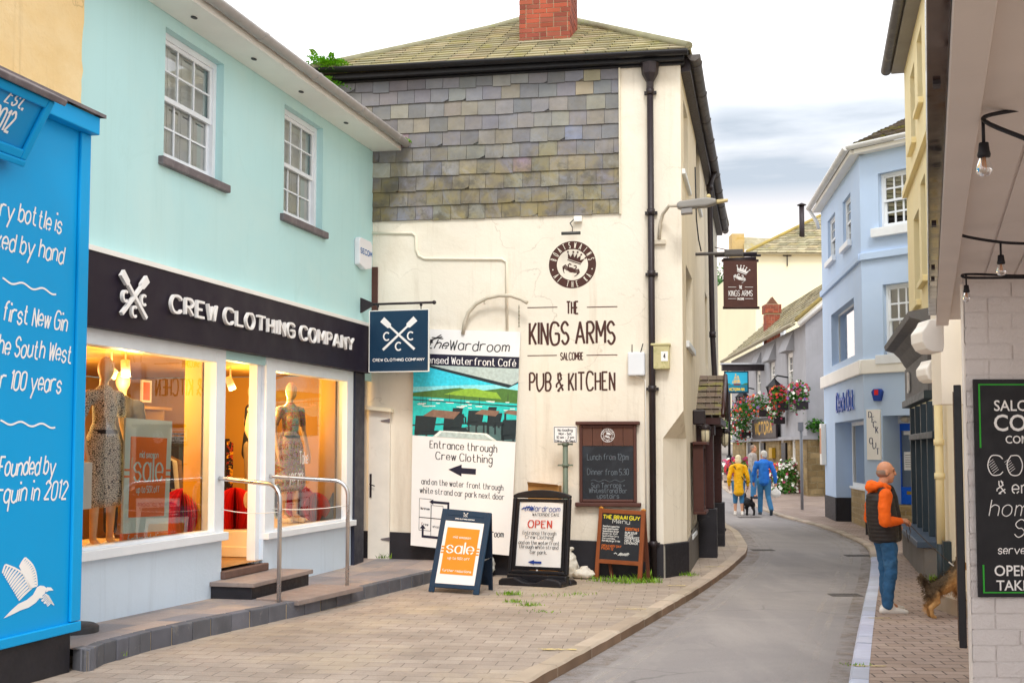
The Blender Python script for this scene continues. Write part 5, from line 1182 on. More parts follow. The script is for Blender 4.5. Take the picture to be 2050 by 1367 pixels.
# old bracket, cables, lamp over badge, boxes
mCREAMMET = M('cfc5b2', .55, .1, 4, .1, 40, stains=(('8d8a5c', 6, .58, .75, .5),), name='cream_painted_iron')
o = thing('sign_bracket', 'arched cream iron bracket with a dangling chain above the cafe board', 'bracket', PF.P(*PF.uv(928, 660), 0)); mb = MB(mCREAMMET)
mb.tube([PF.P(*PF.uv(x, y, .12 + .0 * k), .06 + .02 * k) for k, (x, y) in enumerate(((925, 668), (929, 645), (937, 625), (953, 608), (975, 597), (1000, 592), (1025, 593), (1045, 600), (1058, 608)))], .029, 10); mb.build('arch', o)
mb = MB(M('6f6440', .5, .2, 8, .1, 40, metal=.6)); a, b = PF.uv(1039, 606, .18)
for k in range(11): y = b - .05 - k * .027; fr = Fr(PF.P(a, y, .18), PF.u if k % 2 else PF.n, PF.v, PF.n if k % 2 else -PF.u); mb.tube([fr.P(.009 * math.cos(t * .785), .018 * math.sin(t * .785)) for t in range(9)], .0035, 5)
mb.tube([PF.P(a - .01, b - .36, .18), PF.P(a, b - .33, .18), PF.P(a + .012, b - .36, .18)], .005, 5); mb.build('chain', o)
a, b = PF.uv(970, 600, .12); mb = MB(mCREAMMET); mb.tube([PF.P(a, b, .13), PF.P(a, b - .07, .13), PF.P(a + .02, b - .06, .13)], .01, 6); mb.build('hook', o)
o = thing('badge_lamp', 'dark picture light on a thin arm above the round crown badge', 'lamp', PF.P(*PF.uv(1146, 470), 0)); r_ = rect(PF, 1150, 446, 1166, 434)
mb = MB(mWHITE); mb.box(PF, *r_, .001, .08); mb.build('junction_box', o, bev=.01); mb = MB(M('4a4a48', .5, .1, 4, 0, 1)); a, b = PF.uv(1143, 467, .25)
mb.tube([PF.P(r_[0], (r_[2] + r_[3]) / 2, .05), PF.P(r_[0] - .05, r_[2] - .03, .12), PF.P(a + .02, b + .09, .22), PF.P(a + .02, b, .25)], .008, 6); mb.tube([PF.P(a - .14, b, .25), PF.P(a + .14, b, .25)], .024, 10); mb.build('lamp_bar', o)
o = thing('meter_box', 'white plastic box left of the black drainpipe', 'utility box', PF.P(*PF.uv(1275, 756), 0)); r_ = rect(PF, 1258, 753, 1292, 706); mb = MB(M('dfe3e8', .4, .04, 2, 0, 1)); mb.box(PF, *r_, .001, .13); mb.build('box', o, bev=.02)
mb = MB(mBLACK); mb.tube([PF.P(r_[0] + .06, r_[3] - .01, .05), PF.P(r_[0] + .06, r_[3] + .12, .05)], .007, 6); mb.build('antenna', o); mb = MB(mBLACK); mb.tube([PF.P(r_[1] - .07, r_[3] - .01, .05), PF.P(r_[1] - .03, r_[3] + .13, .05)], .007, 6); mb.build('antenna', o)
mb = MB(mWHITE); x_ = PF.uv(1293, 900)[0]
mb.tube([PF.P(r_[0] + .1, r_[2], .05), PF.P(x_, r_[2] - .06, .03), PF.P(x_, PF.uv(1293, 1085)[1], .03)], .01, 6); mb.build('cable', o)
o = thing('meter_box', 'algae-stained cream box numbered 4 right of the black drainpipe', 'utility box', PF.P(*PF.uv(1322, 740), 0)); r_ = rect(PF, 1306, 740, 1341, 689); mb = MB(M('c5bd8e', .6, .15, 5, .2, 30, stains=(('8a8a45', 7, .5, .68, .7),))); mb.box(PF, *r_, .001, .14); mb.box(PF, r_[0] - .015, r_[1] + .015, r_[3] - .03, r_[3] + .005, .001, .155); mb.build('box', o, bev=.012)
mb = MB(mPOSTW); cx_ = r_[0] + (r_[1] - r_[0]) * .72; cy_ = (r_[2] + r_[3]) / 2 - .0; mb.box(PF, cx_ - .05, cx_ + .05, cy_ - .07, cy_ + .07, .141, .144); lb_ = mb.build('number_plate', o); mb = MB(mBLACKINK); stroke_text(mb, PF, '4', cx_, cy_ - .03, .065, .012, xs=.8, c=.1455, align='c'); mb.build('digit', lb_)
# street lamp on the corner
o = thing('street_lamp', 'grey street lamp on a curved cream arm at the corner of the pub', 'street lamp', PF.P(*PF.uv(1320, 487), 0)); mb = MB(mCREAMMET); LA = at(1362, 412, 16.9)
b0_ = PF.P(*PF.uv(1320, 480), .06); mid = PF.P(*PF.uv(1322, 450), .06)
mb.tube([b0_, mid, PF.P(*PF.uv(1328, 432), .12), PF.P(*PF.uv(1341, 419), .25), LA], .025, 10); r_ = rect(PF, 1310, 490, 1333, 481); mb.box(PF, *r_, .001, .06); mb.build('arm', o)
mb = MB(M('8b8883', .5, .1, 4, .05, 30)); LB = LA + PF.u * .42 + V((0, 0, .03)); d = (LB - LA).normalized(); LFr = Fr(LA - d * .05, d, Z, d.cross(Z)); mb.prism(LFr, [(0, -.03), (.05, -.05), (.42, -.06), (.56, -.03), (.56, .03), (.42, .07), (.05, .055), (0, .03)], -.09, .09); mb.build('lamp_head', o, bev=.025)
mb = MB(M('8f8c8a', .5, .1, 3, 0, 1)); mb.box(LFr, .06, .22, -.13, -.055, -.07, .07); mb.m(M('c9b784', .4, .1, 3, 0, 1)); mb.prism(LFr, [(.56, -.025), (.72, -.01), (.72, .02), (.56, .025)], -.05, .05); mb.ell(LFr.P(.45, .09), .035, 8, 6); mb.build('lens', o, bev=.008)
# porch: dark brown posts under a small gabled slate canopy, lanterns, menu case
mPOST = M('3a1c1a', .35, .12, 3, .04, 30, name='oxblood_gloss')
pr = thing('porch', 'oxblood pub porch with small slated canopy and black pedestals', 'porch', PS.P(4.6, 0, .2))
for a, c_ in ((3.35, .28), (5.75, .33)):
    mb = MB(mPOST); mb.box(PS, a, a + .34, .85, 2.28, .0, c_); mb.box(PS, a - .03, a + .37, 2.1, 2.27, .0, c_ + .03); mb.build('post', pr, bev=.01)
    mb = MB(mBLACKPL); mb.box(PS, a - .04, a + .38, -.3, .849, .0, c_ + .05); mb.build('pedestal', pr, bev=.01)
mb = MB(mROOFB); zt, zb, ae, am = 3.2, 2.42, 3.1, 4.65
for sg in (-1, 1):
    E = ae if sg < 0 else 2 * am - ae
    for i in range(7):
        t0_, t1_ = i / 7, (i + 1) / 7
        for k in range(3):
            mb.col = shade((1.1, 1.05, 1)); c0_, c1_ = .0 + .46 * k / 3, .46 * (k + .97) / 3; x0, x1 = E + (am - E) * t0_, E + (am - E) * t1_; q = [PS.P(x0, zb + (zt - zb) * t0_ + .02, c0_), PS.P(x0, zb + (zt - zb) * t0_ + .02, c1_), PS.P(x1, zb + (zt - zb) * t1_, c1_), PS.P(x1, zb + (zt - zb) * t1_, c0_)]
            mb.face(q)
mb.build('canopy_roof', pr)
mb = MB(mPOST); mb.box(PS, ae + .04, 2 * am - ae - .04, zb - .14, zb - .03, .0, .42)
for E in (ae, 2 * am - ae): mb.tube([PS.P(E, zb, .46), PS.P(am, zt, .46)], .04, 6)
mb.build('beam', pr); mb = MB(mCREAMS); mb.face([PS.P(ae + .1, zb, .40), PS.P(2 * am - ae - .1, zb, .40), PS.P(am, zt - .05, .40)]); mb.build('gable_infill', pr)
def roundrun(a, c, z): return PS.P(a, z, c)
for (a, c_, z_, lab) in ((3.0, .17, 2.10, 'bulkhead lantern on the nearer porch post of the pub'), (5.95, .40, 2.08, 'bulkhead lantern beyond the far porch post of the pub')):
    o = thing('wall_lantern', lab, 'lantern', PS.P(a, z_, c_), 'lanterns on the pub porch'); fr = Fr(PS.P(a, z_, c_), PS.u, Z, PS.n)
    mb = MB(M('d9cfb0', .3, .05, 3, 0, 1)); mb.lathe(fr, [(0, -.17), (.05, -.15), (.075, -.08), (.08, .06), (.06, .1)], 12); mb.build('glass', o)
    mb = MB(mIRON); mb.lathe(fr, [(.09, .09), (.1, .13), (.06, .17), (0, .19)], 12)
    for k in range(6): t_ = k * math.pi / 3; mb.tube([fr.P(.083 * math.cos(t_), .1, .083 * math.sin(t_)), fr.P(.083 * math.cos(t_), -.08, .083 * math.sin(t_)), fr.P(.0, -.185, 0)], .006, 5)
    mb.tube([fr.P(0, .16, 0), fr.P(0, .16, -c_ + .01)], .02, 8); mb.build('cage', o)
a, a_2, zt_, zb_ = 2.25, 3.0, 1.93, .86
mc = thing('menu_case', 'narrow brown menu board on the street side wall of the pub', 'menu board', PS.P(a, zb_, 0)); mb = MB(mBROWNT); ring(mb, PS, a, a_2, zb_, zt_, .06, .001, .17); mb.box(PS, a - .06, a_2 + .06, zt_ + .001, zt_ + .05, .001, .23); mb.box(PS, a - .06, a_2 + .06, zb_ - .05, zb_ - .001, .001, .21); mb.build('frame', mc, bev=.006)
mb = MB(mCHALK); mb.box(PS, a + .06, a_2 - .06, zb_ + .06, zt_ - .06, .001, .15); bd_ = mb.build('board', mc); mb = MB(mCHALKW)
for k in range(6): mb.ribbon(PS, [((a + .14) + q * .03, zt_ - .22 - k * .14 + .018 * math.sin(q * (1.7 + .3 * k))) for q in range(11 + (k * 5) % 7)], .008, .153)
mb.build('chalk_scribble', bd_)
mb = MB(mIRON); mb.box(PS, 2.3, 2.46, 2.26, 2.5, .0, .2); o = mb.build('wall_speaker', bev=.02); tag(o, 'small dark speaker box on the side wall above the menu board', 'lamp')  # a speaker box, gives no light
# arm lamp with cable on the side wall
o = thing('floodlight', 'dark floodlight on a short arm high on the side wall', 'floodlight', PS.P(*PS.uv(1398, 509), 0)); a, b = PS.uv(1398, 509, .05); mb = MB(M('5b5858', .5, .1, 3, 0, 1)); mb.tube([PS.P(a, b, 0), PS.P(a, b, .5)], .03, 8); mb.box(PS, a - .05, a + .2, b - .04, b + .06, .5, .82); mb.build('lamp_head', o, bev=.015)
mb = MB(mBLACK); mb.tube([PS.P(a - .2, b + 1.5, .02), PS.P(a - .15, b + .6, .03), PS.P(a - .05, b + .25, .06), PS.P(a, b + .05, .1)], .012, 6); mb.build('cable', o)
# pub hanging sign over the street
sp_ = PS.uv(1412, 510, 0); O = PS.P(PS.uv(1437, 560)[0] * .86, 0, 0); Ys = O.y; O.z = at(1440, 513, Ys).z
SF = Fr(O, (1, 0, 0), Z, (0, -1, 0))
def sx(px, py): return SF.uv(px, py)
hs = thing('hanging_pub_sign', 'brown hanging pub sign with white crown and crab', 'hanging sign', O); x0, x1, y0, y1 = rect(SF, 1449, 616, 1515, 522)
mb = MB(mBROWNT); mb.box(SF, x0, x1, y0, y1, -.03, .03); bo = mb.build('sign_board', hs)
mb = MB(M('3a2420', .5, .1, 4, 0, 1)); mb.tube([SF.P(x0 - .04, y1, 0), SF.P(x1 + .04, y1, 0)], .035, 8); mb.tube([SF.P(x0 - .02, y0, 0), SF.P(x1 + .05, y0, 0)], .035, 8); mb.build('rail', bo)
mb = MB(mIRON); mb.tube([SF.P(0 - .2, 0), SF.P(x1 + .1, .02)], .028, 8); mb.tube([SF.P(x0 - .1, .05), SF.P(x1, .06)], .045, 8); mb.tube([SF.P(x0 + .0, -.08), SF.P(x1 - .02, -.05)], .04, 8); mb.tube([SF.P(-.15, .25), SF.P(x1 * .8, .05)], .012, 6); mb.build('bracket', hs)
for t in (.12, .85): mb = MB(mIRON); x = x0 + (x1 - x0) * t; mb.tube([SF.P(x, .0), SF.P(x, y1)], .012, 6); mb.build('hanger', hs)
mb = MB(mLETTER); cx, W_ = (x0 + x1) / 2, x1 - x0; H_ = y1 - y0
crown_crab(mb, SF, cx, y1 - H_ * .30, W_ * .24, .033); stroke_text(mb, SF, 'THE', cx, y0 + H_ * .40, H_ * .065, .014, xs=.45, c=.033, align='c'); stroke_text(mb, SF, 'KINGS ARMS', cx, y0 + H_ * .245, H_ * .115, .0135, width=W_ * .70, c=.033, align='c'); stroke_text(mb, SF, 'SALCOMBE', cx, y0 + H_ * .165, H_ * .04, .01, width=W_ * .2, c=.033, align='c')
for y in (.43, .185):
    for sg in (-1, 1): mb.box(SF, cx + sg * W_ * .25 - W_ * .12, cx + sg * W_ * .25 + W_ * .12, y0 + H_ * y, y0 + H_ * y + .01, .031, .033)
mb.build('lettering', bo)
# fern tuft in the end of the gutter
def fronds(mb, c, n, L, spread, cols, up=.6):
    for k in range(n):
        a = rnd.uniform(0, 6.28); p = V(c) + V((rnd.uniform(-1, 1), rnd.uniform(-.5, .5), rnd.uniform(-.3, .3))) * spread; d = V((math.cos(a), math.sin(a) * .6, rnd.uniform(-.4, 1) * up)).normalized(); l_ = L * rnd.uniform(.5, 1.1); s_ = d.cross(V((.2, .3, 1))).normalized()
        mb.col = shade(rnd.choice(cols), .7, 1.3)
        for j in range(5):
            t = (j + 1) / 6; q = p + d * (l_ * t) - V((0, 0, l_ * .5 * t * t)); w_ = l_ * .22 * (1 - t * .7)
            for sg in (-1, 1): mb.face([q, q + s_ * sg * w_ + d * w_ * .6, q + s_ * sg * w_ * .6 + d * w_ * 1.1, q + d * w_ * .5])
mb = MB(mFERN); fronds(mb, PF.P(aL - .02, bE + .22, .3), 70, .32, .2, [(.9, 1, .5), (.7, .9, .4), (1.1, 1.1, .5)]); fronds(mb, PF.P(aL - .05, bE - .1, .32), 60, .32, .16, [(.9, 1, .5), (.7, .9, .4)]); tag(mb.build('fern_clump'), 'bright green fern growing from the left end of the pub gutter', 'fern')
# ---------------------------------------------------------------- cafe board on the pub wall
Q4 = [PF.P(*PF.uv(*p, c), c) for p, c in (((829, 658), .05), ((1042, 664), .05), ((1022, 1112), .22), ((822, 1091), .22))]
CB = Quad(*Q4); W_, H_ = CB.W, CB.H; cb = thing('cafe_board', 'tall white cafe board with harbour photograph leaning on the pub wall', 'board', CB.P(W_ / 2, 0))
mb = MB(mPOSTW); mb.box(CB, 0, W_, 0, H_, -.03, 0); pn = mb.build('panel', cb)
def fy(py): return H_ * (1 - (py - 661) / 441.0)
yP1, yP0 = fy(735), fy(880)
mb = MB(mINK); mb.box(CB, 0, W_, yP1, fy(712), .001, .003); mb.build('title_band', pn)
# printed harbour photograph: flat shapes in printed colours
PR = {k: M(v, .5, .22, 22, 0, 1, name='print_' + k) for k, v in dict(sky='35d0e8', skyl='8fe3ea', sea='25c9c2', hill='8cb83a', hilld='4f7a35', awn='b8c8c4', dark='1c2b30', deck='4a6a6a', boat='e8efe8', table='8a6a58').items()}
mb = MB(PR['sky']); mb.box(CB, 0, W_, yP0, yP1, .001, .002)
def pq(m_, pts, c): mb.m(PR[m_]); mb.flat(CB, [(min(1, x) * W_, yP0 + max(0, y) * (yP1 - yP0)) for x, y in pts], c)
pq('skyl', [(0, .62), (1, .62), (1, .78), (.5, .74), (0, .68)], .0025); pq('sea', [(0, .0), (1, .0), (1, .55), (0, .58)], .003)
pq('hilld', [(0, .55), (1, .52), (1, .70), (.85, .72), (.6, .66), (.45, .70), (.25, .66), (0, .60)], .0032); pq('hill', [(.3, .60), (.85, .57), (.8, .66), (.5, .69)], .0034); pq('hill', [(.45, .655), (.7, .67), (.6, .70), (.5, .69)], .0035)
pq('awn', [(.15, 1), (1, 1), (1, .80), (.92, .76)], .0032); pq('dark', [(.05, 1), (.16, 1), (.94, .77), (.91, .73)], .0036); pq('dark', [(.91, .73), (.94, .77), (1, .82), (1, .80)], .0036)
for k in range(26):
    x, y = rnd.uniform(.02, .98), rnd.uniform(.40, .53); w__ = rnd.uniform(.02, .07); pq('boat', [(x, y), (x + w__, y), (x + w__ * 1.1, y + .015), (x - .01, y + .012)], .0038)
    if rnd.random() < .4: pq('dark', [(x + w__ * .5, y + .02), (x + w__ * .5 + .004, y + .02), (x + w__ * .5 + .004, y + .13), (x + w__ * .5, y + .13)], .0039)
pq('deck', [(.2, 0), (1, 0), (1, .22), (.6, .20)], .0036); pq('dark', [(0, .495), (1, .475), (1, .49), (0, .508)], .004); pq('dark', [(.0, .13), (1, .26), (1, .28), (.0, .15)], .004)
def chair(x, y, s, f=1):
    pq('dark', [(x, y), (x + .16 * s, y + .02), (x + .18 * s * f, y + .20 * s), (x + .01, y + .19 * s)], .0044); pq('dark', [(x, y - .04 * s), (x + .22 * s, y - .02 * s), (x + .2 * s, y + .03 * s), (x, y + .02)], .0044)
    for dx in (.01, .09, .17, .21): pq('dark', [(x + dx * s, y), (x + dx * s + .014, y), (x + dx * s + .02 * f, y - .17 * s), (x + dx * s, y - .17 * s)], .0044)
def table(x, y, s):
    pq('table', [(x, y), (x + .25 * s, y - .02), (x + .3 * s, y + .07 * s), (x + .08 * s, y + .08 * s)], .0046)
    for dx in (.02, .22, .28): pq('dark', [(x + dx * s, y), (x + dx * s + .02, y), (x + dx * s + .02, y - .22 * s), (x + dx * s, y - .22 * s)], .0043)
table(.1, .28, 1.2); table(.6, .35, .8); table(.87, .38, .6); chair(.30, .12, 1.1); chair(.02, .05, 1.2); chair(.53, .22, .9); chair(.72, .22, .8); chair(.38, .30, .6); chair(.72, .36, .5); chair(.86, .06, 1.2)
pq('boat', [(.2, 0), (.82, 0), (.72, .09), (.27, .09)], .005); pq('awn', [(.24, 0), (.78, 0), (.70, .07), (.29, .07)], .0053)
mb.build('harbour_print', pn)
mb = MB(mBLACKINK)
def ct(t, x, y, h, w, wd, **k): stroke_text(mb, CB, t, x * W_, y, h, w, width=wd * W_, c=k.pop('c', .003), align='c', **k)
HW_ = dict(slant=.12, contrast=.75, jit=.25)
ct('Wardroom', .62, fy(702), .145, .017, .56, **HW_); ct('the', .22, fy(700), .13, .017, .19, slant=.5)
for k in range(3): mb.ribbon(CB, [(W_ * (.13 + .02 * k), fy(690 - 6 * k)), (W_ * (.26 + .01 * k), fy(672 + 4 * k))], .015, .003)
SE = dict(serif=.38, contrast=.6, sp=1.5)
ct('Entrance through', .5, fy(903), .105, .014, .65, **SE); ct('Crew Clothing', .51, fy(925), .105, .014, .55, **SE)
ct('and on the water front through', .5, fy(977), .08, .010, .80, **SE); ct('white strand car park next door', .5, fy(995), .08, .010, .83, **SE)
ct('Wardroom', .80, fy(1068), .09, .012, .24, **HW_)
mb.m(mINK)
ya = fy(944); mb.flat(CB, [(x * W_, ya + y * H_) for x, y in ((.36, 0), (.49, .027), (.49, .012), (.63, .012), (.63, -.014), (.49, -.014), (.49, -.027))], .003)
def bx(x0, x1, y0, y1, w__=.006):
    mb.m(mBLACKINK); ring(mb, CB, x0 * W_, x1 * W_, fy(y1), fy(y0), w__, .002, .003)
bx(.08, .2, 1006, 1044); bx(.08, .2, 1044, 1070); bx(.2, .32, 1018, 1044); bx(.2, .32, 1044, 1080)
mb.m(mINK); mb.box(CB, .22 * W_, .38 * W_, fy(1014), fy(1009), .003, .004); mb.flat(CB, [(.22 * W_, fy(1006)), (.22 * W_, fy(1017)), (.18 * W_, fy(1011.5))][::-1], .0045); mb.box(CB, .36 * W_, .38 * W_, fy(1040), fy(1014), .003, .004)
mb.box(CB, .11 * W_, .35 * W_, fy(1084), fy(1079), .003, .004); mb.box(CB, .11 * W_, .13 * W_, fy(1079), fy(1066), .003, .004); mb.flat(CB, [(.09 * W_, fy(1066)), (.15 * W_, fy(1066)), (.12 * W_, fy(1058))], .0045)
stroke_text(mb, CB, 'Wardroom', .14 * W_, fy(1028), .03, .006, width=.09 * W_, c=.003, align='c'); stroke_text(mb, CB, 'Crew', .14 * W_, fy(1060), .04, .005, width=.07 * W_, c=.003, align='c'); stroke_text(mb, CB, 'shops', .26 * W_, fy(1062), .03, .005, width=.08 * W_, c=.003, align='c')
mb.build('lettering', pn); mb = MB(mLETTER); ct('Licensed Waterfront Caf\u00e9', .505, fy(731), .10, .014, .93, c=.0045, **SE); mb.build('title_lettering', pn)
# ---------------------------------------------------------------- chalkboard, loading sign, parcels by the wall
ck = rect(PF, 1160, 1005, 1274, 850, c=.06); o = thing('chalkboard', 'large wall chalkboard in a brown timber frame with faded writing', 'chalkboard', PF.P((ck[0] + ck[1]) / 2, ck[2], 0))
hb = PF.uv(1217, 892, .06)[1]
mb = MB(mBROWNT); ring(mb, PF, ck[0], ck[1], ck[2], ck[3], .045, .001, .075); mb.box(PF, ck[0] - .05, ck[1] + .05, ck[3] + .001, ck[3] + .05, .001, .12); mb.box(PF, ck[0] - .06, ck[1] + .06, ck[2] - .06, ck[2] - .001, .001, .11); mb.build('frame', o, bev=.012)
mb = MB(M('5e3a2c', .65, .15, 5, .15, 25, name='brown_planks')); n = 5
for k in range(n): w__ = (ck[1] - ck[0] - .09) / n; mb.box(PF, ck[0] + .045 + k * w__ + .003, ck[0] + .045 + (k + 1) * w__ - .003, hb, ck[3] - .045, .001, .06)
mb.build('plank_header', o)
mb = MB(mCHALK); mb.box(PF, ck[0] + .045, ck[1] - .045, ck[2] + .045, hb - .001, .001, .055); bd_ = mb.build('board', o); mb = MB(mCHALKW); cx = (ck[0] + ck[1]) / 2
for t, y, wd, h in (('Lunch from 12pm', 920, .72, .085), ('Dinner from 5.30', 950, .72, .085), ('Sun Terrace +', 976, .58, .07), ('Whitestrand Bar', 986, .66, .065), ('upstairs', 997, .38, .065)): stroke_text(mb, PF, t, cx, PF.uv(1217, y, .06)[1], h, .008, width=wd * (ck[1] - ck[0]), c=.057, align='c', jit=.3)
mb.ribbon(PF, [(cx + (k - 10) * .025, PF.uv(1217, 962, .06)[1] + .015 * math.sin(k)) for k in range(21)], .006, .057); mb.build('lettering', bd_)
mb = MB(mLETTER); bcy = (hb + ck[3]) / 2
for k in range(32):
    for r_, w__ in ((.10, .006), (.067, .004)): t0_, t1_ = 2 * math.pi * k / 32, 2 * math.pi * (k + 1) / 32; mb.face([PF.P(cx + r * math.cos(t), bcy + r * math.sin(t), .063) for r, t in ((r_ - w__, t0_), (r_, t0_), (r_, t1_), (r_ - w__, t1_))])
crown_crab(mb, PF, cx, bcy, .05, .063); arc_text(mb, PF, 'BOATSWAINS', cx, bcy, .081, .022, .004, 90, 17, .063); arc_text(mb, PF, 'AT THE KA', cx, bcy, .081, .022, .004, 270, 15, .063, False); mb.build('badge', o)
o = thing('parking_sign', 'small white no loading sign on a grey-green post', 'sign', PF.P(PF.uv(1132, 1120, .3)[0], .05, .3)); r_ = rect(PF, 1108, 886, 1155, 853, c=.36)
mb = MB(mPOSTW); mb.box(PF, *r_, .34, .355); pl_ = mb.build('plate', o, bev=.004); mb = MB(mBLACKINK); ring(mb, PF, r_[0] + .008, r_[1] - .008, r_[2] + .008, r_[3] - .008, .008, .3555, .357)
for k, t in enumerate(('No loading', 'Mon - Sat', '10 am - 2 pm', '1 May - 30 Sept')): stroke_text(mb, PF, t, (r_[0] + r_[1]) / 2, r_[3] - .07 - k * .052, .032, .0065, width=(r_[1] - r_[0]) * (.62, .54, .74, .86)[k], c=.357, align='c')
mb.build('lettering', pl_); xp = PF.uv(1132, 950, .3)[0]; mb = MB(M('6d7868', .55, .12, 4, .1, 40, name='grey_green_post')); mb.tube([PF.P(xp, -.05, .3), PF.P(xp, r_[2] + .2, .3)], .038, 12)
for yy in (931, 889): z_ = PF.uv(1132, yy, .3)[1]; mb.tube([PF.P(xp, z_ - .02, .3), PF.P(xp, z_ + .02, .3)], .05, 12); mb.box(PF, xp - .11, xp + .11, z_ - .012, z_ + .012, .30, .32)
mb.build('post', o)
# ---------------------------------------------------------------- cornflower blue shop on the bend
BLF = wall((8.54, 32.8), (7.75, 26.4)); BRF = wall((7.75, 26.4), (9.75, 24.0)); LB = (V((8.54, 32.8)) - V((7.75, 26.4))).length
bl = thing('blue_shop', 'cornflower blue corner building with white band and bright blue door', 'shop', V((8.6, 27, 0)))
zE = BLF.uv(1713, 322)[1]; zW0, zW1 = BRF.uv(1732, 749)[1], BRF.uv(1732, 720)[1]; zM0 = BRF.uv(1727, 522)[1]; zM1 = BRF.uv(1727, 508)[1]
def hrect(fr, x0, x1, yt, yb):
    xm = (x0 + x1) / 2; return fr.uv(x0, 700)[0], fr.uv(x1, 700)[0], fr.uv(xm, yb)[1], fr.uv(xm, yt)[1]
wA = hrect(BLF, 1661, 1676, 428, 515); wB = hrect(BLF, 1692, 1708, 388, 484); wC = hrect(BLF, 1665, 1711, 612, 722); gO = hrect(BLF, 1669, 1728, 842, 1040); gO = (gO[0], LB - .05, -.2, gO[3])
mb = MB(mBLUEW); wallgrid(mb, BLF, 0, LB, zW0, zE, [wA, wB, wC], .25); wallgrid(mb, BLF, 0, LB, -.3, zW0, [gO], .46)
rA = hrect(BRF, 1764, 1848, 338, 450); rB = hrect(BRF, 1769, 1850, 565, 708); rD = hrect(BRF, 1764, 1850, 831, 1040); rD = (rD[0], rD[0] + 1.75, -.2, rD[3]); RW = 2.75
wallgrid(mb, BRF, 0, RW, zW0, zE, [rA, rB], .22); wallgrid(mb, BRF, 0, RW, -.3, zW0, [rD], .75)
mb.face([BLF.P(0, -.3), BLF.P(0, zE), BLF.P(0, zE, -6), BLF.P(0, -.3, -6)]); mb.build('wall', bl)
mb = MB(mBLUEW); mb.face([BLF.P(gO[0], -.2, -.46), BLF.P(gO[1], -.2, -.46), BLF.P(gO[1], gO[3], -.46), BLF.P(gO[0], gO[3], -.46)]); mb.face([BRF.P(rD[0], -.2, -.75), BRF.P(rD[1], -.2, -.75), BRF.P(rD[1], rD[3], -.75), BRF.P(rD[0], rD[3], -.75)]); mb.build('recess_wall', bl)
mb = MB(mWHITE)
for fr, L in ((BLF, LB), (BRF, RW)): mb.box(fr, 0 if fr is BRF else -.05, L, zW0, zW1, .001, .09)
mb.build('white_band', bl, bev=.02); mb = MB(mBLUEW)
for fr, L in ((BLF, LB), (BRF, RW)): mb.box(fr, 0, L, zM0, zM1, .001, .07)
mb.build('string_course', bl, bev=.01)
mb = MB(mBLACKPL); zp = BLF.uv(1690, 1000)[1]; mb.box(BLF, 0, gO[0], -.3, zp, .001, .02); mb.build('plinth', bl); mb = MB(mBLACKPL); mb.box(BRF, 0, rD[0], -.3, zp - .1, .001, .02); 
mb.build('plinth', bl); mb = MB(mBLACKPL); fj = Fr(BLF.P(gO[0], 0), -BLF.n, Z, BLF.u); mb.box(fj, 0, .45, -.3, zp, .001, .02); mb.build('plinth', bl)
for w_ in (wA, wB): sash(bl, BLF, *w_, rec=.07, cols=2, rows=2, fw=.05, back=None, sill=(.05, .14), silld=.10, glass=mGLASSD)
for w_ in (rA, rB): sash(bl, BRF, *w_, rec=.12, cols=4, rows=2, fw=.06, back='blind', sill=(.14, .20), silld=.12, glass=mGLASSD, bw=.04)
mb = MB(mWFRAME); ring(mb, BLF, wC[0], wC[1], wC[2], wC[3], .05, -.24, -.18); w_ = mb.build('window', bl); g = MB(mGLASSD); g.flat(BLF, [(wC[0], wC[2]), (wC[1], wC[2]), (wC[1], wC[3]), (wC[0], wC[3])], -.2); g.build('glass', w_); g = MB(mROOM); g.flat(BLF, [(wC[0] - 4, wC[2] - .5), (wC[1] + .3, wC[2] - .5), (wC[1] + .3, wC[3] + .5), (wC[0] - 4, wC[3] + .5)], -.6); g.build('room_backdrop', w_)
zs = BLF.uv(1717, 980)[1]; mb = MB(mWFRAME); ring(mb, BLF, gO[0] + .3, gO[1], zs, gO[3], .09, -.45, -.37); mb.box(BLF, gO[0] + .2, gO[1] + .04, zs - .06, zs - .001, -.45, -.30); w_ = mb.build('shop_window', bl, bev=.008); g = MB(mGLASSD); g.flat(BLF, [(gO[0] + .35, zs), (gO[1], zs), (gO[1], gO[3]), (gO[0] + .35, gO[3])], -.41); g.build('glass', w_)
mSTONE = brick_mat('rubble_stone', 'b49a6c', '94805c', 'a8977a', .34, .13, .012, rot=(R(90), 0, 0), dist=.08, var=.3, bump=.9, bd=.03, stains=(('6d5d42', 2.0, .55, .8, .6), ('cbb78c', 3, .6, .75, .5)))
mb = MB(mSTONE); mb.box(BLF, gO[0] + .3, gO[1], -.3, zs - .061, -.45, -.33); mb.build('stone_riser', bl)
# door, step, lamp
dz = BRF.uv(1800, 1012)[1]; mBD = M('1560d8', .35, .05, 2, .02, 40, name='bright_blue_door'); d0_ = BRF.uv(1792, 900, -.7)[0]; d1_ = d0_ + 1.0
mb = MB(mWFRAME); mb.box(BRF, d0_ - .11, d0_, dz, rD[3], -.74, -.6); mb.box(BRF, d0_, d1_, rD[3] - .16, rD[3], -.74, -.6); mb.build('door_frame', bl)
mb = MB(mBD); ring(mb, BRF, d0_, d1_, dz, rD[3] - .16, .16, -.73, -.66, .38); dr = mb.build('door', bl, bev=.01); g = MB(mGLASSD); g.flat(BRF, [(d0_ + .15, dz + .3), (d1_ - .1, dz + .3), (d1_ - .1, rD[3] - .3), (d0_ + .15, rD[3] - .3)], -.70); g.build('glass', dr); mb = MB(M('c9a545', .35, .1, 3, 0, 1, metal=.8)); mb.box(BRF, d0_ + .30, d0_ + .62, dz + .22, dz + .29, -.659, -.65); mb.build('letterbox', dr)
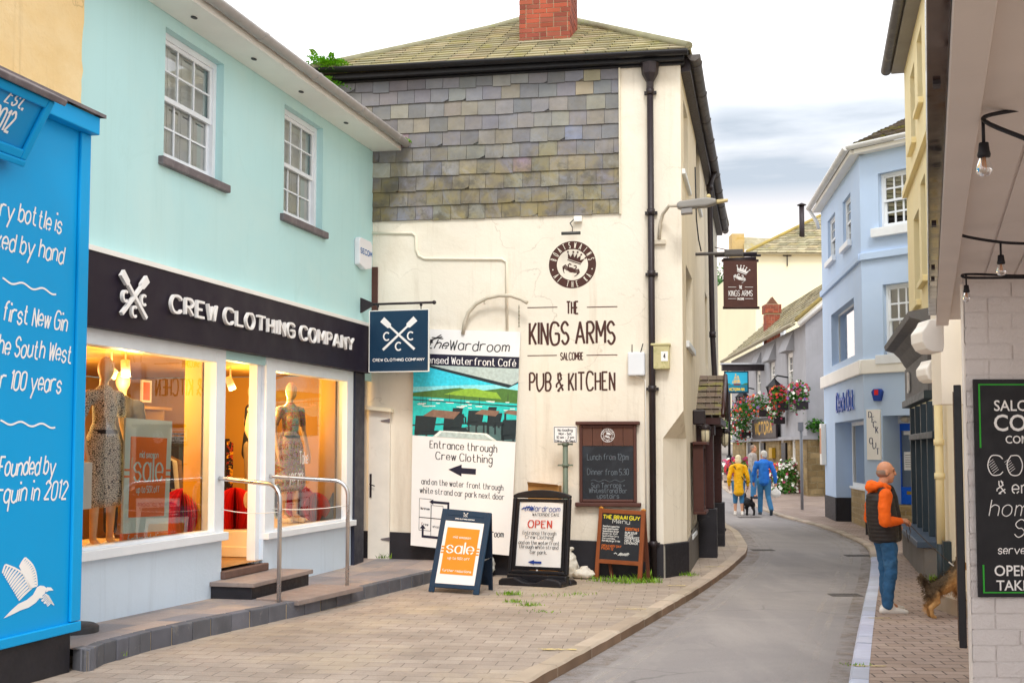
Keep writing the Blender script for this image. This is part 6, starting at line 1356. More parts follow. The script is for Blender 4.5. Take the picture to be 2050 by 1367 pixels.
mb = MB(mPOSTW); mb.box(BRF, d0_ + .22, d0_ + .48, dz + .75, dz + 1.15, -.699, -.695); mb.box(BRF, d0_ + .22, d0_ + .50, dz + 1.52, dz + 1.62, -.699, -.695); no = mb.build('notice', dr)
mb = MB(mBLACKINK)
for k in range(6): mb.box(BRF, d0_ + .25, d0_ + .25 + .19 * rnd.uniform(.5, 1), dz + .82 + k * .05, dz + .83 + k * .05, -.6948, -.694)
mb.build('print_lines', no)
mb = MB(mSTONE); mb.box(BRF, rD[0] + .01, rD[1] - .01, -.3, dz - .001, -.74, -.02); mb.box(BRF, rD[0] + .2, rD[1] + .1, -.3, dz - .2, -.019, .3); mb.build('door_step', bl, bev=.02)
mb = MB(mCREAMMET); a, b = (d0_ + d1_) / 2 - .1, rD[3] - .07; mb.ell(BRF.P(a, b, -.5), (.12, .12, .07), 12, 8); mb.build('door_lamp', bl)
# eaves
mb = MB(mWHITE)
for fr, L in ((BLF, LB + .1), (BRF, RW)): mb.box(fr, -.1 if fr is BLF else .0, L, zE, zE + .10, -.2, .22)
mb.build('soffit', bl, bev=.01); mb = MB(M('dfe0e0', .5, .08, 3, .1, 30)); gutter_run(mb, [BLF.P(-.25, zE + .18, .29), BLF.P(LB + .1, zE + .18, .29)], .09); gutter_run(mb, [BRF.P(-.1, zE + .18, .29), BRF.P(RW, zE + .18, .29)], .09)
mb.tube([BLF.P(-.2, zE + .1, .29), BLF.P(-.1, zE - .25, .1), BLF.P(-.1, zE - .45, .06)], .05, 8); mb.build('gutter', bl)
mb = MB(mROOFB); crn = BLF.P(LB + .12, zE + .2, .22); fe = BLF.P(-.2, zE + .2, .25); re = BRF.P(RW + 3, zE + .2, .3); rg = at(1835, 228, 31.0)
RCB = [(1, 1, 1), (.85, .8, .75), (1.15, 1.05, .95), (.95, .95, .8)]
roof_plane(mb, crn, re, rg, rg + V((2.5, -2.5, 0)), 16, .3, RCB, .02); roof_plane(mb, fe, crn, rg + V((.6, 6, 0)), rg, 16, .4, RCB, .02); mb.build('roof', bl)
# its signs
mb = MB(M('1d4fae', .4, .05, 2, 0, 1)); a, b = BLF.uv(1676, 824, .02); a2_, _ = BLF.uv(1711, 818, .02); h = BLF.uv(1676, 790, .02)[1] - b
stroke_text(mb, BLF, 'Deck Out', a + .05, b, h, .06, width=a2_ - a - .1, c=.03, slant=.12, th=.03); o = mb.build('shop_lettering'); tag(o, 'bright blue raised Deck Out letters under the white band', 'lettering')
r_ = rect(BRF, 1736, 920, 1761, 819, c=.05); mb = MB(mPOSTW); mb.box(BRF, *r_, .001, .05); o = mb.build('shop_sign'); tag(o, 'tall narrow white sign with staggered letters DECK OUT', 'sign'); mb = MB(M('20305c', .5, 0, 1, 0, 1)); cx, H_ = (r_[0] + r_[1]) / 2, r_[3] - r_[2]
for k, (t, y, dx) in enumerate((('D', .86, -.07), ('E', .76, .0), ('C', .66, .04), ('K', .55, .09), ('O', .34, -.06), ('U', .24, .02), ('T', .13, .10))): stroke_text(mb, BRF, t, cx + dx, r_[2] + H_ * y - .02, .125, .02, xs=.9, c=.0515, align='c', contrast=.5, serif=.3)
mb.build('lettering', o)
r_ = rect(BRF, 1749, 803, 1770, 778); cx = (r_[0] + r_[1]) / 2; mb = MB(M('1a3f9c', .4, .05, 2, 0, 1)); mb.prism(BRF, [(cx - .08, r_[2]), (cx + .08, r_[2]), (r_[1], r_[3] - .06), (r_[1] - .05, r_[3]), (r_[0] + .05, r_[3]), (r_[0], r_[3] - .06)], .001, .1); o = mb.build('alarm_box', bev=.015); tag(o, 'dark blue alarm box with red panel over the narrow white sign', 'alarm'); mb = MB(M('d81e24', .4, .05, 2, 0, 1)); mb.box(BRF, cx - .05, cx + .05, r_[2] + .13, r_[3] - .02, .101, .104); mb.build('red_panel', o)
p = BLF.P(.02, 0, .12); mb = MB(mWHITE); z0_, z1_ = BLF.uv(1652, 930)[1], BLF.uv(1652, 848)[1]; mb.box(BLF, -.02, .35, z0_, z1_, .001, .13); o = mb.build('notice_case', bev=.015); tag(o, 'white notice case projecting from the far end of the blue shop', 'notice case'); mb = MB(M('c98d6a', .5, .2, 9, 0, 1)); mb.box(BLF, .03, .30, z0_ + .3, z1_ - .12, .131, .136); mb.build('poster', o)
# ---------------------------------------------------------------- butter yellow building with the dark shopfront
YB = wall((7.26, 21.8), (5.05, 13.0)); YL = (V((7.26, 21.8)) - V((5.05, 13.0))).length
yb = thing('yellow_building', 'tall butter yellow building with a dark grey shopfront below', 'building', V((7, 18, 0)))
def yr(x0, x1, yt, yb_): xm = (x0 + x1) / 2; return YB.uv(x0, 500)[0], YB.uv(x1, 500)[0], YB.uv(xm, yb_)[1], YB.uv(xm, yt)[1]
zT = YB.uv(1822, 92)[1]; y1, y2, y3, y4 = yr(1829, 1838, 110, 275), yr(1830, 1841, 425, 610), yr(1844, 1854, 30, 190), yr(1845, 1855, 350, 560)
aS0, aS1 = YB.uv(1826, 900)[0], YB.uv(1875, 900)[0]; zS, zC = YB.uv(1860, 1070)[1], 3.1
mb = MB(mYELW); wallgrid(mb, YB, -.02, YL, zC, zT, [y1, y2, y3, y4], .25); wallgrid(mb, YB, -.02, aS0, -.3, zC); 
mb.face([YB.P(-.02, -.3), YB.P(-.02, zT), YB.P(-.02, zT, -6), YB.P(-.02, -.3, -6)]); mb.m(M('efe4cc', .8, .05, 1, .2, 20)); wallgrid(mb, YB, aS1, YL, -.3, zC); mb.build('wall', yb)
for w_ in (y1, y2, y3, y4): sash(yb, YB, *w_, rec=.18, cols=2, rows=2, fw=.05, back=None, sill=(.08, .10), silld=.08, sillmat=mYELW, glass=mGLASSD)
mb = MB(mYELW); zq = YB.uv(1820, 384)[1]; mb.box(YB, -.02, YL, zq, zq + .12, .001, .08); mb.build('string_course', yb)
mb = MB(mGUTTER); gutter_run(mb, [YB.P(-.3, zT + .12, .3), YB.P(YL, zT + .12, .3)], .1); mb.build('gutter', yb); mb = MB(M('8f8a86', .7, .1, 3, .1, 30)); mb.box(YB, -.15, YL, zT, zT + .1, -.3, .22); mb.build('soffit', yb); mb = MB(mROOF2); mb.col = (.8, .8, .8); mb.face([YB.P(-.2, zT + .12, .25), YB.P(YL, zT + .12, .25), YB.P(YL, zT + 2.2, -3), YB.P(-.2, zT + 2.2, -3)]); mb.face([YB.P(-.2, zT + 2.2, -3), YB.P(YL, zT + 2.2, -3), YB.P(YL, zT + .1, -6), YB.P(-.2, zT + .1, -6)]); mb.build('roof', yb)
mSF = M('2c3a42', .45, .1, 3, .04, 40, name='blue_black_shopfront'); mSFG = M('6a6a6e', .6, .12, 3, .15, 30, name='grey_cornice')
mb = MB(mSFG); prof = [(.0, 3.30), (.06, 3.28), (.12, 3.36), (.2, 3.50), (.30, 3.60), (.44, 3.64), (.46, 3.72), (.0, 3.80)]
vs = [YB.P(a, b, c) for a in (.15, 5.9) for c, b in prof]; n = len(prof); mb.raw(vs, [(i, (i + 1) % n, n + (i + 1) % n, n + i) for i in range(n)] + [tuple(range(n)), tuple(range(2 * n - 1, n - 1, -1))]); cn = mb.build('cornice', yb, recalc=True)
mb = MB(mSFG); mb.box(YB, aS0, aS1, 2.72, 3.29, .001, .10); fs_ = mb.build('fascia', yb); mb = MB(mLETTER); stroke_text(mb, YB, 'EH', aS0 + 1.2, 2.86, .3, .06, xs=.8, c=.12, align='c', th=.02); mb.build('lettering', fs_)
mb = MB(mSF); mb.box(YB, aS0, aS1, 2.6, 2.719, .001, .16)
NP = 4
for k in range(NP + 1): x = aS0 + (aS1 - aS0 - .12) * k / NP; mb.box(YB, x, x + .12, zS + .001, 2.6, -.14, .03)
mb.box(YB, aS0 + .12, aS1, 2.02, 2.12, -.12, .06); mb.build('window_frame', yb, bev=.008)
g = MB(glass_mat('shop_glass_dark', (.55, .58, .6), .12)); g.flat(YB, [(aS0, zS), (aS1, zS), (aS1, 2.6), (aS0, 2.6)], -.08); g.build('glass', yb)
mb = MB(mROOM); mb.flat(YB, [(aS0 - .5, zS - .2), (aS1 + .3, zS - .2), (aS1 + .3, 2.8), (aS0 - .5, 2.8)], -1.8); mb.flat(YB, [(aS0, zS), (aS1, zS), (aS1, 2.7), (aS0, 2.7)][::-1], -1.82)
for k, cc in enumerate(('8a2a4a', 'c9b48a', '355a7a', 'd0c8b8', '7a3a30')): mb.m(M(cc, .8)); x = aS0 + .35 + k * .85; mb.box(YB, x, x + .4, zS + .1, zS + 1.1 + .3 * (k % 2), -1.0, -.7)
mb.build('shop_display', yb)
mb = MB(M('3f4f63', .45, .1, 3, .05, 30)); mb.box(YB, aS0 - .05, aS1 + .05, zS - .09, zS, -.1, .30); mb.build('window_sill', yb, bev=.01); mb = MB(M('7b7876', .8, .15, 2.5, .3, 20, name='grey_riser')); mb.box(YB, aS0, aS1, -.3, zS - .091, -.1, .2); mb.build('stall_riser', yb)
ap = YB.uv(1880, 900, .1)[0]; zj = YB.uv(1880, 1085, .1)[1]; mb = MB(mYELW); mb.tube([YB.P(ap, 2.55, .1), YB.P(ap, zj, .1)], .055, 12)
for z_ in (1.95, 1.5): mb.tube([YB.P(ap, z_ - .04, .1), YB.P(ap, z_ + .04, .1)], .07, 12)
mb.m(mSF).tube([YB.P(ap, zj, .1), YB.P(ap, -.1, .1)], .06, 12); mb.box(YB, ap + .10, ap + .3, -.1, zj + .05, .0, .1); mb.build('rainwater_pipe', yb)
mb = MB(M('2a93b8', .4, .05, 2, 0, 1)); q = at(1866, 700, 14.6); fr = frame_at(q); mb.box(fr, -.03, .03, -.02, .24, -.3, 0); mb.m(mWHITE); mb.box(fr, .031, .07, -.02, .25, -.3, 0); o = mb.build('projecting_sign'); tag(o, 'small teal and white sign behind the white scrolled brackets', 'sign')
# ---------------------------------------------------------------- coffee shop: painted brick pier, soffit, lights, boards
CF = Fr(V((3.415, 9.0, 0)), (1, 0, 0), Z, (0, -1, 0)); cfs = thing('coffee_shop', 'white painted brick coffee shop under a boarded canopy', 'shop', V((4.5, 9, 0)))
mb, mm = MB(mPAINTBR), MB(mPAINTBR); brick_box(mb, mm, CF, 0, 4.2, -.3, 3.16, -.05, 0, bl=.36, bh=.118, j=.014, cols=((1, 1, 1), (1.02, 1.0, 1.0), (.98, .98, .98)))
mb.build('brick_pier', cfs, bev=.007); mm.box(CF, .24, 4.2, -.3, 3.15, -.5, -.052); mm.build('mortar_joints', cfs); mb = MB(M('eee6de', .7, .05, 3, .4, 20)); fr = Fr(CF.P(-.001, 0), (0, 1, 0), Z, (-1, 0, 0))
mb.prism(fr, [(.0, -.3), (.045, -.3), (.045, 3.1), (.0, 3.1)] , .0, .012); mb.build('corner_render', cfs)
DV = V((4.33 - 1.34, 8.6, 0)).normalized(); DN = V((-DV.y, DV.x, 0)); E0 = V((1.34, 3.5, 3.16)); CFr = Fr(E0, DV, DN * -1, (0, 0, -1))   # a along, b to the right (away from the street), c down
L_ = 9.1
mb = MB(mPINKW); a = .091; k = 0
while a < 5.2: w__ = .21; mb.box(CFr, -2.5, L_, a + .007, a + w__ - .007, -.02, .0); mb.box(CFr, -2.5, L_, a - .007, a + .007, -.02, -.012); a += w__
mb.build('soffit_boards', cfs, bev=.003)
mb = MB(mPINKW); mb.box(CFr, -2.5, L_, -.03, .09, -.3, .06); mb.build('trim_board', cfs, bev=.006); mb = MB(mMIRROR); mb.box(CFr, -2.5, L_ - .9, -.10, -.031, -.3, .045); mb.build('sign_fascia', cfs, bev=.004)
mb = MB(mIRON)
for x in (.55, 3.3, 5.0, 5.6): mb.box(CFr, x, x + .06, -.08, -.055, .045, .06)
mb.build('fixing_bolt', cfs)
mb = MB(mPINKW); mb.box(CFr, -2.5, L_, .02, 5.2, -.7, -.301); mb.build('upper_wall', cfs)
for (px, py, Y, k, s) in ((1868, 672, 12.15, 0, 1.0), (1869, 742, 13.6, 1, .75)):
    q = at(px, py, Y); fr = Fr(q, DV, Z, DN); mb = MB(M('efeae2', .6, .05, 3, .2, 20, name='cream_corbel')); fr2 = frame_at(q)
    pr_ = [(-.115, .04), (-.11, -.06), (-.07, -.13), (-.01, -.165), (.10, -.165), (.115, -.10), (.115, .17), (-.03, .17), (-.06, .11)]
    mb.prism(fr2, [(x * s, y * s) for x, y in pr_], -.35, 0); mb.build('corbel', cfs, bev=.012)
# cream backing behind the corbels, above the doorway
mb = MB(M('e6dccb', .8, .06, 2, .2, 20)); q = at(1905, 700, 13.2); mb.box(frame_at(q), -.12, .6, -.6, 1.2, -.3, 0); mb.build('door_head', cfs)
# black side board and main menu board
sb = thing('menu_board', 'tall black board fixed edge-on to the side of the brick pier', 'menu board', V((3.36, 9.1, .37))); fr = Fr(V((3.398, 9.06, 0)), (.37, 1, 0), Z, (-1, .37, 0)); mb = MB(mBLACK); mb.box(fr, .0, .8, .37, 2.34, .0, .055); mb.build('panel', sb, bev=.006); mb = MB(M('6e5240', .4, .1, 4, .05, 30)); mb.box(fr, .03, .77, .42, 2.29, .0555, .062); mb.build('face', sb)
r_ = rect(CF, 1959, 1195, 2049, 759, c=.04); r_ = (r_[0], r_[0] + .98, r_[2], r_[3]); sb = thing('menu_board', 'black coffee menu board with green corner lines on the brick wall', 'menu board', CF.P(r_[0] + .5, r_[2], .02)); mb = MB(M('131218', .5, .15, 2, .02, 40, name='black_board')); mb.box(CF, *r_, .022, .04); pn = mb.build('panel', sb, bev=.003)
mb = MB(M('2aa52a', .5, .05, 2, 0, 1)); x0 = r_[0] + .035
mb.box(CF, x0, x0 + .012, CF.uv(1966, 896, .04)[1], r_[3] - .035, .0405, .043); mb.box(CF, x0 + .0121, r_[1] - .05, r_[3] - .045, r_[3] - .035, .0405, .043); mb.build('green_border', pn); mb = MB(M('2aa52a', .5, .05, 2, 0, 1)); zb_ = CF.uv(1970, 1130, .04)[1]; mb.box(CF, x0, x0 + .012, r_[2] + .03, zb_, .0405, .043); mb.box(CF, x0 + .0121, r_[1] - .05, r_[2] + .03, r_[2] + .04, .0405, .043); mb.build('green_border', pn)
mb = MB(mLETTER)
def mt(t, px, yb_, yt, w, xs, **k): a, b = CF.uv(px, yb_, .042); h = CF.uv(px, yt, .042)[1] - b; return stroke_text(mb, CF, t, a, b, h, w, xs=xs, c=.0425, **k)
def mf(t, px, yb_, yt, wpx, bold=.012): a, b = CF.uv(px, yb_, .042); h = CF.uv(px, yt, .042)[1] - b; font_text(mb, CF, t, a, b, h, xs=.95, c=.042, ext=.001, bold=bold)
mf('SALCOMBE', 1990, 822, 800, 0); mf('COFFEE', 1990, 862, 828, 0); mf('COMPANY', 2013, 887, 871, 0); mf('OPEN FOR', 1991, 1152, 1130, 0); mf('TAKEAWAY', 1995, 1181, 1160, 0)
mt('COFFEE', 1979, 950, 912, .008, 1.15); mt('& enjoy', 1996, 987, 962, .009, 1.0); mt('homemade', 1980, 1032, 1000, .007, 1.1, slant=.2); mt('Scones', 2030, 1074, 1040, .007, 1.1, slant=.2); mt('served all day', 1998, 1108, 1092, .007, .95, slant=.1)
for (px, y0_, y1_) in ((1983, 920, 948), (2016, 918, 948)):
    for k in range(6): a, b = CF.uv(px + k * 2.2, y0_ + 3 + k * 4, .042); mb.ribbon(CF, [(a - .02, b - .015), (a + .02, b + .015)], .003, .0428)
mb.build('lettering', pn)
# festoon lights under the soffit
mCAB = M('17141a', .6, .1, 4, 0, 1, name='black_cable'); mBULB = glass_mat('bulb_glass', (.95, .93, .9), .16); mFIL = M('d9822a', .3, 0, 1, 0, 1, name='amber_filament')
def cable(pts, r=.009):
    P_ = [at(x, y, Y) for x, y, Y in pts]; q = []
    for i in range(len(P_) - 1):
        p0, p1, p2, p3 = P_[max(i - 1, 0)], P_[i], P_[i + 1], P_[min(i + 2, len(P_) - 1)]
        for k in range(6): t = k / 6; q.append(.5 * ((2 * p1) + (p2 - p0) * t + (2 * p0 - 5 * p1 + 4 * p2 - p3) * t * t + (-p0 + 3 * p1 - 3 * p2 + p3) * t ** 3))
    mc_ = MB(mCAB); mc_.tube(q + [P_[-1]], r, 6); return mc_
for lab, pts in (('black festoon cable forking out at the nearest hanging bulb', [(2110, 195, 4.7), (2050, 217, 4.6), (1968, 238, 4.5), (2050, 277, 4.3), (2110, 300, 4.2)]), ('black festoon cable looping at the middle hanging bulb', [(2110, 445, 7.4), (2050, 452, 7.3), (1980, 455, 7.2), (1922, 458, 7.1), (1913, 464, 7.05), (1935, 474, 7.0), (2003, 485, 7.0), (2060, 488, 6.95), (2110, 489, 6.9)]), ('black festoon cable along the brick wall at the farthest bulb', [(2110, 548, 8.5), (2040, 552, 8.45), (1960, 549, 8.4), (1928, 550, 8.3), (1940, 556, 8.25), (2040, 556, 8.3), (2110, 556, 8.4)])):
    tag(cable(pts).build('festoon_cable'), lab, 'cable')
for (x, y, Y, s, dl, lab) in ((1968, 240, 4.5, 1.0, .09, 'nearest and largest hanging festoon bulb'), (2003, 487, 7.0, .95, .075, 'middle hanging festoon bulb in front of the painted bricks'), (1934, 552, 8.3, .9, .075, 'smallest festoon bulb hanging beside the corner of the brick pier')):
    P0 = at(x, y, Y); o = thing('festoon_bulb', lab, 'light bulb', P0 - V((0, 0, .22)), 'festoon bulbs under the canopy'); fr = frame_at(P0); mb = MB(mCAB)
    mb.tube([P0 + V((0, 0, .01)), P0 - V((0, 0, dl * s))], .007 * s, 6); q = -dl * s; mb.lathe(fr, [(.0, q + .005), (.018 * s, q), (.021 * s, q - .03 * s), (.025 * s, q - .045 * s), (.023 * s, q - .055 * s), (0, q - .055 * s)], 12); mb.build('socket', o); mb.ell(P0, .0) if False else None
    b_ = MB(mBULB); q -= .055 * s; b_.lathe(fr, [(.016 * s, q), (.02 * s, q - .012 * s), (.03 * s, q - .04 * s), (.029 * s, q - .055 * s), (.018 * s, q - .07 * s), (0, q - .074 * s)], 16); b_.build('bulb_glass', o)
    f = MB(mFIL)
    for k in range(4): t = k * 1.57; f.tube([fr.P(.004 * math.cos(t), q, .004 * math.sin(t)), fr.P(.009 * math.cos(t) * s, q - .045 * s, .009 * math.sin(t) * s)], .0015, 4)
    f.build('filament', o)
# ---------------------------------------------------------------- grey inn beyond the bend
GF = wall((10.45, 57), (9.83, 40)); GFL = (V((10.45, 57)) - V((9.83, 40))).length; GE = wall((9.83, 40), (12.6, 40.3))
inn = thing('inn', 'grey roughcast inn over a rubble stone ground floor hung with flowers', 'inn', V((10, 45, .3)))
gT, gB = at(1615, 648, 40).z, at(1615, 872, 40).z
def gr(x0, x1, yt, yb): xm = (x0 + x1) / 2; return GF.uv(x0, 800)[0], GF.uv(x1, 800)[0], GF.uv(xm, yb)[1], GF.uv(xm, yt)[1]
ups = [gr(1576, 1588.5, 705, 778), gr(1542, 1552, 724, 775), gr(1514, 1523, 741, 790)]; lows = [gr(1580, 1589.5, 872, 925), gr(1557.5, 1566, 873, 926), gr(1513.5, 1522, 876, 930), gr(1488.5, 1496, 877, 931)]
mb = MB(mGREYW); wallgrid(mb, GF, 0, GFL, gB, gT, ups, .2); mb.prism(GF, [(0, gB - .12), (GFL, gB - .12), (GFL, gB), (0, gB)], .0, .12)
mb.prism(GE, [(0.0, gB - .12), (2.8, gB - .12), (2.8, gT + 2.3), (.0, gT)], -.3, .0); mb.face([GF.P(0, gB), GF.P(0, gT), GF.P(0, gT, -6), GF.P(0, gB, -6)]); mb.build('upper_wall', inn)
mb = MB(mSTONE2 := brick_mat('inn_rubble_stone', 'ab936a', '8a744e', '9c8b68', .42, .2, .016, rot=(R(90), 0, 0), dist=.12, var=.35, bump=1, bd=.04, stains=(('5f5038', 2.2, .55, .8, .6), ('c9b488', 3, .6, .75, .5))))
wallgrid(mb, GE, 0, 2.8, -.2, gB - .121, (), .3, -.02); mb.m(brick_mat('inn_rubble_side', 'ab936a', '8a744e', '9c8b68', .42, .2, .016, rot=(0, R(90), R(90)), dist=.12, var=.35, bump=1, bd=.04, stains=(('5f5038', 2.2, .55, .8, .6), ('c9b488', 3, .6, .75, .5)))); wallgrid(mb, GF, 0, GFL, -.3, gB - .121, lows, .3, -.02); mb.build('stone_wall', inn)
for w_ in ups: sash(inn, GF, *w_, rec=.06, cols=2, rows=2, fw=.12, back=None, sill=(.05, .1), silld=.1, glass=mGLASSD, mat=mWHITE)
for w_ in lows: sash(inn, GF, *w_, rec=.10, cols=2, rows=2, fw=.16, back=None, sill=(.05, .08), silld=.1, glass=mGLASSD, mat=mWHITE)
for w_ in ups:
    mb = MB(mGREYW); a, b, _, t = w_; fr = Fr(GF.P(a, 0), GF.n, Z, -GF.u); mb.prism(fr, [(0, t + .02), (.28, t + .02), (.28, t + .08), (0, t + .75)], -(b - a) - .25, .15); mb.build('window_hood', inn, recalc=True)
mb = MB(mROOF2); q0, q1 = GF.P(-.2, gT + .05, .35), GF.P(GFL + .15, gT + .05, .35); up = V((2.9, 0, 2.5)); roof_plane(mb, q1, q0, q1 + up, q0 + up, 10, .5, RC, .02) if False else roof_plane(mb, q0, q1, q0 + up, q1 + up, 12, .5, RC, .02); rf2 = mb.build('roof', inn)
mb = MB(M('a8955a', .9, .2, 3, .4, 20, stains=(('8f8a7d', 3, .5, .7, .6),), name='lichened_verge')); mb.tube([q1 + V((0, 0, .05)), q1 + up + V((0, 0, .05))], .07, 8); mb.build('verge', rf2); mb = MB(mWHITE); mb.tube([q1 + V((.1, -.02, -.1)), q1 + up + V((0, -.02, -.22))], .10, 4); mb.build('barge_board', rf2)
mb = MB(M('a89f86', .6, .15, 3, .2, 30)); gutter_run(mb, [GF.P(-.2, gT + .02, .42), GF.P(GFL, gT + .02, .42)], .1); mb.build('gutter', inn)
chf = frame_at(at(1535, 690, 50.5)); mb, mm = MB(mRBRICK), MB(mBMORT); brick_box(mb, mm, chf, 0, .58, -.6, 1.35, -.6, 0, bh=.09); brick_box(mb, mm, chf, -.05, .63, 1.35, 1.72, -.65, .05, bh=.09); ch = mb.build('chimney', rf2); mm.build('mortar_joints', ch); mb = MB(M('6d4a38', .8, .2, 4, .3, 20)); mb.prism(chf, [(.05, 1.73), (.53, 1.73), (.29, 2.05)], -.5, -.1); mb.build('chimney_cap', ch)
mb = MB(mIRON); mb.tube([GE.P(.05, gB - .4, .05), GE.P(1.0, gB + .55, .05), GE.P(1.0, gB + .6, .05)], .04, 6)
pc = [GF.P(GFL - 2.5, gB + .9, .05), GF.P(GFL - .5, gB + 1.05, .05), GE.P(.9, gB + 1.1, .06), GE.P(1.1, gB + .9, .06), GE.P(1.15, -.2, .06)]; mb = MB(mGREYW); mb.tube(pc, .05, 6); mb.build('waste_pipe', inn)
r_ = gr(1513, 1563, 838, 862); r_ = (r_[0] + .2, r_[1], gB - .02, gB + .78); mb = MB(mIRON); mb.box(GF, r_[0], r_[1], r_[2], r_[3], .12, .2); nb = mb.build('name_board', inn, bev=.02); mb = MB(M('d9a72c', .4, .1, 3, 0, 1)); stroke_text(mb, GF, 'VICTORIA', (r_[0] + r_[1]) / 2, r_[2] + .2, .42, .1, width=(r_[1] - r_[0]) * .72, c=.205, align='c'); mb.build('lettering', nb)
for x0, x1 in ((1498, 1505), (1524, 1531), (1565.5, 1574)):
    q = gr(x0, x1, 886, 938); mb = MB(mBLACK); mb.box(GF, *q, .0, .06); bb_ = mb.build('menu_slate', inn); mb = MB(mCHALKW)
    for k in range(6): y = q[3] - .2 - k * .15; mb.box(GF, q[0] + .15, q[1] - .15, y, y + .04, .061, .064)
    mb.build('chalk_lines', bb_)
q = gr(1545, 1551, 896, 917); mb = MB(M('c9a22e', .4, .1, 3, .05, 20, metal=.5)); mb.box(GF, *q, .0, .14); mb.build('brass_menu_case', inn)
# signboard on its beam
q = GF.uv(1529, 730); SG = Fr(GF.P(q[0], at(1529, 733, GF.P(q[0], 0).y).z, 0), (-1, 0, 0), Z, (0, 1, 0)); SV = Fr(SG.o, (1, 0, 0), Z, (0, -1, 0))
vs_ = thing('inn_sign', 'blue inn sign painted with a sailing ship, hung from a beam', 'hanging sign', SG.o)
x0, x1 = SV.uv(1445, 733)[0], 0; mb = MB(mIRON); mb.box(SV, x0, .02, -.18, .06, -.12, .12); mb.m(M('b9bcc2', .5, .1, 3, 0, 1)); mb.box(SV, x0 - .05, .02, .061, .12, -.2, .2); mb.build('beam', vs_)
r_ = rect(SV, 1450, 787, 1498, 743); mb = MB(M('0f3348', .45, .1, 2, .03, 30)); mb.box(SV, *r_, -.05, .05); bo = mb.build('sign_board', vs_); W_, H_ = r_[1] - r_[0], r_[3] - r_[2]
def vp(x, y): return r_[0] + W_ * x, r_[2] + H_ * y
mb = MB(M('2fb6dc', .5, .08, 2, 0, 1)); mb.flat(SV, [vp(.05, .4), vp(.95, .4), vp(.95, .95), vp(.05, .95)], .052); mb.m(M('1d7f9c', .5, .1, 3, 0, 1)); mb.flat(SV, [vp(.05, .07), vp(.95, .07), vp(.95, .4), vp(.05, .4)], .052); mb.m(M('4f7f4a', .5, .1, 3, 0, 1)); mb.flat(SV, [vp(.05, .38), vp(.3, .38), vp(.2, .44), vp(.05, .46)], .053); mb.flat(SV, [vp(.7, .38), vp(.95, .38), vp(.95, .46), vp(.85, .45)], .053)
mb.m(M('d9bf85', .5, .1, 4, 0, 1))
for pts in ([(.36, .45), (.5, .45), (.52, .62), (.40, .60)], [(.52, .45), (.66, .47), (.62, .64), (.53, .64)], [(.40, .63), (.51, .65), (.50, .78), (.42, .75)], [(.53, .66), (.62, .67), (.58, .80), (.53, .80)], [(.43, .78), (.50, .80), (.48, .9), (.45, .88)], [(.31, .45), (.35, .45), (.38, .66)]): mb.flat(SV, [vp(*p) for p in pts], .054)
mb.m(M('7d3a2a', .5, .1, 4, 0, 1)); mb.flat(SV, [vp(.36, .43), vp(.40, .36), (vp(.62, .36)), vp(.70, .43)], .055); mb.build('ship_painting', bo); mb = MB(M('e2c65a', .5, .1, 3, 0, 1)); stroke_text(mb, SV, 'VICTORIA INN', r_[0] + W_ / 2, r_[2] + H_ * .12, H_ * .11, .03, width=W_ * .62, c=.056, align='c'); mb.build('lettering', bo)
mb = MB(mIRON)
for t in (.15, .85): mb.tube([SV.P(r_[0] + W_ * t, -.18), SV.P(r_[0] + W_ * t, r_[3])], .02, 5)
mb.build('hanger', vs_)
# wall lanterns of the inn
for x, y, lab in ((1550, 775, 'black bracket lantern of the inn above the red geraniums'), (1486, 795, 'black bracket lantern of the inn near the far flower boxes')):
    a, b = GF.uv(x, y, .5); o = thing('bracket_lantern', lab, 'lantern', GF.P(a, b, .5), 'bracket lanterns on the grey inn'); fr = Fr(GF.P(a, b, .5), GF.u, Z, GF.n); mb = MB(mBLACK); mb.lathe(fr, [(.30, .0), (.34, .02), (.12, .22), (.05, .3), (0, .34)], 6, False); mb.tube([fr.P(0, .3, 0), fr.P(0, .42, -.1), fr.P(0, .35, -.5)], .03, 6)
    for k in range(6): t_ = k * math.pi / 3; mb.tube([fr.P(.29 * math.cos(t_), .0, .29 * math.sin(t_)), fr.P(.16 * math.cos(t_), -.5, .16 * math.sin(t_))], .018, 4)
    mb.build('cage', o); mb = MB(mGLASSD); mb.lathe(fr, [(.15, -.5), (.28, .0)], 6, False); mb.build('glass', o)
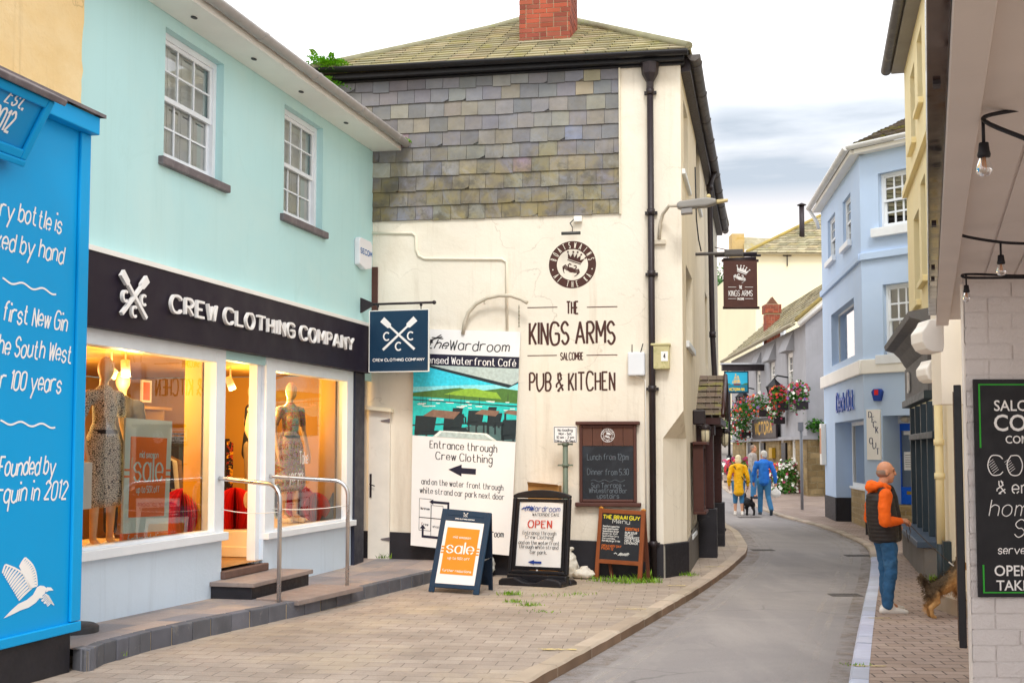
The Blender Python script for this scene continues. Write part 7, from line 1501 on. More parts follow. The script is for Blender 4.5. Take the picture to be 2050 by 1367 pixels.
# flowers: leaf clumps and blossom
def flowers(name, label, cat, blobs, leafn, petn, pet_cols, leaf=.10, pet=.065, group=None, trail=.35, planter=None):
    """blobs: (centre, radii). foliage of small leaves through the volume, blossom near the skin"""
    cs = [b[0] for b in blobs]; c = sum(cs, V((0, 0, 0))) / len(cs); zb = min(b[0].z - b[1][2] for b in blobs); o = thing(name, label, cat, V((c.x, c.y, zb)), group)
    lf, pt = MB(mLEAF), MB(mPETAL); tot = sum(b[1][0] * b[1][2] for b in blobs)
    for (bc, br) in blobs:
        sh_ = br[0] * br[2] / tot
        for k in range(int(leafn * sh_)):
            d = V((rnd.gauss(0, 1), rnd.gauss(0, 1), rnd.gauss(0, 1))).normalized() * rnd.uniform(.35, 1.08); p = bc + V((d.x * br[0], d.y * br[1], d.z * br[2])) - V((0, 0, rnd.random() ** 3 * trail))
            u = V((rnd.gauss(0, 1), rnd.gauss(0, 1), rnd.gauss(0, .6))).normalized(); v = u.cross(V((rnd.gauss(0, 1), rnd.gauss(0, 1), rnd.gauss(0, 1)))).normalized(); s = leaf * rnd.uniform(.5, 1.2); lf.col = shade(rnd.choice(((1, 1, 1), (.7, .85, .6), (1.3, 1.2, .7), (.6, .75, .6))), .6, 1.35)
            lf.face([p, p + u * s * .5 + v * s * .35, p + u * s, p + u * s * .5 - v * s * .35])
        for k in range(int(petn * sh_)):
            d = V((rnd.gauss(0, 1), rnd.gauss(0, 1), rnd.gauss(.3, 1))).normalized() * rnd.uniform(.92, 1.12); p = bc + V((d.x * br[0], d.y * br[1], d.z * br[2])) - V((0, 0, rnd.random() ** 3 * trail)); s = pet * rnd.uniform(.6, 1.3)
            w_, col = rnd.choice(pet_cols); pt.col = shade(lin(col), .8, 1.15); n = (d + V((-.5, -.8, .3))).normalized(); u = n.orthogonal().normalized(); v = n.cross(u)
            for j in range(5):
                t = j * 1.2566; e = u * math.cos(t) + v * math.sin(t); f = u * math.cos(t + .6) + v * math.sin(t + .6); g = u * math.cos(t - .6) + v * math.sin(t - .6); pt.face([p, p + g * s * .7 + n * s * .15, p + e * s, p + f * s * .7 + n * s * .15])
    lf.build('foliage', o); pt.build('blossom', o)
    if planter: planter(o)
    return o
def gp(px, py, c): a, b = GF.uv(px, py, c); return GF.P(a, b, c)
RED, PINK, MAG, WHT, ORNG, PUR = (1, 'c01f26'), (1, 'b8446a'), (1, '8a1f4c'), (1, 'f0eee4'), (1, 'e8622a'), (1, '8a6aa8')
def box_under(pc, wd): 
    def f(o):
        mb = MB(mIRON); fr = Fr(pc, GF.u, Z, GF.n); mb.box(fr, -wd / 2, wd / 2, -.35, -.1, -.3, .1); mb.build('planter', o)
    return f
sets = (('flower box with red geraniums under the middle upper window of the inn', [(gp(1559, 790, .4), (.32, .3, .34))], [RED, RED, PINK, RED, ORNG], 260, 150), ('pink white and crimson flower basket nearest the end of the grey inn', [(gp(1597, 786, .4), (.36, .32, .40))], [RED, PINK, PINK, WHT, PUR, MAG], 260, 130), ('trailing white flower basket below the red geraniums', [(gp(1553, 818, .4), (.28, .28, .36))], [WHT, WHT, WHT, ORNG, PINK], 260, 100), ('mixed red and purple flower box left of the golden name board', [(gp(1522, 805, .5), (.5, .4, .36)), (gp(1503, 812, .5), (.6, .4, .42)), (gp(1489, 818, .5), (.5, .4, .42))], [RED, RED, PINK, PUR, ORNG], 420, 190), ('white trailing basket left of the golden name board', [(gp(1487, 850, .5), (.45, .4, .55))], [WHT, WHT, RED], 260, 110), ('farthest dark red flower basket beside the porch of the pub', [(gp(1468, 830, .6), (.7, .5, .6)), (gp(1463, 852, .6), (.6, .5, .6))], [RED, PUR, WHT, RED, MAG], 420, 170))
for lab, bl_, cols, n1, n2 in sets: flowers('flower_basket', lab, 'flowers', bl_, n1 * 3, int(n2 * .8), cols, .10, .055, 'flower baskets on the grey inn', planter=box_under(bl_[0][0] - V((0, 0, .2)), bl_[0][1][0] * 1.2))
def gpt(px, py, Y): return at(px, py, Y)
flowers('flower_bush', 'big white and pink flower bush at the foot of the inn wall', 'flowers', [(gpt(1573, 958, 41.5), (.55, .5, .5)), (gpt(1570, 985, 41.2), (.5, .5, .35)), (gpt(1580, 940, 42), (.45, .4, .4))], 1500, 130, [WHT, WHT, WHT, PINK], .10, .06, trail=.2)
flowers('flower_bush', 'crimson petunia bush behind the man in the blue fleece', 'flowers', [(gpt(1551, 948, 43), (.5, .4, .35))], 500, 130, [MAG, MAG, RED, ORNG], .10, .07, trail=.1)
flowers('flower_bush', 'crimson flowers low behind the woman in the yellow coat', 'flowers', [(gpt(1490, 938, 47), (.7, .5, .45)), (gpt(1478, 936, 48), (.5, .4, .4))], 500, 150, [MAG, MAG, RED], .12, .08, trail=.1)
flowers('flower_bush', 'pink flowers by the road edge left of the yellow coat', 'flowers', [(gpt(1462, 940, 49), (.55, .5, .45))], 350, 110, [PINK, PINK, MAG, WHT], .12, .08, trail=.1)
flowers('climbing_plant', 'green climber on the stone end wall of the inn', 'plant', [(GE.P(.75, 2.3, .15), (.35, .2, .4)), (GE.P(1.0, 1.5, .15), (.4, .2, .6)), (GE.P(.9, .6, .15), (.25, .15, .5)), (GE.P(.25, 2.75, .1), (.35, .1, .12)), (GE.P(1.25, 2.7, .15), (.4, .2, .4))], 1900, 0, [WHT], .15, .05, trail=.3)
# posts by the inn
p = onz(1606, 1020, .12); mb = MB(M('8d8f94', .5, .1, 3, .05, 30)); zt = at(1606, 845, p.y).z; mb.tube([p, V((p.x, p.y, zt))], .045, 8); mb.box(frame_at(V((p.x, p.y, 0))), -.10, .06, zt - .25, zt, -.05, .05); tag(mb.build('sign_post'), 'thin grey post with a small box on top by the stone corner', 'post')
Yp = 50; p0 = at(1460, 935, Yp); mb = MB(mBLACK); mb.tube([V((p0.x, p0.y, roadz(Yp))), at(1460, 785, Yp)], .055, 8); mb.tube([V((p0.x, p0.y, roadz(Yp))), V((p0.x, p0.y, p0.z + .5))], .11, 8); tag(mb.build('lamp_column'), 'slim black column at the far end of the street beside the pub porch', 'post')
# ---------------------------------------------------------------- far cream building
cb2 = thing('cream_building', 'tall pale cream building with lichen-edged slate roof behind the inn', 'building', V((15, 64, 1.8)))
FB = frame_at(at(1516, 900, 62) * 1.0); FB.o.z = 0; bT = at(1516, 511, 62).z; FL = FB.uv(1720, 700)[0]; FS = wall((at(1500, 900, 66).x - .25, 76), (FB.o.x, 62)); fw_ = rect(FB, 1527, 720, 1575, 648)
mb = MB(mCREAM2); wallgrid(mb, FB, 0, FL, 0, bT, [fw_], .2); wallgrid(mb, FS, 0, 14, 0, bT); mb.build('wall', cb2); sash(cb2, FB, *fw_, rec=.1, cols=2, rows=2, fw=.09, back=None, glass=mGLASSD)
mb = MB(M('d9cfae', .7, .1, 3, 0, 1)); mb.box(FB, -.15, FL, bT, bT + .18, -.2, .3); mb.build('eaves', cb2)
mb = MB(mROOF2); E_0, E_1 = at(1495, 506, 61.6), at(1790, 506, 61.6); tA = at(1642, 434, 66); roof_plane(mb, E_0, E_1, tA, tA + V((6, 0, 0)), 16, .5, RC, .02); rf3 = mb.build('roof', cb2); mb = MB(M('b09a52', .9, .2, 2, .4, 14, stains=(('8d886e', 3, .5, .7, .5),), name='yellow_lichen_hip')); mb.tube([E_0 + V((0, 0, .05)), tA + V((0, 0, .05))], .09, 8); mb.build('hip_tile', rf3)
mb = MB(mROOF2); mb.col = (1, 1, 1); mb.face([at(1490, 500, 68), at(1560, 500, 68), at(1560, 478, 70), at(1488, 475, 70)]); mb.m(M('c9ad76', .85, .2, 2, .3, 10, stains=(('b8932a', 2, .5, .7, .6),))); q = at(1480, 490, 69); mb.box(frame_at(q), -.42, .3, -1, .65, -1, 0); mb.build('rear_roof', cb2)
p = at(1606, 492, 63.5); mb = MB(mIRON); Yf = 63.5; hh = (492 - 412) * Yf / 2400; mb.tube([p, p + V((0, 0, hh))], .14, 10); mb.tube([p + V((0, 0, .1)), p + V((0, 0, .16))], .26, 10); mb.lathe(frame_at(p), [(.22, hh + .05), (.26, hh + .08), (0, hh + .2)], 10); mb.m(M('cfd2d4', .4, .1, 2, 0, 1)); mb.tube([p - V((0, 0, .3)), p + V((0, 0, .08))], .19, 10); mb.build('flue', cb2)
mb = MB(mIRON); q = FB.uv(1575, 520); mb.tube([FB.P(q[0], q[1] + .5, .1), FB.P(q[0], q[1] - .35, .1)], .03, 5); mb.tube([FB.P(q[0] - .22, q[1] + .2, .1), FB.P(q[0] + .22, q[1] + .2, .1)], .03, 5); mb.build('wall_aerial', cb2)
# lower cream house beyond it, white houses, tree
c3 = thing('cream_house', 'yellowish cream house front with tall narrow windows beyond the brown pub sign', 'house', V((13, 80, 2.6))); HW = wall((at(1452, 900, 92).x, 92), (at(1497, 900, 68).x, 68)); HL = (HW.o - V((at(1497, 900, 68).x, 68, 0))).length; zH = at(1490, 612, 70).z
hs_ = []
for x0, x1, yt, yb in ((1481, 1487, 655, 722), (1470, 1476, 664, 730), (1460, 1465, 674, 738)): xm = (x0 + x1) / 2; hs_.append((HW.uv(x0, 700)[0], HW.uv(x1, 700)[0], HW.uv(xm, yb)[1], HW.uv(xm, yt)[1]))
mb = MB(mCREAM2); wallgrid(mb, HW, 0, HL, 0, zH, hs_, .3); mb.build('wall', c3)
for w_ in hs_: sash(c3, HW, *w_, rec=.25, cols=1, rows=1, fw=.1, back=None, glass=mGLASSD)
mb = MB(mROOF2); roof_plane(mb, HW.P(-.2, zH, .3), HW.P(HL + .2, zH, .3), HW.P(-.2, zH + 2, -4), HW.P(HL + .2, zH + 2, -4), 6, .6, RC); mb.build('roof', c3)
c4 = thing('white_house', 'white house with sash windows at the far end of the street', 'house', V((14.6, 96, 3.3))); fr = frame_at(at(1428, 900, 96)); fr.o.z = 0; zH = at(1440, 622, 96).z; hs_ = [rect(fr, 1447, 740, 1453, 690), rect(fr, 1447, 668, 1453, 632), rect(fr, 1438, 740, 1443, 690), rect(fr, 1438, 668, 1443, 632), rect(fr, 1446, 850, 1454, 790)]
mb = MB(M('eceae6', .8, .04, 1, .1, 20)); wallgrid(mb, fr, 0, 1.7, 0, zH, hs_, .2); mb.build('wall', c4)
for w_ in hs_: sash(c4, fr, *w_, rec=.1, cols=1, rows=1, fw=.06, back=None, glass=mGLASSD)
mb = MB(mROOFB); roof_plane(mb, fr.P(-.3, zH, .3), fr.P(2.0, zH, .3), fr.P(.4, zH + 1.8, -3), fr.P(1.6, zH + 1.8, -3), 8, .4, RC); mb.build('roof', c4)
tr = thing('tree', 'dark green tree rising behind the white house', 'tree', V((17.6, 104, 3.4))); mb = MB(mBARK); tb = V((17.6, 104, 3.4)); crown = at(1440, 585, 104); mb.tube([tb, tb + V((.1, 0, 5)), crown - V((0, 0, 1))], [.4, .3, .15], 8)
for k in range(6): a = k * 1.05; mb.tube([tb + V((.1, 0, 5 + .8 * k)), crown + V((1.2 * math.cos(a), 1.2 * math.sin(a), .5 * k - 1.5))], [.12, .04], 6)
mb.build('trunk', tr); lf = MB(mLEAF)
for k in range(2600):
    d = V((rnd.gauss(0, 1), rnd.gauss(0, 1), rnd.gauss(0, 1))).normalized(); ang = math.atan2(d.y, d.x); rr = (.75 + .3 * math.sin(3 * ang + 4 * d.z)) * rnd.uniform(.5, 1.05); p = crown + V((d.x * 1.6 * rr, d.y * 1.6 * rr, d.z * 2.6 * rr)); u = V((rnd.gauss(0, 1), rnd.gauss(0, 1), rnd.gauss(0, 1))).normalized(); v = u.orthogonal().normalized(); s = rnd.uniform(.12, .3); lf.col = shade((.75, .85, .8), .5, 1.3); lf.face([p, p + u * s * .5 + v * s * .3, p + u * s, p + u * s * .5 - v * s * .3])
lf.build('crown', tr)
# parked car glimpsed past the porch
Yc = 60; cpx = at(1447, 905, Yc); O = V((cpx.x - .9, Yc, roadz(Yc))); car = thing('parked_car', 'dark parked car with red tail light glimpsed beyond the pub porch', 'car', O); mCAR = M('1d1d22', .2, .08, 2, 0, 1, spec=.6, coat=.6); fr = Fr(O, (0, 1, 0), Z, (1, 0, 0))
mb = MB(mCAR); mb.prism(fr, [(0, .28), (0, .75), (.06, .95), (.25, 1.02), (.6, 1.42), (1.0, 1.5), (2.2, 1.46), (3.0, 1.0), (3.9, .85), (4.05, .6), (4.05, .28)], -.82, .82); mb.build('body', car, bev=.07)
mb = MB(mGLASSD); mb.prism(fr, [(.32, 1.04), (.62, 1.38), (1.0, 1.44), (2.15, 1.41), (2.85, 1.03)], -.825, .825); mb.prism(Fr(O + V((0, .30, 1.02)), (1, 0, 0), V((0, .32, .38)), (0, -1, .4)), [(-.65, 0), (.65, 0), (.58, .42), (-.58, .42)], 0, .03); mb.build('windows', car)
for sg in (-1, 1): mb = MB(M('c8141c', .2, .05, 2, 0, 1)); mb.box(frame_at(O), sg * .72 - .13, sg * .72 + .09, .72, .92, -.06, .02); mb.build('tail_light', car, bev=.02)
mb = MB(mWHITE); mb.box(frame_at(O), -.26, .26, .5, .61, -.01, .015); mb.build('number_plate', car)
for y in (.75, 3.2):
    for sg in (-1, 1): f2 = Fr(O + V((sg * .80, y, .3)), (0, 1, 0), (1, 0, 0), (0, 0, -1)); mb = MB(M('19191b', .8, .1, 4, 0, 1)); mb.lathe(f2, [(0, -.1), (.29, -.1), (.31, -.05), (.31, .05), (.29, .1), (0, .1)], 18); wh = mb.build('wheel', car); mb = MB(mSTEEL); mb.lathe(f2, [(0, -.105), (.17, -.105), (.18, 0), (.17, .105), (0, .105)], 14); mb.build('rim', wh)
# ---------------------------------------------------------------- pavement signs
def fz_(Y): return roadz(Y) + .1
def ground_quad(TL, TR, BR, BL, zb, lean=0):
    """pixel corners of a board face whose foot stands on the paving; lean = metres the top is farther away"""
    p3, p2 = onz(*BL, zb(0)), onz(*BR, zb(0)); return Quad(at(*TL, p3.y + lean), at(*TR, p2.y + lean), p2, p3)
QA = ground_quad((886, 1017), (983, 1026), (957, 1190), (857, 1183), lambda y: .035, .30); W_, H_ = QA.W, QA.H
ab = thing('sale_sign', 'navy A-frame pavement sign with an orange mid season sale poster', 'pavement sign', QA.P(W_ / 2, 0))
mb = MB(mPETROL); w_ = .105 * W_; ring(mb, QA, 0, W_, .055 * H_, H_, w_, -.03, 0, .05 * H_); mb.box(QA, 0, w_, 0, .055 * H_, -.03, 0); mb.box(QA, W_ - w_, W_, 0, .055 * H_, -.03, 0); mb.box(QA, w_, W_ - w_, .86 * H_, H_ - w_, -.028, -.001); mb.build('frame', ab, bev=.005)
mb = MB(mPOSTW); mb.box(QA, w_, W_ - w_, .055 * H_ + .05 * H_, .86 * H_, -.02, -.006); ps = mb.build('poster', ab)
mb = MB(mORANGE); mb.box(QA, .17 * W_, .83 * W_, .22 * H_, .78 * H_, -.0058, -.003)
for y in (.50, .535, .465): mb.box(QA, .115 * W_, .17 * W_, (y) * H_, (y + .018) * H_, -.0058, -.004); mb.box(QA, .83 * W_, .885 * W_, y * H_, (y + .018) * H_, -.0058, -.004)
mb.build('orange_panel', ps); mb = MB(mLETTER)
stroke_text(mb, QA, 'sale', W_ / 2, .475 * H_, .145, .026, width=.54 * W_, c=-.001, align='c', contrast=.3, serif=.35)
for t_, y, wd, hh in (('mid season', .655, .36, .03), ('up to 50% off', .40, .44, .03), ('further reductions', .25, .58, .03)): stroke_text(mb, QA, t_, W_ / 2, y * H_, hh, .0052, width=wd * W_, c=-.001, align='c')
oars(mb, QA, W_ / 2, .945 * H_, .075, .002, wt=1.2); stroke_text(mb, QA, 'CREW CLOTHING COMPANY', W_ / 2, .885 * H_, .012, .0045, width=.40 * W_, c=.002, align='c'); mb.build('lettering', ps)
bk = QA.q; bl0, bl1 = onz(897, 1172, .04), onz(985, 1181, .04); QB = Quad(bk[1] - V((0, .0, .0)), bk[0], bl0, bl1); mb = MB(M('0d2136', .5, .1, 2, 0, 1)); mb.box(QB, .0, QB.W, .06, QB.H - .02, 0, .025); mb.box(QB, 0, .06, 0, .06, 0, .025); mb.box(QB, QB.W - .06, QB.W, 0, .06, 0, .025); mb.build('rear_leaf', ab)
mb = MB(M('8c9298', .3, .1, 3, 0, 1, metal=1)); mb.tube([QA.P(W_ - .01, .42 * H_, -.03), QB.P(.01, .42 * QB.H, 0)], .008, 6); mb.build('stay', ab)
# swinging cafe sign on a moulded base
QW = ground_quad((1029, 990), (1143, 992), (1137, 1152), (1017, 1146), lambda y: .16, .02); W_, H_ = QW.W, QW.H
sw = thing('cafe_sign', 'black framed swing sign on a moulded base reading open waterside cafe', 'pavement sign', QW.P(W_ / 2, -.15)); mBP = M('1e1d21', .4, .12, 3, .04, 40, name='black_moulded_plastic')
mb = MB(mBP); fw = .05
out = [(0, 0), (W_, 0), (W_, H_)] + [(W_ * (1 - t), H_ + .075 * math.sin(math.pi * t) ** .7) for t in (.08, .2, .35, .5, .65, .8, .92)] + [(0, H_)]; inn_ = (fw, W_ - fw, fw, H_ - .04)
mb.prism(QW, [(0, 0), (fw, 0), (fw, H_ - .04), (0, H_ - .04)], -.045, .025); mb.prism(QW, [(W_ - fw, 0), (W_, 0), (W_, H_ - .04), (W_ - fw, H_ - .04)], -.045, .025); mb.prism(QW, [(0, H_ - .039), (W_, H_ - .039)] + out[2:], -.045, .025); mb.box(QW, fw, W_ - fw, 0, fw, -.045, .025); mb.build('outer_frame', sw, bev=.014)
mb = MB(mBLACK); ring(mb, QW, fw + .008, W_ - fw - .008, fw + .008, H_ - .05, .045, -.035, .018); mb.build('inner_frame', sw, bev=.006)
# creased paper poster
x0, x1, y0, y1 = fw + .05, W_ - fw - .05, fw + .05, H_ - .09; NX, NY = 14, 30; mb = MB(M('efece8', .35, .03, 2, 0, 1, name='creased_poster')); vs = []
def crease(x, y): return .008 + .004 * math.sin(9 * y + 3 * x) * math.sin(2 + 5 * x) + (.006 * math.exp(-((y - .62 + .06 * x) / .03) ** 2) - .005 * math.exp(-((y - .45 - .1 * x) / .04) ** 2)) 
for j in range(NY + 1):
    for i in range(NX + 1): x, y = i / NX, j / NY; vs.append(QW.P(x0 + (x1 - x0) * x, y0 + (y1 - y0) * y, crease(x, y) * (min(1, 6 * x, 6 * (1 - x)))))
mb.raw(vs, [(j * (NX + 1) + i, j * (NX + 1) + i + 1, (j + 1) * (NX + 1) + i + 1, (j + 1) * (NX + 1) + i) for j in range(NY) for i in range(NX)], True); ps = mb.build('poster', sw)
mb = MB(M('1f3f8f', .5, .05, 3, 0, 1, name='blue_ink')); pw = x1 - x0; ph = y1 - y0; cx = (x0 + x1) / 2; C_ = .020
stroke_text(mb, QW, 'Wardroom', x0 + pw * .60, y0 + ph * .855, .075, .008, width=pw * .66, c=C_, align='c', slant=.12, jit=.2); stroke_text(mb, QW, 'the', x0 + pw * .21, y0 + ph * .86, .07, .010, width=pw * .18, c=C_, align='c', slant=.5)
for k in range(3): mb.ribbon(QW, [(x0 + pw * (.06 + .02 * k), y0 + ph * (.88 + .012 * k)), (x0 + pw * (.24 + .02 * k), y0 + ph * (.925 - .006 * k))], .011, C_)
mb.flat(QW, [(cx + pw * x, y0 + ph * y) for x, y in ((-.22, .07), (-.08, .105), (-.08, .085), (.08, .085), (.08, .052), (-.08, .052), (-.08, .035))], C_)
mb.m(mBLACKINK); stroke_text(mb, QW, 'WATERSIDE CAF\u00c9'.replace('\u00c9', 'E'), x0 + pw * .62, y0 + ph * .785, .034, .005, width=pw * .60, c=C_, align='c'); SE2 = dict(serif=.4, contrast=.6, sp=1.45, align='c', c=C_)
for t_, y, wd in (('Entrance through', .495, .74), ('Crew Clothing', .43, .62), ('and on the waterfront', .345, .90), ('through white strand', .28, .86), ('car park.', .20, .36)): stroke_text(mb, QW, t_, cx, y0 + ph * y, .046, .0060, width=pw * wd, **SE2)
mb.m(M('c8402a', .5, .05, 3, 0, 1)); stroke_text(mb, QW, 'OPEN', cx, y0 + ph * .605, .092, .018, width=pw * .52, **SE2); mb.build('lettering', ps)
mb = MB(mBP); fr = Fr(QW.P(W_ / 2, -.16), QW.P(1, 0) - QW.P(0, 0), Z, QW.n); hw = W_ / 2 + .035
prf = lambda d: [(-hw + d, 0), (hw - d, 0), (hw - d, .07), (hw - .05 - d, .10), (.24, .12), (.1, .06), (0, .045), (-.1, .06), (-.24, .12), (-hw + .05 + d, .10), (-hw + d, .07)]
mb.prism(fr, prf(0), .03, .24); mb.prism(fr, prf(0), -.30, -.09); mb.box(fr, -hw + .02, hw - .02, .0, .155, -.0899, .0299); mb.build('base', sw, bev=.02)
mb = MB(mLETTER); mb.box(QW, W_ / 2 - .01, W_ / 2 + .01, fw * .7 + .012, fw * .7 + .028, .0255, .027); mb.build('recycling_mark', sw)
# braai menu board
QBm = ground_quad((1199, 1016), (1291, 1021), (1283, 1164), (1189, 1157), lambda y: .02, .16); W_, H_ = QBm.W, QBm.H
br_ = thing('menu_easel', 'timber framed blackboard easel with a handwritten grill menu', 'pavement sign', QBm.P(W_ / 2, 0))
mb = MB(mTIMBER); w_ = .06; mb.box(QBm, 0, w_, 0, H_, -.035, 0); mb.box(QBm, W_ - w_, W_, 0, H_, -.035, 0); mb.box(QBm, w_, W_ - w_, H_ - .07, H_ - .01, -.032, -.003); mb.box(QBm, w_, W_ - w_, .22, .28, -.032, -.003); mb.build('frame', br_, bev=.006)
r0 = onz(1222, 1156, .03); r1 = onz(1300, 1160, .03); QR = Quad(QBm.q[1] + V((0, .04, 0)), QBm.q[0] + V((0, .04, 0)), r0, r1); mb = MB(M('5a2f1c', .7, .2, 5, .2, 30)); mb.box(QR, 0, .05, 0, QR.H, 0, .03); mb.box(QR, QR.W - .05, QR.W, 0, QR.H, 0, .03); mb.box(QR, .05, QR.W - .05, .25, QR.H - .02, .005, .02); mb.build('rear_frame', br_)
mb = MB(M('c98a2a', .5, .1, 4, .1, 30)); 
for x in (w_ / 2, W_ - w_ / 2): mb.tube([QBm.P(x - .035, H_ - .005, -.015), QBm.P(x, H_ + .012, -.015), QBm.P(x + .035, H_ - .005, -.015)], .014, 6)
mb.build('hinge', br_)
mb = MB(mCHALK); mb.box(QBm, w_, W_ - w_, .28, H_ - .07, -.028, -.012); bd_ = mb.build('board', br_); C_ = -.0105; bx0, bx1, by0, by1 = w_, W_ - w_, .28, H_ - .07; bw_, bh_ = bx1 - bx0, by1 - by0
def bt(m_, t, x, y, h, w, wd, al='l'): mb.m(m_); stroke_text(mb, QBm, t, bx0 + bw_ * x, by0 + bh_ * y, h, w, width=bw_ * wd, c=C_, align=al, jit=.3)
mYEL2 = M('d8c832', .8, .1, 3, 0, 1, name='yellow_chalk'); mWCH = M('d0d0cc', .8, .1, 3, 0, 1, name='white_chalk'); mOCH = M('c8682a', .8, .1, 3, 0, 1, name='orange_chalk')
mb = MB(mYEL2); bt(mYEL2, 'THE BRAAI GUY', .5, .885, .05, .014, .94, 'c'); bt(mWCH, 'Menu', .5, .79, .065, .008, .44, 'c')
for k, (t, wd) in enumerate((('Pulled Pork Loaded Fries', .42), ('Braai Loaded Sandwich', .40), ('Smoked Brisket Burger', .42), ('Boerie Roll', .38), ('South African Curry', .42), ('Corn and slaw', .33), ('Pork Belly Burger & fries', .46))): bt(mWCH, t, .04, .70 - k * .052, .022, .0055, wd)
bt(mOCH, 'COCKTAILS', .62, .655, .035, .010, .34)
for k, (t, wd) in enumerate((('RUM SOUR', .30), ('MOJITO', .2), ('PASSION FIZZ', .36), ('GIN & TONIC', .4), ('LEMONADE', .34))): bt(mWCH, t, .62, .58 - k * .055, .028, .007, wd)
bt(mOCH, 'OPEN EVERY DAY', .04, .27, .03, .007, .5); bt(mOCH, 'FROM 12', .04, .21, .03, .007, .3)
mb.m(mWCH)
for k in range(14): a = bx0 + bw_ * (.3 + .4 * rnd.random()); b = by0 + bh_ * (.10 + .05 * rnd.random()); mb.ribbon(QBm, [(a, b), (a + .03, b + .012), (a + .05, b - .004)], .012, C_)
mb.build('lettering', bd_)
# cardboard box, bags
p = PF.P(*PF.uv(1058, 968, .35), .35); a0, _ = PF.uv(1058, 980, .35); a1_, _ = PF.uv(1119, 980, .35); bz = PF.uv(1080, 968, .35)[1]; mb = MB(M('b8894e', .85, .1, 3, .1, 20, name='cardboard')); mb.box(PF, a0, a1_, bz - .45, bz - .03, .08, .40); mb.face([PF.P(a0, bz - .03, .40), PF.P(a1_, bz - .03, .40), PF.P(a1_, bz - .01, .48), PF.P(a0, bz + .03, .47)]); mb.box(PF, a0 + .02, a1_ - .02, -.02, bz - .451, .1, .38); tag(mb.build('cardboard_box'), 'brown cardboard box showing above the swing sign', 'box')
def sack(pix, zb, r, label, mat, name='rubbish_bag', seed=1, lettering=None):
    p = onz(*pix, zb); d_ = (p - PF.o).dot(PF.n); p = p + PF.n * max(0, .22 - d_); b = Body(); q = random.Random(seed); b.ell(p + V((0, 0, r[2] * .8)), (r[0], r[1], r[2]))
    for k in range(7): b.ell(p + V((q.uniform(-.7, .7) * r[0], q.uniform(-.5, .5) * r[1], q.uniform(.3, 1.2) * r[2])), tuple(x * q.uniform(.35, .55) for x in r))
    b.chain([(p + V((0, 0, 1.5 * r[2])), .05), (p + V((q.uniform(-.05, .05), 0, 2.0 * r[2])), .025), (p + V((.05, 0, 2.05 * r[2])), .02)])
    o = b.done(name, mat, None, .014, 2, p, disp=(.07, .045)); tag(o, label, 'rubbish bag'); return o
mCLEAR = M('c5c7c2', .25, .2, 6, .5, 14, stains=(('3f9a4a', 9, .58, .66, .7), ('6d6a66', 5, .6, .72, .6)), name='clear_recycling_plastic'); mWSACK = M('d9d3c6', .45, .12, 5, .5, 14, stains=(('a89c88', 4, .6, .75, .5),), name='white_plastic_sack')
sack((1000, 1132), .05, (.17, .13, .17), 'clear recycling bag with green print between the two pavement signs', mCLEAR, seed=3); sack((1147, 1150), .02, (.12, .13, .2), 'crumpled white sack against the plinth right of the swing sign', mWSACK, seed=5); sack((1168, 1157), .02, (.16, .12, .08), 'flat crumpled white sack on the ground by the easel', mWSACK, seed=9)
# weeds
def tuft(mb, p, n, h, sp):
    for k in range(n):
        b = p + V((rnd.gauss(0, sp), rnd.gauss(0, sp * .5), 0)); d = V((rnd.gauss(0, .5), rnd.gauss(0, .4), 1)).normalized(); l_ = h * rnd.uniform(.4, 1.1); s = V((-d.y, d.x, 0)); s = s.normalized() * l_ * .07 if s.length > 1e-4 else V((.004, 0, 0)); s = V((s.x if abs(s.x) > .003 else .004, s.y, 0)); mb.col = shade(rnd.choice(((1, 1, 1), (.7, .85, .6), (1.25, 1.15, .7))), .55, 1.25); m_ = b + d * l_ * .55; t = b + d * l_ + V((d.x, d.y, -.2)) * l_ * .3
        mb.face([b - s, b + s, m_ + s * .8, m_ - s * .8]); mb.face([m_ - s * .8, m_ + s * .8, t])
mb = MB(mGRASS)
for (px, py, z, n, h, sp) in ((1225, 1163, .02, 96, .10, .16), (1262, 1166, .02, 104, .10, .16), (1300, 1166, .01, 96, .10, .12), (1290, 1160, .01, 48, .16, .08), (800, 1112, .24, 120, .12, .16), (772, 1117, .24, 32, .1, .06), (1022, 1190, .04, 88, .07, .07), (1030, 1205, .05, 48, .06, .06), (1060, 1212, .05, 56, .06, .08), (1110, 1192, .04, 24, .05, .2), (1165, 1190, .03, 32, .05, .12), (1090, 1225, .05, 24, .04, .12), (235, 1312, .12, 40, .1, .04), (173, 1312, .12, 32, .09, .03), (1380, 1152, .02, 48, .08, .08), (1873, 1168, .02, 64, .16, .07), (1715, 1331, .05, 32, .03, .06)): tuft(mb, onz(px, py, z), n, h, sp)
tag(mb.build('weeds', loc=(0, 0, 0)), 'green weeds and grass tufts growing in the paving joints', 'weeds', None, 'stuff')
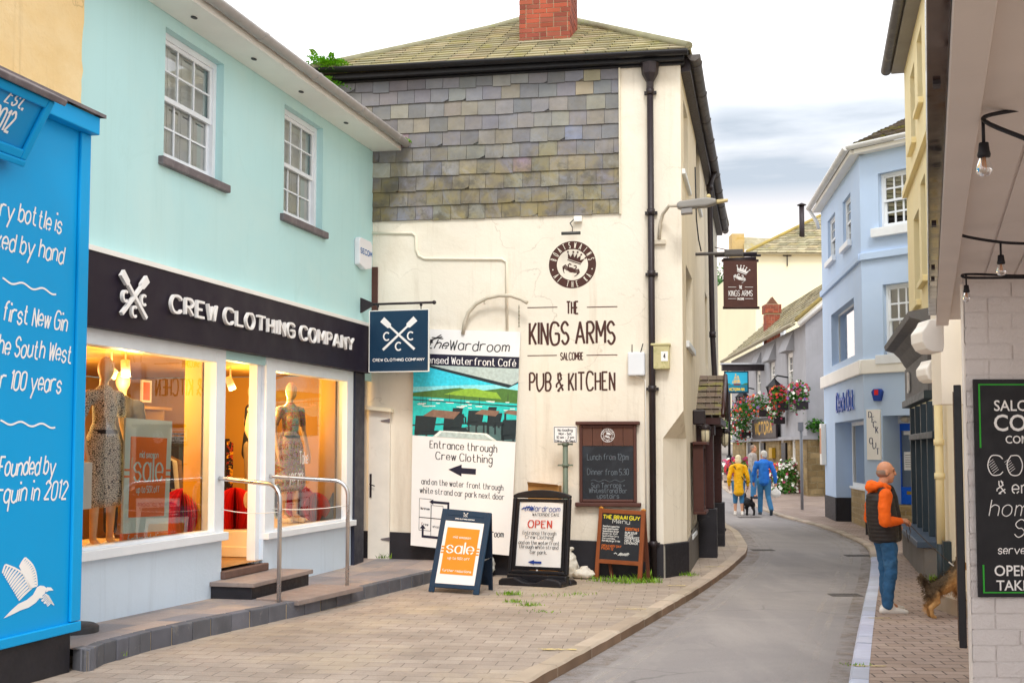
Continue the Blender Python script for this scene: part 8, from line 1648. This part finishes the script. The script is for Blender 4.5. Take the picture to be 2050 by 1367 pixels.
# ---------------------------------------------------------------- people
mSKIN = M('c98d6c', .5, .06, 6, .05, 60, name='skin'); mSKIN2 = M('d6a284', .5, .06, 6, .05, 60, name='fair_skin'); mDENIM = M('2f5d86', .85, .25, 7, .25, 30, stains=(('5f8fb5', 4, .52, .72, .55), ('1f3f60', 3, .6, .75, .5)), name='blue_denim')
mORC = M('f0650a', .8, .06, 5, .15, 30, name='orange_fleece'); mVEST = M('2a2524', .6, .15, 5, .2, 25, name='black_quilted_nylon'); mSHOE = M('e4dfd8', .5, .06, 5, .05, 40, name='white_trainer'); mSOLE = M('cdc6b8', .6, .05, 5, 0, 1); mHAIRG = M('8c7566', .8, .25, 20, .3, 80, name='cropped_grey_hair')
class Pose:
    def __init__(s, O, ang, k): s.O, s.k = V(O), k; s.f = V((math.cos(ang), math.sin(ang), 0)); s.l = V((-math.sin(ang), math.cos(ang), 0)); s.Z = V((0, 0, 1))
    def __call__(s, f, l, z): return s.O + s.f * (f * s.k) + s.l * (l * s.k) + s.Z * (z * s.k)
    def rot(s): return Matrix((s.f, s.l, s.Z)).transposed()
def head(b, P, hf, hl, hz, k, yaw=0):
    """skull, jaw, nose, brow, chin, ears around the head centre"""
    r = P.rot() @ Matrix.Rotation(yaw, 3, 'Z'); c = P(hf, hl, hz)
    def q(f, l, z): return c + r @ V((f * k, l * k, z * k))
    b.ell(q(-.012, 0, .03), (.098 * k, .078 * k, .098 * k), r); b.ell(q(.022, 0, -.04), (.068 * k, .058 * k, .088 * k), r); b.chain([(q(.05, 0, -.10), .030 * k), (q(.062, 0, -.098), .022 * k)])
    b.chain([(q(.086, 0, .025), .012 * k), (q(.108, 0, -.022), .015 * k)]); b.chain([(q(.078, -.035, .04), .012 * k), (q(.088, 0, .042), .013 * k), (q(.078, .035, .04), .012 * k)]); b.chain([(q(.082, -.018, -.062), .011 * k), (q(.086, .018, -.062), .011 * k)])
    for sg in (-1, 1): b.ell(q(-.01, .078 * sg, -.005), (.022 * k, .010 * k, .034 * k), r)
    return q
def hand(b, W, E, k, curl, palm_dir, spread=1.0):
    """palm and five bent fingers continuing from forearm E->W; palm_dir = side the fingers curl to"""
    d = (W - E).normalized(); pd = V(palm_dir); pd = (pd - d * pd.dot(d)).normalized(); s = d.cross(pd); b.chain([(W, .027 * k), (W + d * .05 * k, .034 * k), (W + d * .085 * k, .030 * k)])
    for i, (off, L) in enumerate(((-.030, .85), (-.010, 1.0), (.011, .95), (.031, .75))):
        p = W + d * .085 * k + s * off * k * spread; a = 0; pts = [(p, .0115 * k)]
        for j in range(3): a += curl * (.6 + .25 * j); p = p + (d * math.cos(a) + pd * math.sin(a)) * (.030 * L * k); pts.append((p, (.0108 - .001 * j) * k))
        b.chain(pts)
    t = W + d * .03 * k - s * .032 * k; b.chain([(t, .014 * k), (t + (d * .6 - s * .55 + pd * .5) * .04 * k, .0125 * k), (t + (d * 1.0 - s * .35 + pd * .9) * .06 * k, .010 * k)])
def shoe(P, A, toe_dir, k, mat, o, sole=True, heel_up=0):
    b = Body(); d = V(toe_dir).normalized(); A = V(A); h = A - P.Z * (.055 * k); b.chain([(h - d * .05 * k, .042 * k), (h + d * .06 * k, .044 * k), (h + d * .15 * k - P.Z * (.012 * k), .036 * k), (h + d * .19 * k - P.Z * (.016 * k), .03 * k)]); b.chain([(A - d * .01 * k, .05 * k), (A + d * .03 * k - P.Z * .02 * k, .048 * k)]); b.done('shoe', mat, o, .010, 3)
# --- man with the dog (faces right, waits at the doorway)
G = onz(1772, 1224, .0); man = thing('person', 'balding man in an orange hoodie, black quilted gilet and jeans holding a dog lead', 'person', G); k = .985; P = Pose(G, R(8), k)
HC = (.045, 0, 1.615); sh = {-1: P(-.055, -.19, 1.36), 1: P(-.02, .19, 1.36)}; el = {-1: P(-.10, -.255, 1.055), 1: P(-.05, .26, 1.06)}; wr_ = {-1: P(.135, -.16, 1.055), 1: P(.15, .12, 1.02)}
hipc = {-1: P(-.0, -.09, .88), 1: P(.01, .09, .88)}; kn = {-1: P(.035, -.10, .47), 1: P(.06, .10, .47)}; an = {-1: P(-.015, -.10, .085), 1: P(.085, .12, .085)}
b = Body(); q = head(b, P, *HC, k, R(-12)); b.chain([(P(.015, 0, 1.53), .055 * k), (P(-.02, 0, 1.42), .06 * k)]); b.chain([(P(-.03, 0, 1.40), .08), (P(-.02, 0, 1.2), .12), (P(0, 0, .95), .11)]); b.chain([(sh[-1], .05), (sh[1], .05)])
for sg in (-1, 1):
    b.chain([(sh[sg], .045), (el[sg], .038), (wr_[sg], .027)]); hand(b, wr_[sg], el[sg], k, .62, P.f * .3 - P.Z * 1.0 if sg < 0 else -P.Z); b.chain([(hipc[sg], .075), (kn[sg], .05), (an[sg], .035)]); b.chain([(an[sg], .035), (an[sg] + P.f * .1 - P.Z * .04, .028)])
b.done('body', mSKIN, man, .0075, 3)
hb = Body(); r = P.rot() @ Matrix.Rotation(R(-12), 3, 'Z')
hb.ell(q(-.030, 0, -.004), (.086, .0835, .064), r)
hb.done('hair', mHAIRG, man, .007, 2, disp=(.02, .003))
mb = MB(M('2a211c', .5, 0, 1, 0, 1)); 
for sg in (-1, 1): mb.ell(q(.082, .030 * sg, .014), (.006, .010, .006), 8, 6, r); mb.ell(q(.084, .032 * sg, .038), (.006, .017, .004), 8, 5, r)
mb.build('eyes', man)
b = Body()   # orange hoodie: sleeves, chest strip, hood
for sg in (-1, 1): b.chain([(sh[sg], .075), (sh[sg].lerp(el[sg], .5) - P.f * .012, .072), (el[sg], .066), (el[sg].lerp(wr_[sg], .6), .052), (wr_[sg] - (wr_[sg] - el[sg]).normalized() * .01, .041)])
b.chain([(P(.07, 0, 1.36), .07), (P(.12, 0, 1.15), .07), (P(.135, 0, .90), .06)]); b.chain([(P(-.02, 0, 1.40), .10), (P(-.01, 0, 1.25), .12)])
for t in range(9): a = math.pi * (.25 + 1.5 * t / 8); b.ell(P(-.045 + .088 * math.cos(a) * 1.1, .095 * math.sin(a), 1.455 + .028 * -math.cos(a)), (.05, .05, .042))
b.chain([(P(-.12, -.06, 1.455), .055), (P(-.155, 0, 1.44), .06), (P(-.12, .06, 1.455), .055)]); b.done('hoodie', mORC, man, .011, 4, disp=(.07, .026))
b = Body()   # quilted gilet in puffed rolls
for i in range(12):
    z = .84 + i * .0451; t = i / 11; rf = .165 + .012 * math.sin(t * 3.1); cf = .005 - .045 * t
    b.ell(P(cf, 0, z), (rf * (1 - .10 * t ** 2) + .004, .212 - (.035 if i == 11 else 0), .058))
b.chain([(P(-.06, -.13, 1.39), .055), (P(-.05, -.08, 1.42), .05)]); b.chain([(P(-.03, .13, 1.39), .055), (P(-.03, .08, 1.42), .05)])
for sg in (-1, 1): b.chain([(P(.045, .07 * sg, 1.46), .024), (P(.085, .055 * sg, 1.43), .028), (P(.11, .07 * sg, 1.33), .035), (P(.14, .08 * sg, 1.1), .04), (P(.15, .08 * sg, .85), .035)])
b.done('gilet', mVEST, man, .011, 3)
b = Body(); b.chain([(P(-.02, -.05, .90), .125), (P(-.02, .05, .90), .125)]); 
for sg in (-1, 1): b.chain([(hipc[sg], .105), (hipc[sg].lerp(kn[sg], .5) + P.f * .01, .088), (kn[sg], .072), (kn[sg].lerp(an[sg], .5) - P.f * .01, .069), (an[sg] + P.Z * .05, .062), (an[sg] + P.Z * .01, .064)])
b.done('jeans', mDENIM, man, .011, 4, disp=(.08, .034))
for sg in (-1, 1): shoe(P, an[sg], P.f + P.l * .15 * sg, 1.08, mSHOE, man)
# --- terrier pulling towards the doorway
D0 = onz(1868, 1236, .0); dg = thing('dog', 'small tan and black terrier straining on the lead at the doorway', 'dog', D0); P2 = Pose(D0, R(14), 1.0)
def coat_mat():
    t = NT('terrier_coat'); s = t.sep(); k1 = t.math('SUBTRACT', t.math('MULTIPLY', s[2], 2.2), t.math('MULTIPLY', s[0], 2.0)); n1 = t.math('MULTIPLY', t.noise(9, 4), .5); f = t.ramp(t.math('ADD', t.math('ADD', k1, n1), -.15), [(.52, 0.0), (.74, 1.0)])
    c = t.mix(f, t.mix(t.noise(40, 4), lin('b47a3c'), lin('e0b880')), t.mix(t.noise(50, 4), lin('332a22'), lin('77624a'))); return t.bsdf(c, .85, 0, .2, t.noise(120, 4), .6, .01)
mCOAT = coat_mat(); b = Body()
b.chain([(P2(-.0, 0, .30), .082), (P2(.10, 0, .33), .085), (P2(.22, 0, .38), .098), (P2(.28, 0, .42), .09)]); b.chain([(P2(.27, 0, .44), .07), (P2(.33, 0, .53), .062)]); b.ell(P2(.36, 0, .56), (.075, .06, .06)); b.chain([(P2(.39, 0, .55), .04), (P2(.46, 0, .54), .028)])
for sg in (-1, 1):
    b.chain([(P2(.36 - .02, .04 * sg, .60), .02), (P2(.345, .055 * sg, .655), .008)])
    b.chain([(P2(.0 + .02 * sg, .055 * sg, .27), .062), (P2(.03 + .02 * sg, .06 * sg, .185), .042), (P2(-.045 + .02 * sg, .06 * sg, .115), .026), (P2(-.03 + .02 * sg, .06 * sg, .03), .02), (P2(.0 + .02 * sg, .06 * sg, .015), .022)])
    b.chain([(P2(.27, .06 * sg, .36), .05), (P2(.33 + .02 * sg, .06 * sg, .27), .032), (P2(.36 + .03 * sg, .06 * sg, .21), .022), (P2(.385 + .03 * sg, .06 * sg, .195), .022)])
b.chain([(P2(-.07, 0, .345), .035), (P2(-.105, 0, .41), .03), (P2(-.14, 0, .475), .02)]); b.done('body', mCOAT, dg, .009, 2, disp=(.03, .018))
mb = MB(mCOAT)
for k_ in range(4200):
    t = rnd.random(); a = rnd.uniform(0, 6.28); cxy = [(-.03, .30, .09), (.08, .325, .092), (.2, .37, .105), (.29, .43, .095), (.33, .53, .07), (-.045, .11, .03), (-.02, .2, .055), (-.105, .41, .034), (.34, .27, .04)]
    f0, z0, rr = rnd.choice(cxy); f0 += rnd.uniform(-.05, .05); d = V((rnd.uniform(-.2, .2), math.cos(a), math.sin(a))); p = P2(f0, d.y * rr * .93, z0 + d.z * rr * .93 + rnd.uniform(-.03, .03)); out = (P2.l * d.y + P2.Z * d.z - P2.f * .6 - P2.Z * .5).normalized(); s = out.cross(P2.f).normalized() * .0035; mb.face([p - s, p + s, p + out * rnd.uniform(.02, .045)])
mb.build('coat_tufts', dg)
st_ = P2(.46, 0, 0); 
mb = MB(M('b9a894', .8, .15, 4, .3, 20)); mb.box(frame_at(V((st_.x - .14, st_.y + .1, 0))), -.0, .6, -.2, .175, -.9, .22); tag(mb.build('door_step'), 'stone step at the doorway where the dog leans up', 'step')
mb = MB(M('4a4038', .6, .1, 4, 0, 1)); h0 = wr_[-1] + (wr_[-1] - el[-1]).normalized() * .09; nk = P2(.31, -.03, .52); mb.tube([h0 + P.f * .03 + P.Z * .02, h0, h0.lerp(nk, .3) - V((0, 0, .015)), h0.lerp(nk, .6) - V((0, 0, .02)), nk], .0055, 6); mb.tube([h0 + P.f * .02, h0 + P.f * .05 - P.Z * .12, h0 + P.f * .02 - P.Z * .24, h0 - P.f * .0 - P.Z * .1], .006, 6); mb.m(M('c9c4bc', .3, .1, 3, 0, 1)); mb.tube([h0.lerp(nk, .82) - V((0, 0, .012)), nk], .008, 6); tag(mb.build('dog_lead'), 'thin lead from the hand of the balding man to the terrier', 'dog lead')
# --- walkers going up the street
def walker(label, pos, ang, H, arms, legs, top, top_mat, leg_mat, hair_mat, skin, shoe_mat, bare_calf=False, coat_len=.95, hair_long=False, yaw=0, headoff=0, hood=False, collar=False):
    k = H / 1.75; P = Pose(pos, ang, k); o = thing('person', label, 'person', pos); b = Body(); q = head(b, P, .03, headoff, 1.635, k, yaw); b.chain([(P(.01, 0, 1.53), .055 * k), (P(-.01, 0, 1.43), .06 * k)]); b.chain([(P(-.01, 0, 1.4), .09 * k), (P(0, 0, 1.2), .115 * k), (P(0, 0, .98), .11 * k)]); S = {s: P(-.01, .185 * s, 1.40) for s in (-1, 1)}; b.chain([(S[-1], .05 * k), (S[1], .05 * k)]); J = Body(); T = Body()
    for s in (-1, 1):
        e, w = P(*arms[s][0]), P(*arms[s][1]); b.chain([(S[s], .045 * k), (e, .037 * k), (w, .027 * k)]); hand(b, w, e, k, .35, P.l * (-s) + P.f * .3); J.chain([(S[s], .075 * k), (e, .063 * k), (e.lerp(w, .92), .048 * k)])
        kn_, an_, td = P(*legs[s][0]), P(*legs[s][1]), legs[s][2]; hp = P(0, .09 * s, .92); b.chain([(hp, .08 * k), (kn_, .052 * k), (kn_.lerp(an_, .35), .052 * k), (an_, .036 * k)]); dv = P.f * td[0] + P.l * td[1] + P.Z * td[2]; b.chain([(an_, .036 * k), (an_ + dv * .1 * k, .03 * k)])
        end = kn_.lerp(an_, .28) if bare_calf else an_ + P.Z * .01; T.chain([(hp, .115 * k), (hp.lerp(kn_, .55), .09 * k), (kn_, .074 * k), (end, .066 * k)]); shoe(P, an_, dv, k, shoe_mat, o)
    b.done('body', skin, o, .012, 3); T.chain([(P(0, -.05, .95), .125 * k), (P(0, .05, .95), .125 * k)]); T.done('trousers', leg_mat, o, .014, 3, disp=(.08, .015))
    n = 13
    for i in range(n + 1): t = i / n; z = 1.40 - (1.40 - coat_len) * t; wd = .185 + (.06 * t if coat_len < .9 else -.01 * math.sin(t * 3)); J.ell(P(-.005, 0, z), (.135 * k + .02 * t * k, wd * k, .12 * k))
    J.chain([(P(0, -.1, 1.43), .065 * k), (P(0, .1, 1.43), .065 * k)])
    if hood:
        for t in range(7): a = math.pi * (.35 + 1.3 * t / 6); J.ell(P(-.06 + .06 * math.cos(a), .10 * math.sin(a), 1.45), (.05 * k, .05 * k, .05 * k))
        J.ell(P(-.13, 0, 1.39), (.04 * k, .09 * k, .07 * k))
    if collar: J.chain([(P(-.03, -.06, 1.48), .05 * k), (P(-.05, 0, 1.48), .05 * k), (P(-.03, .06, 1.48), .05 * k)])
    J.done(top, top_mat, o, .013, 4, disp=(.10, .035)); hb = Body(); r = P.rot() @ Matrix.Rotation(yaw, 3, 'Z')
    hb.ell(q(-.022, 0, .04), (.099 * k, .087 * k, .093 * k), r)
    if hair_long: hb.ell(q(-.05, 0, -.05), (.075 * k, .092 * k, .12 * k), r)
    else: hb.ell(q(-.045, 0, -.01), (.068 * k, .08 * k, .08 * k), r)
    hb.done('hair', hair_mat, o, .011, 3, disp=(.03, .01)); return o, P
mYC = M('f0b400', .6, .08, 5, .2, 25, name='yellow_raincoat'); mBFL = M('2a78d8', .85, .06, 4, .2, 40, name='blue_fleece'); mGRYT = M('a39c96', .85, .08, 4, .1, 30, name='grey_jumper'); mBLOND = M('e0d2ac', .6, .12, 14, .2, 50, name='pale_blond_hair'); mWHAIR = M('d0ccc4', .6, .12, 14, .2, 50, name='white_hair')
DN_ = M('3d79a8', .85, .15, 5, .15, 30, name='light_denim'); AW = R(82)
g1 = hit(1479, 1031); wo, Pw = walker('woman in a mustard yellow raincoat and cropped jeans walking away', g1, AW, 1.68, {-1: ((-.04, -.27, 1.10), (.06, -.27, .86)), 1: ((-.05, .27, 1.10), (.04, .27, .86))}, {-1: ((.03, -.09, .5), (-.02, -.10, .085), (1, 0, 0)), 1: ((.05, .09, .5), (.05, .10, .085), (1, 0, 0))}, 'raincoat', mYC, DN_, mBLOND, mSKIN2, mSHOE, True, .68, True, hood=True)
mb = MB(mBLACK); mb.tube([Pw(-.13, .13, 1.42), Pw(-.175, 0, 1.25), Pw(-.175, -.16, 1.02), Pw(-.08, -.25, .92)], .012, 6); mb.build('bag_strap', wo)
g2 = hit(1530, 1030); bo2, Pb = walker('white haired man in a bright blue fleece and jeans walking away', g2, AW, 1.80, {-1: ((-.06, -.29, 1.12), (-.02, -.31, .87)), 1: ((.06, .27, 1.12), (.12, .27, .90))}, {-1: ((-.02, -.11, .5), (-.30, -.17, .16), (.55, 0, -.8)), 1: ((.10, .09, .5), (.12, .10, .085), (1, .1, 0))}, 'fleece', mBFL, DN_, mWHAIR, mSKIN, M('3a4a58', .7), False, .90, False, yaw=R(35), collar=True)
g3 = hit(1508, 997, .05); walker('man in a grey jumper and jeans facing the couple on the pavement', g3, R(-35), 1.72, {-1: ((.02, -.26, 1.10), (.1, -.24, .88)), 1: ((-.02, .26, 1.10), (.08, .24, .88))}, {-1: ((.04, -.1, .5), (.02, -.1, .085), (1, 0, 0)), 1: ((.02, .1, .5), (-.02, .1, .085), (1, .1, 0))}, 'jumper', mGRYT, DN_, M('8a7a6c', .8, .2, 10, .2, 40), mSKIN, M('232a38', .7), False, .92, False)
# carrier bag
hq = Pb(-.02, -.32, .80); b = Body(); b.ell(hq - V((0, 0, .22)), (.15, .08, .12)); b.chain([(hq - V((0, 0, .03)), .02), (hq - V((0, 0, .14)), .07)]); o = b.done('carrier_bag', mWHITE, None, .012, 3, hq - V((0, 0, .34)), disp=(.06, .02)); tag(o, 'white carrier bag in the right hand of the man in the blue fleece', 'carrier bag')
# black dog seen from behind
g4 = hit(1497, 1030); d2 = thing('dog', 'curly black dog walking between the woman and the man in blue', 'dog', g4); P3 = Pose(g4, R(100), .95); b = Body(); b.chain([(P3(-.2, 0, .36), .10), (P3(.0, 0, .38), .11), (P3(.22, 0, .40), .115)]); b.chain([(P3(.26, 0, .44), .08), (P3(.34, 0, .54), .07)]); b.ell(P3(.4, .02, .57), (.09, .075, .075)); b.chain([(P3(.45, .02, .56), .05), (P3(.53, .03, .54), .035)])
for sg in (-1, 1):
    b.chain([(P3(.38, .075 * sg, .60), .03), (P3(.38, .09 * sg, .50), .025)]); b.chain([(P3(-.2, .08 * sg, .32), .075), (P3(-.17 + .05 * sg, .085 * sg, .22), .05), (P3(-.24 + .06 * sg, .085 * sg, .13), .032), (P3(-.23 + .06 * sg, .085 * sg, .03), .03), (P3(-.20 + .06 * sg, .085 * sg, .02), .032)]); b.chain([(P3(.22, .08 * sg, .34), .06), (P3(.2 - .05 * sg, .08 * sg, .18), .036), (P3(.23 - .05 * sg, .08 * sg, .02), .032)])
b.chain([(P3(-.28, 0, .42), .035), (P3(-.33, 0, .48), .03), (P3(-.32, 0, .54), .025)]); b.done('body', M('18161a', .8, .3, 20, .6, 40, name='black_curly_coat'), d2, .012, 2, disp=(.035, .03))
mb = MB(mBLACK); mb.tube([P3(.28, 0, .52), Pw(.1, -.27, .80)], .008, 5); tag(mb.build('dog_lead'), 'dark lead from the hand of the woman in yellow to the black dog', 'dog lead')
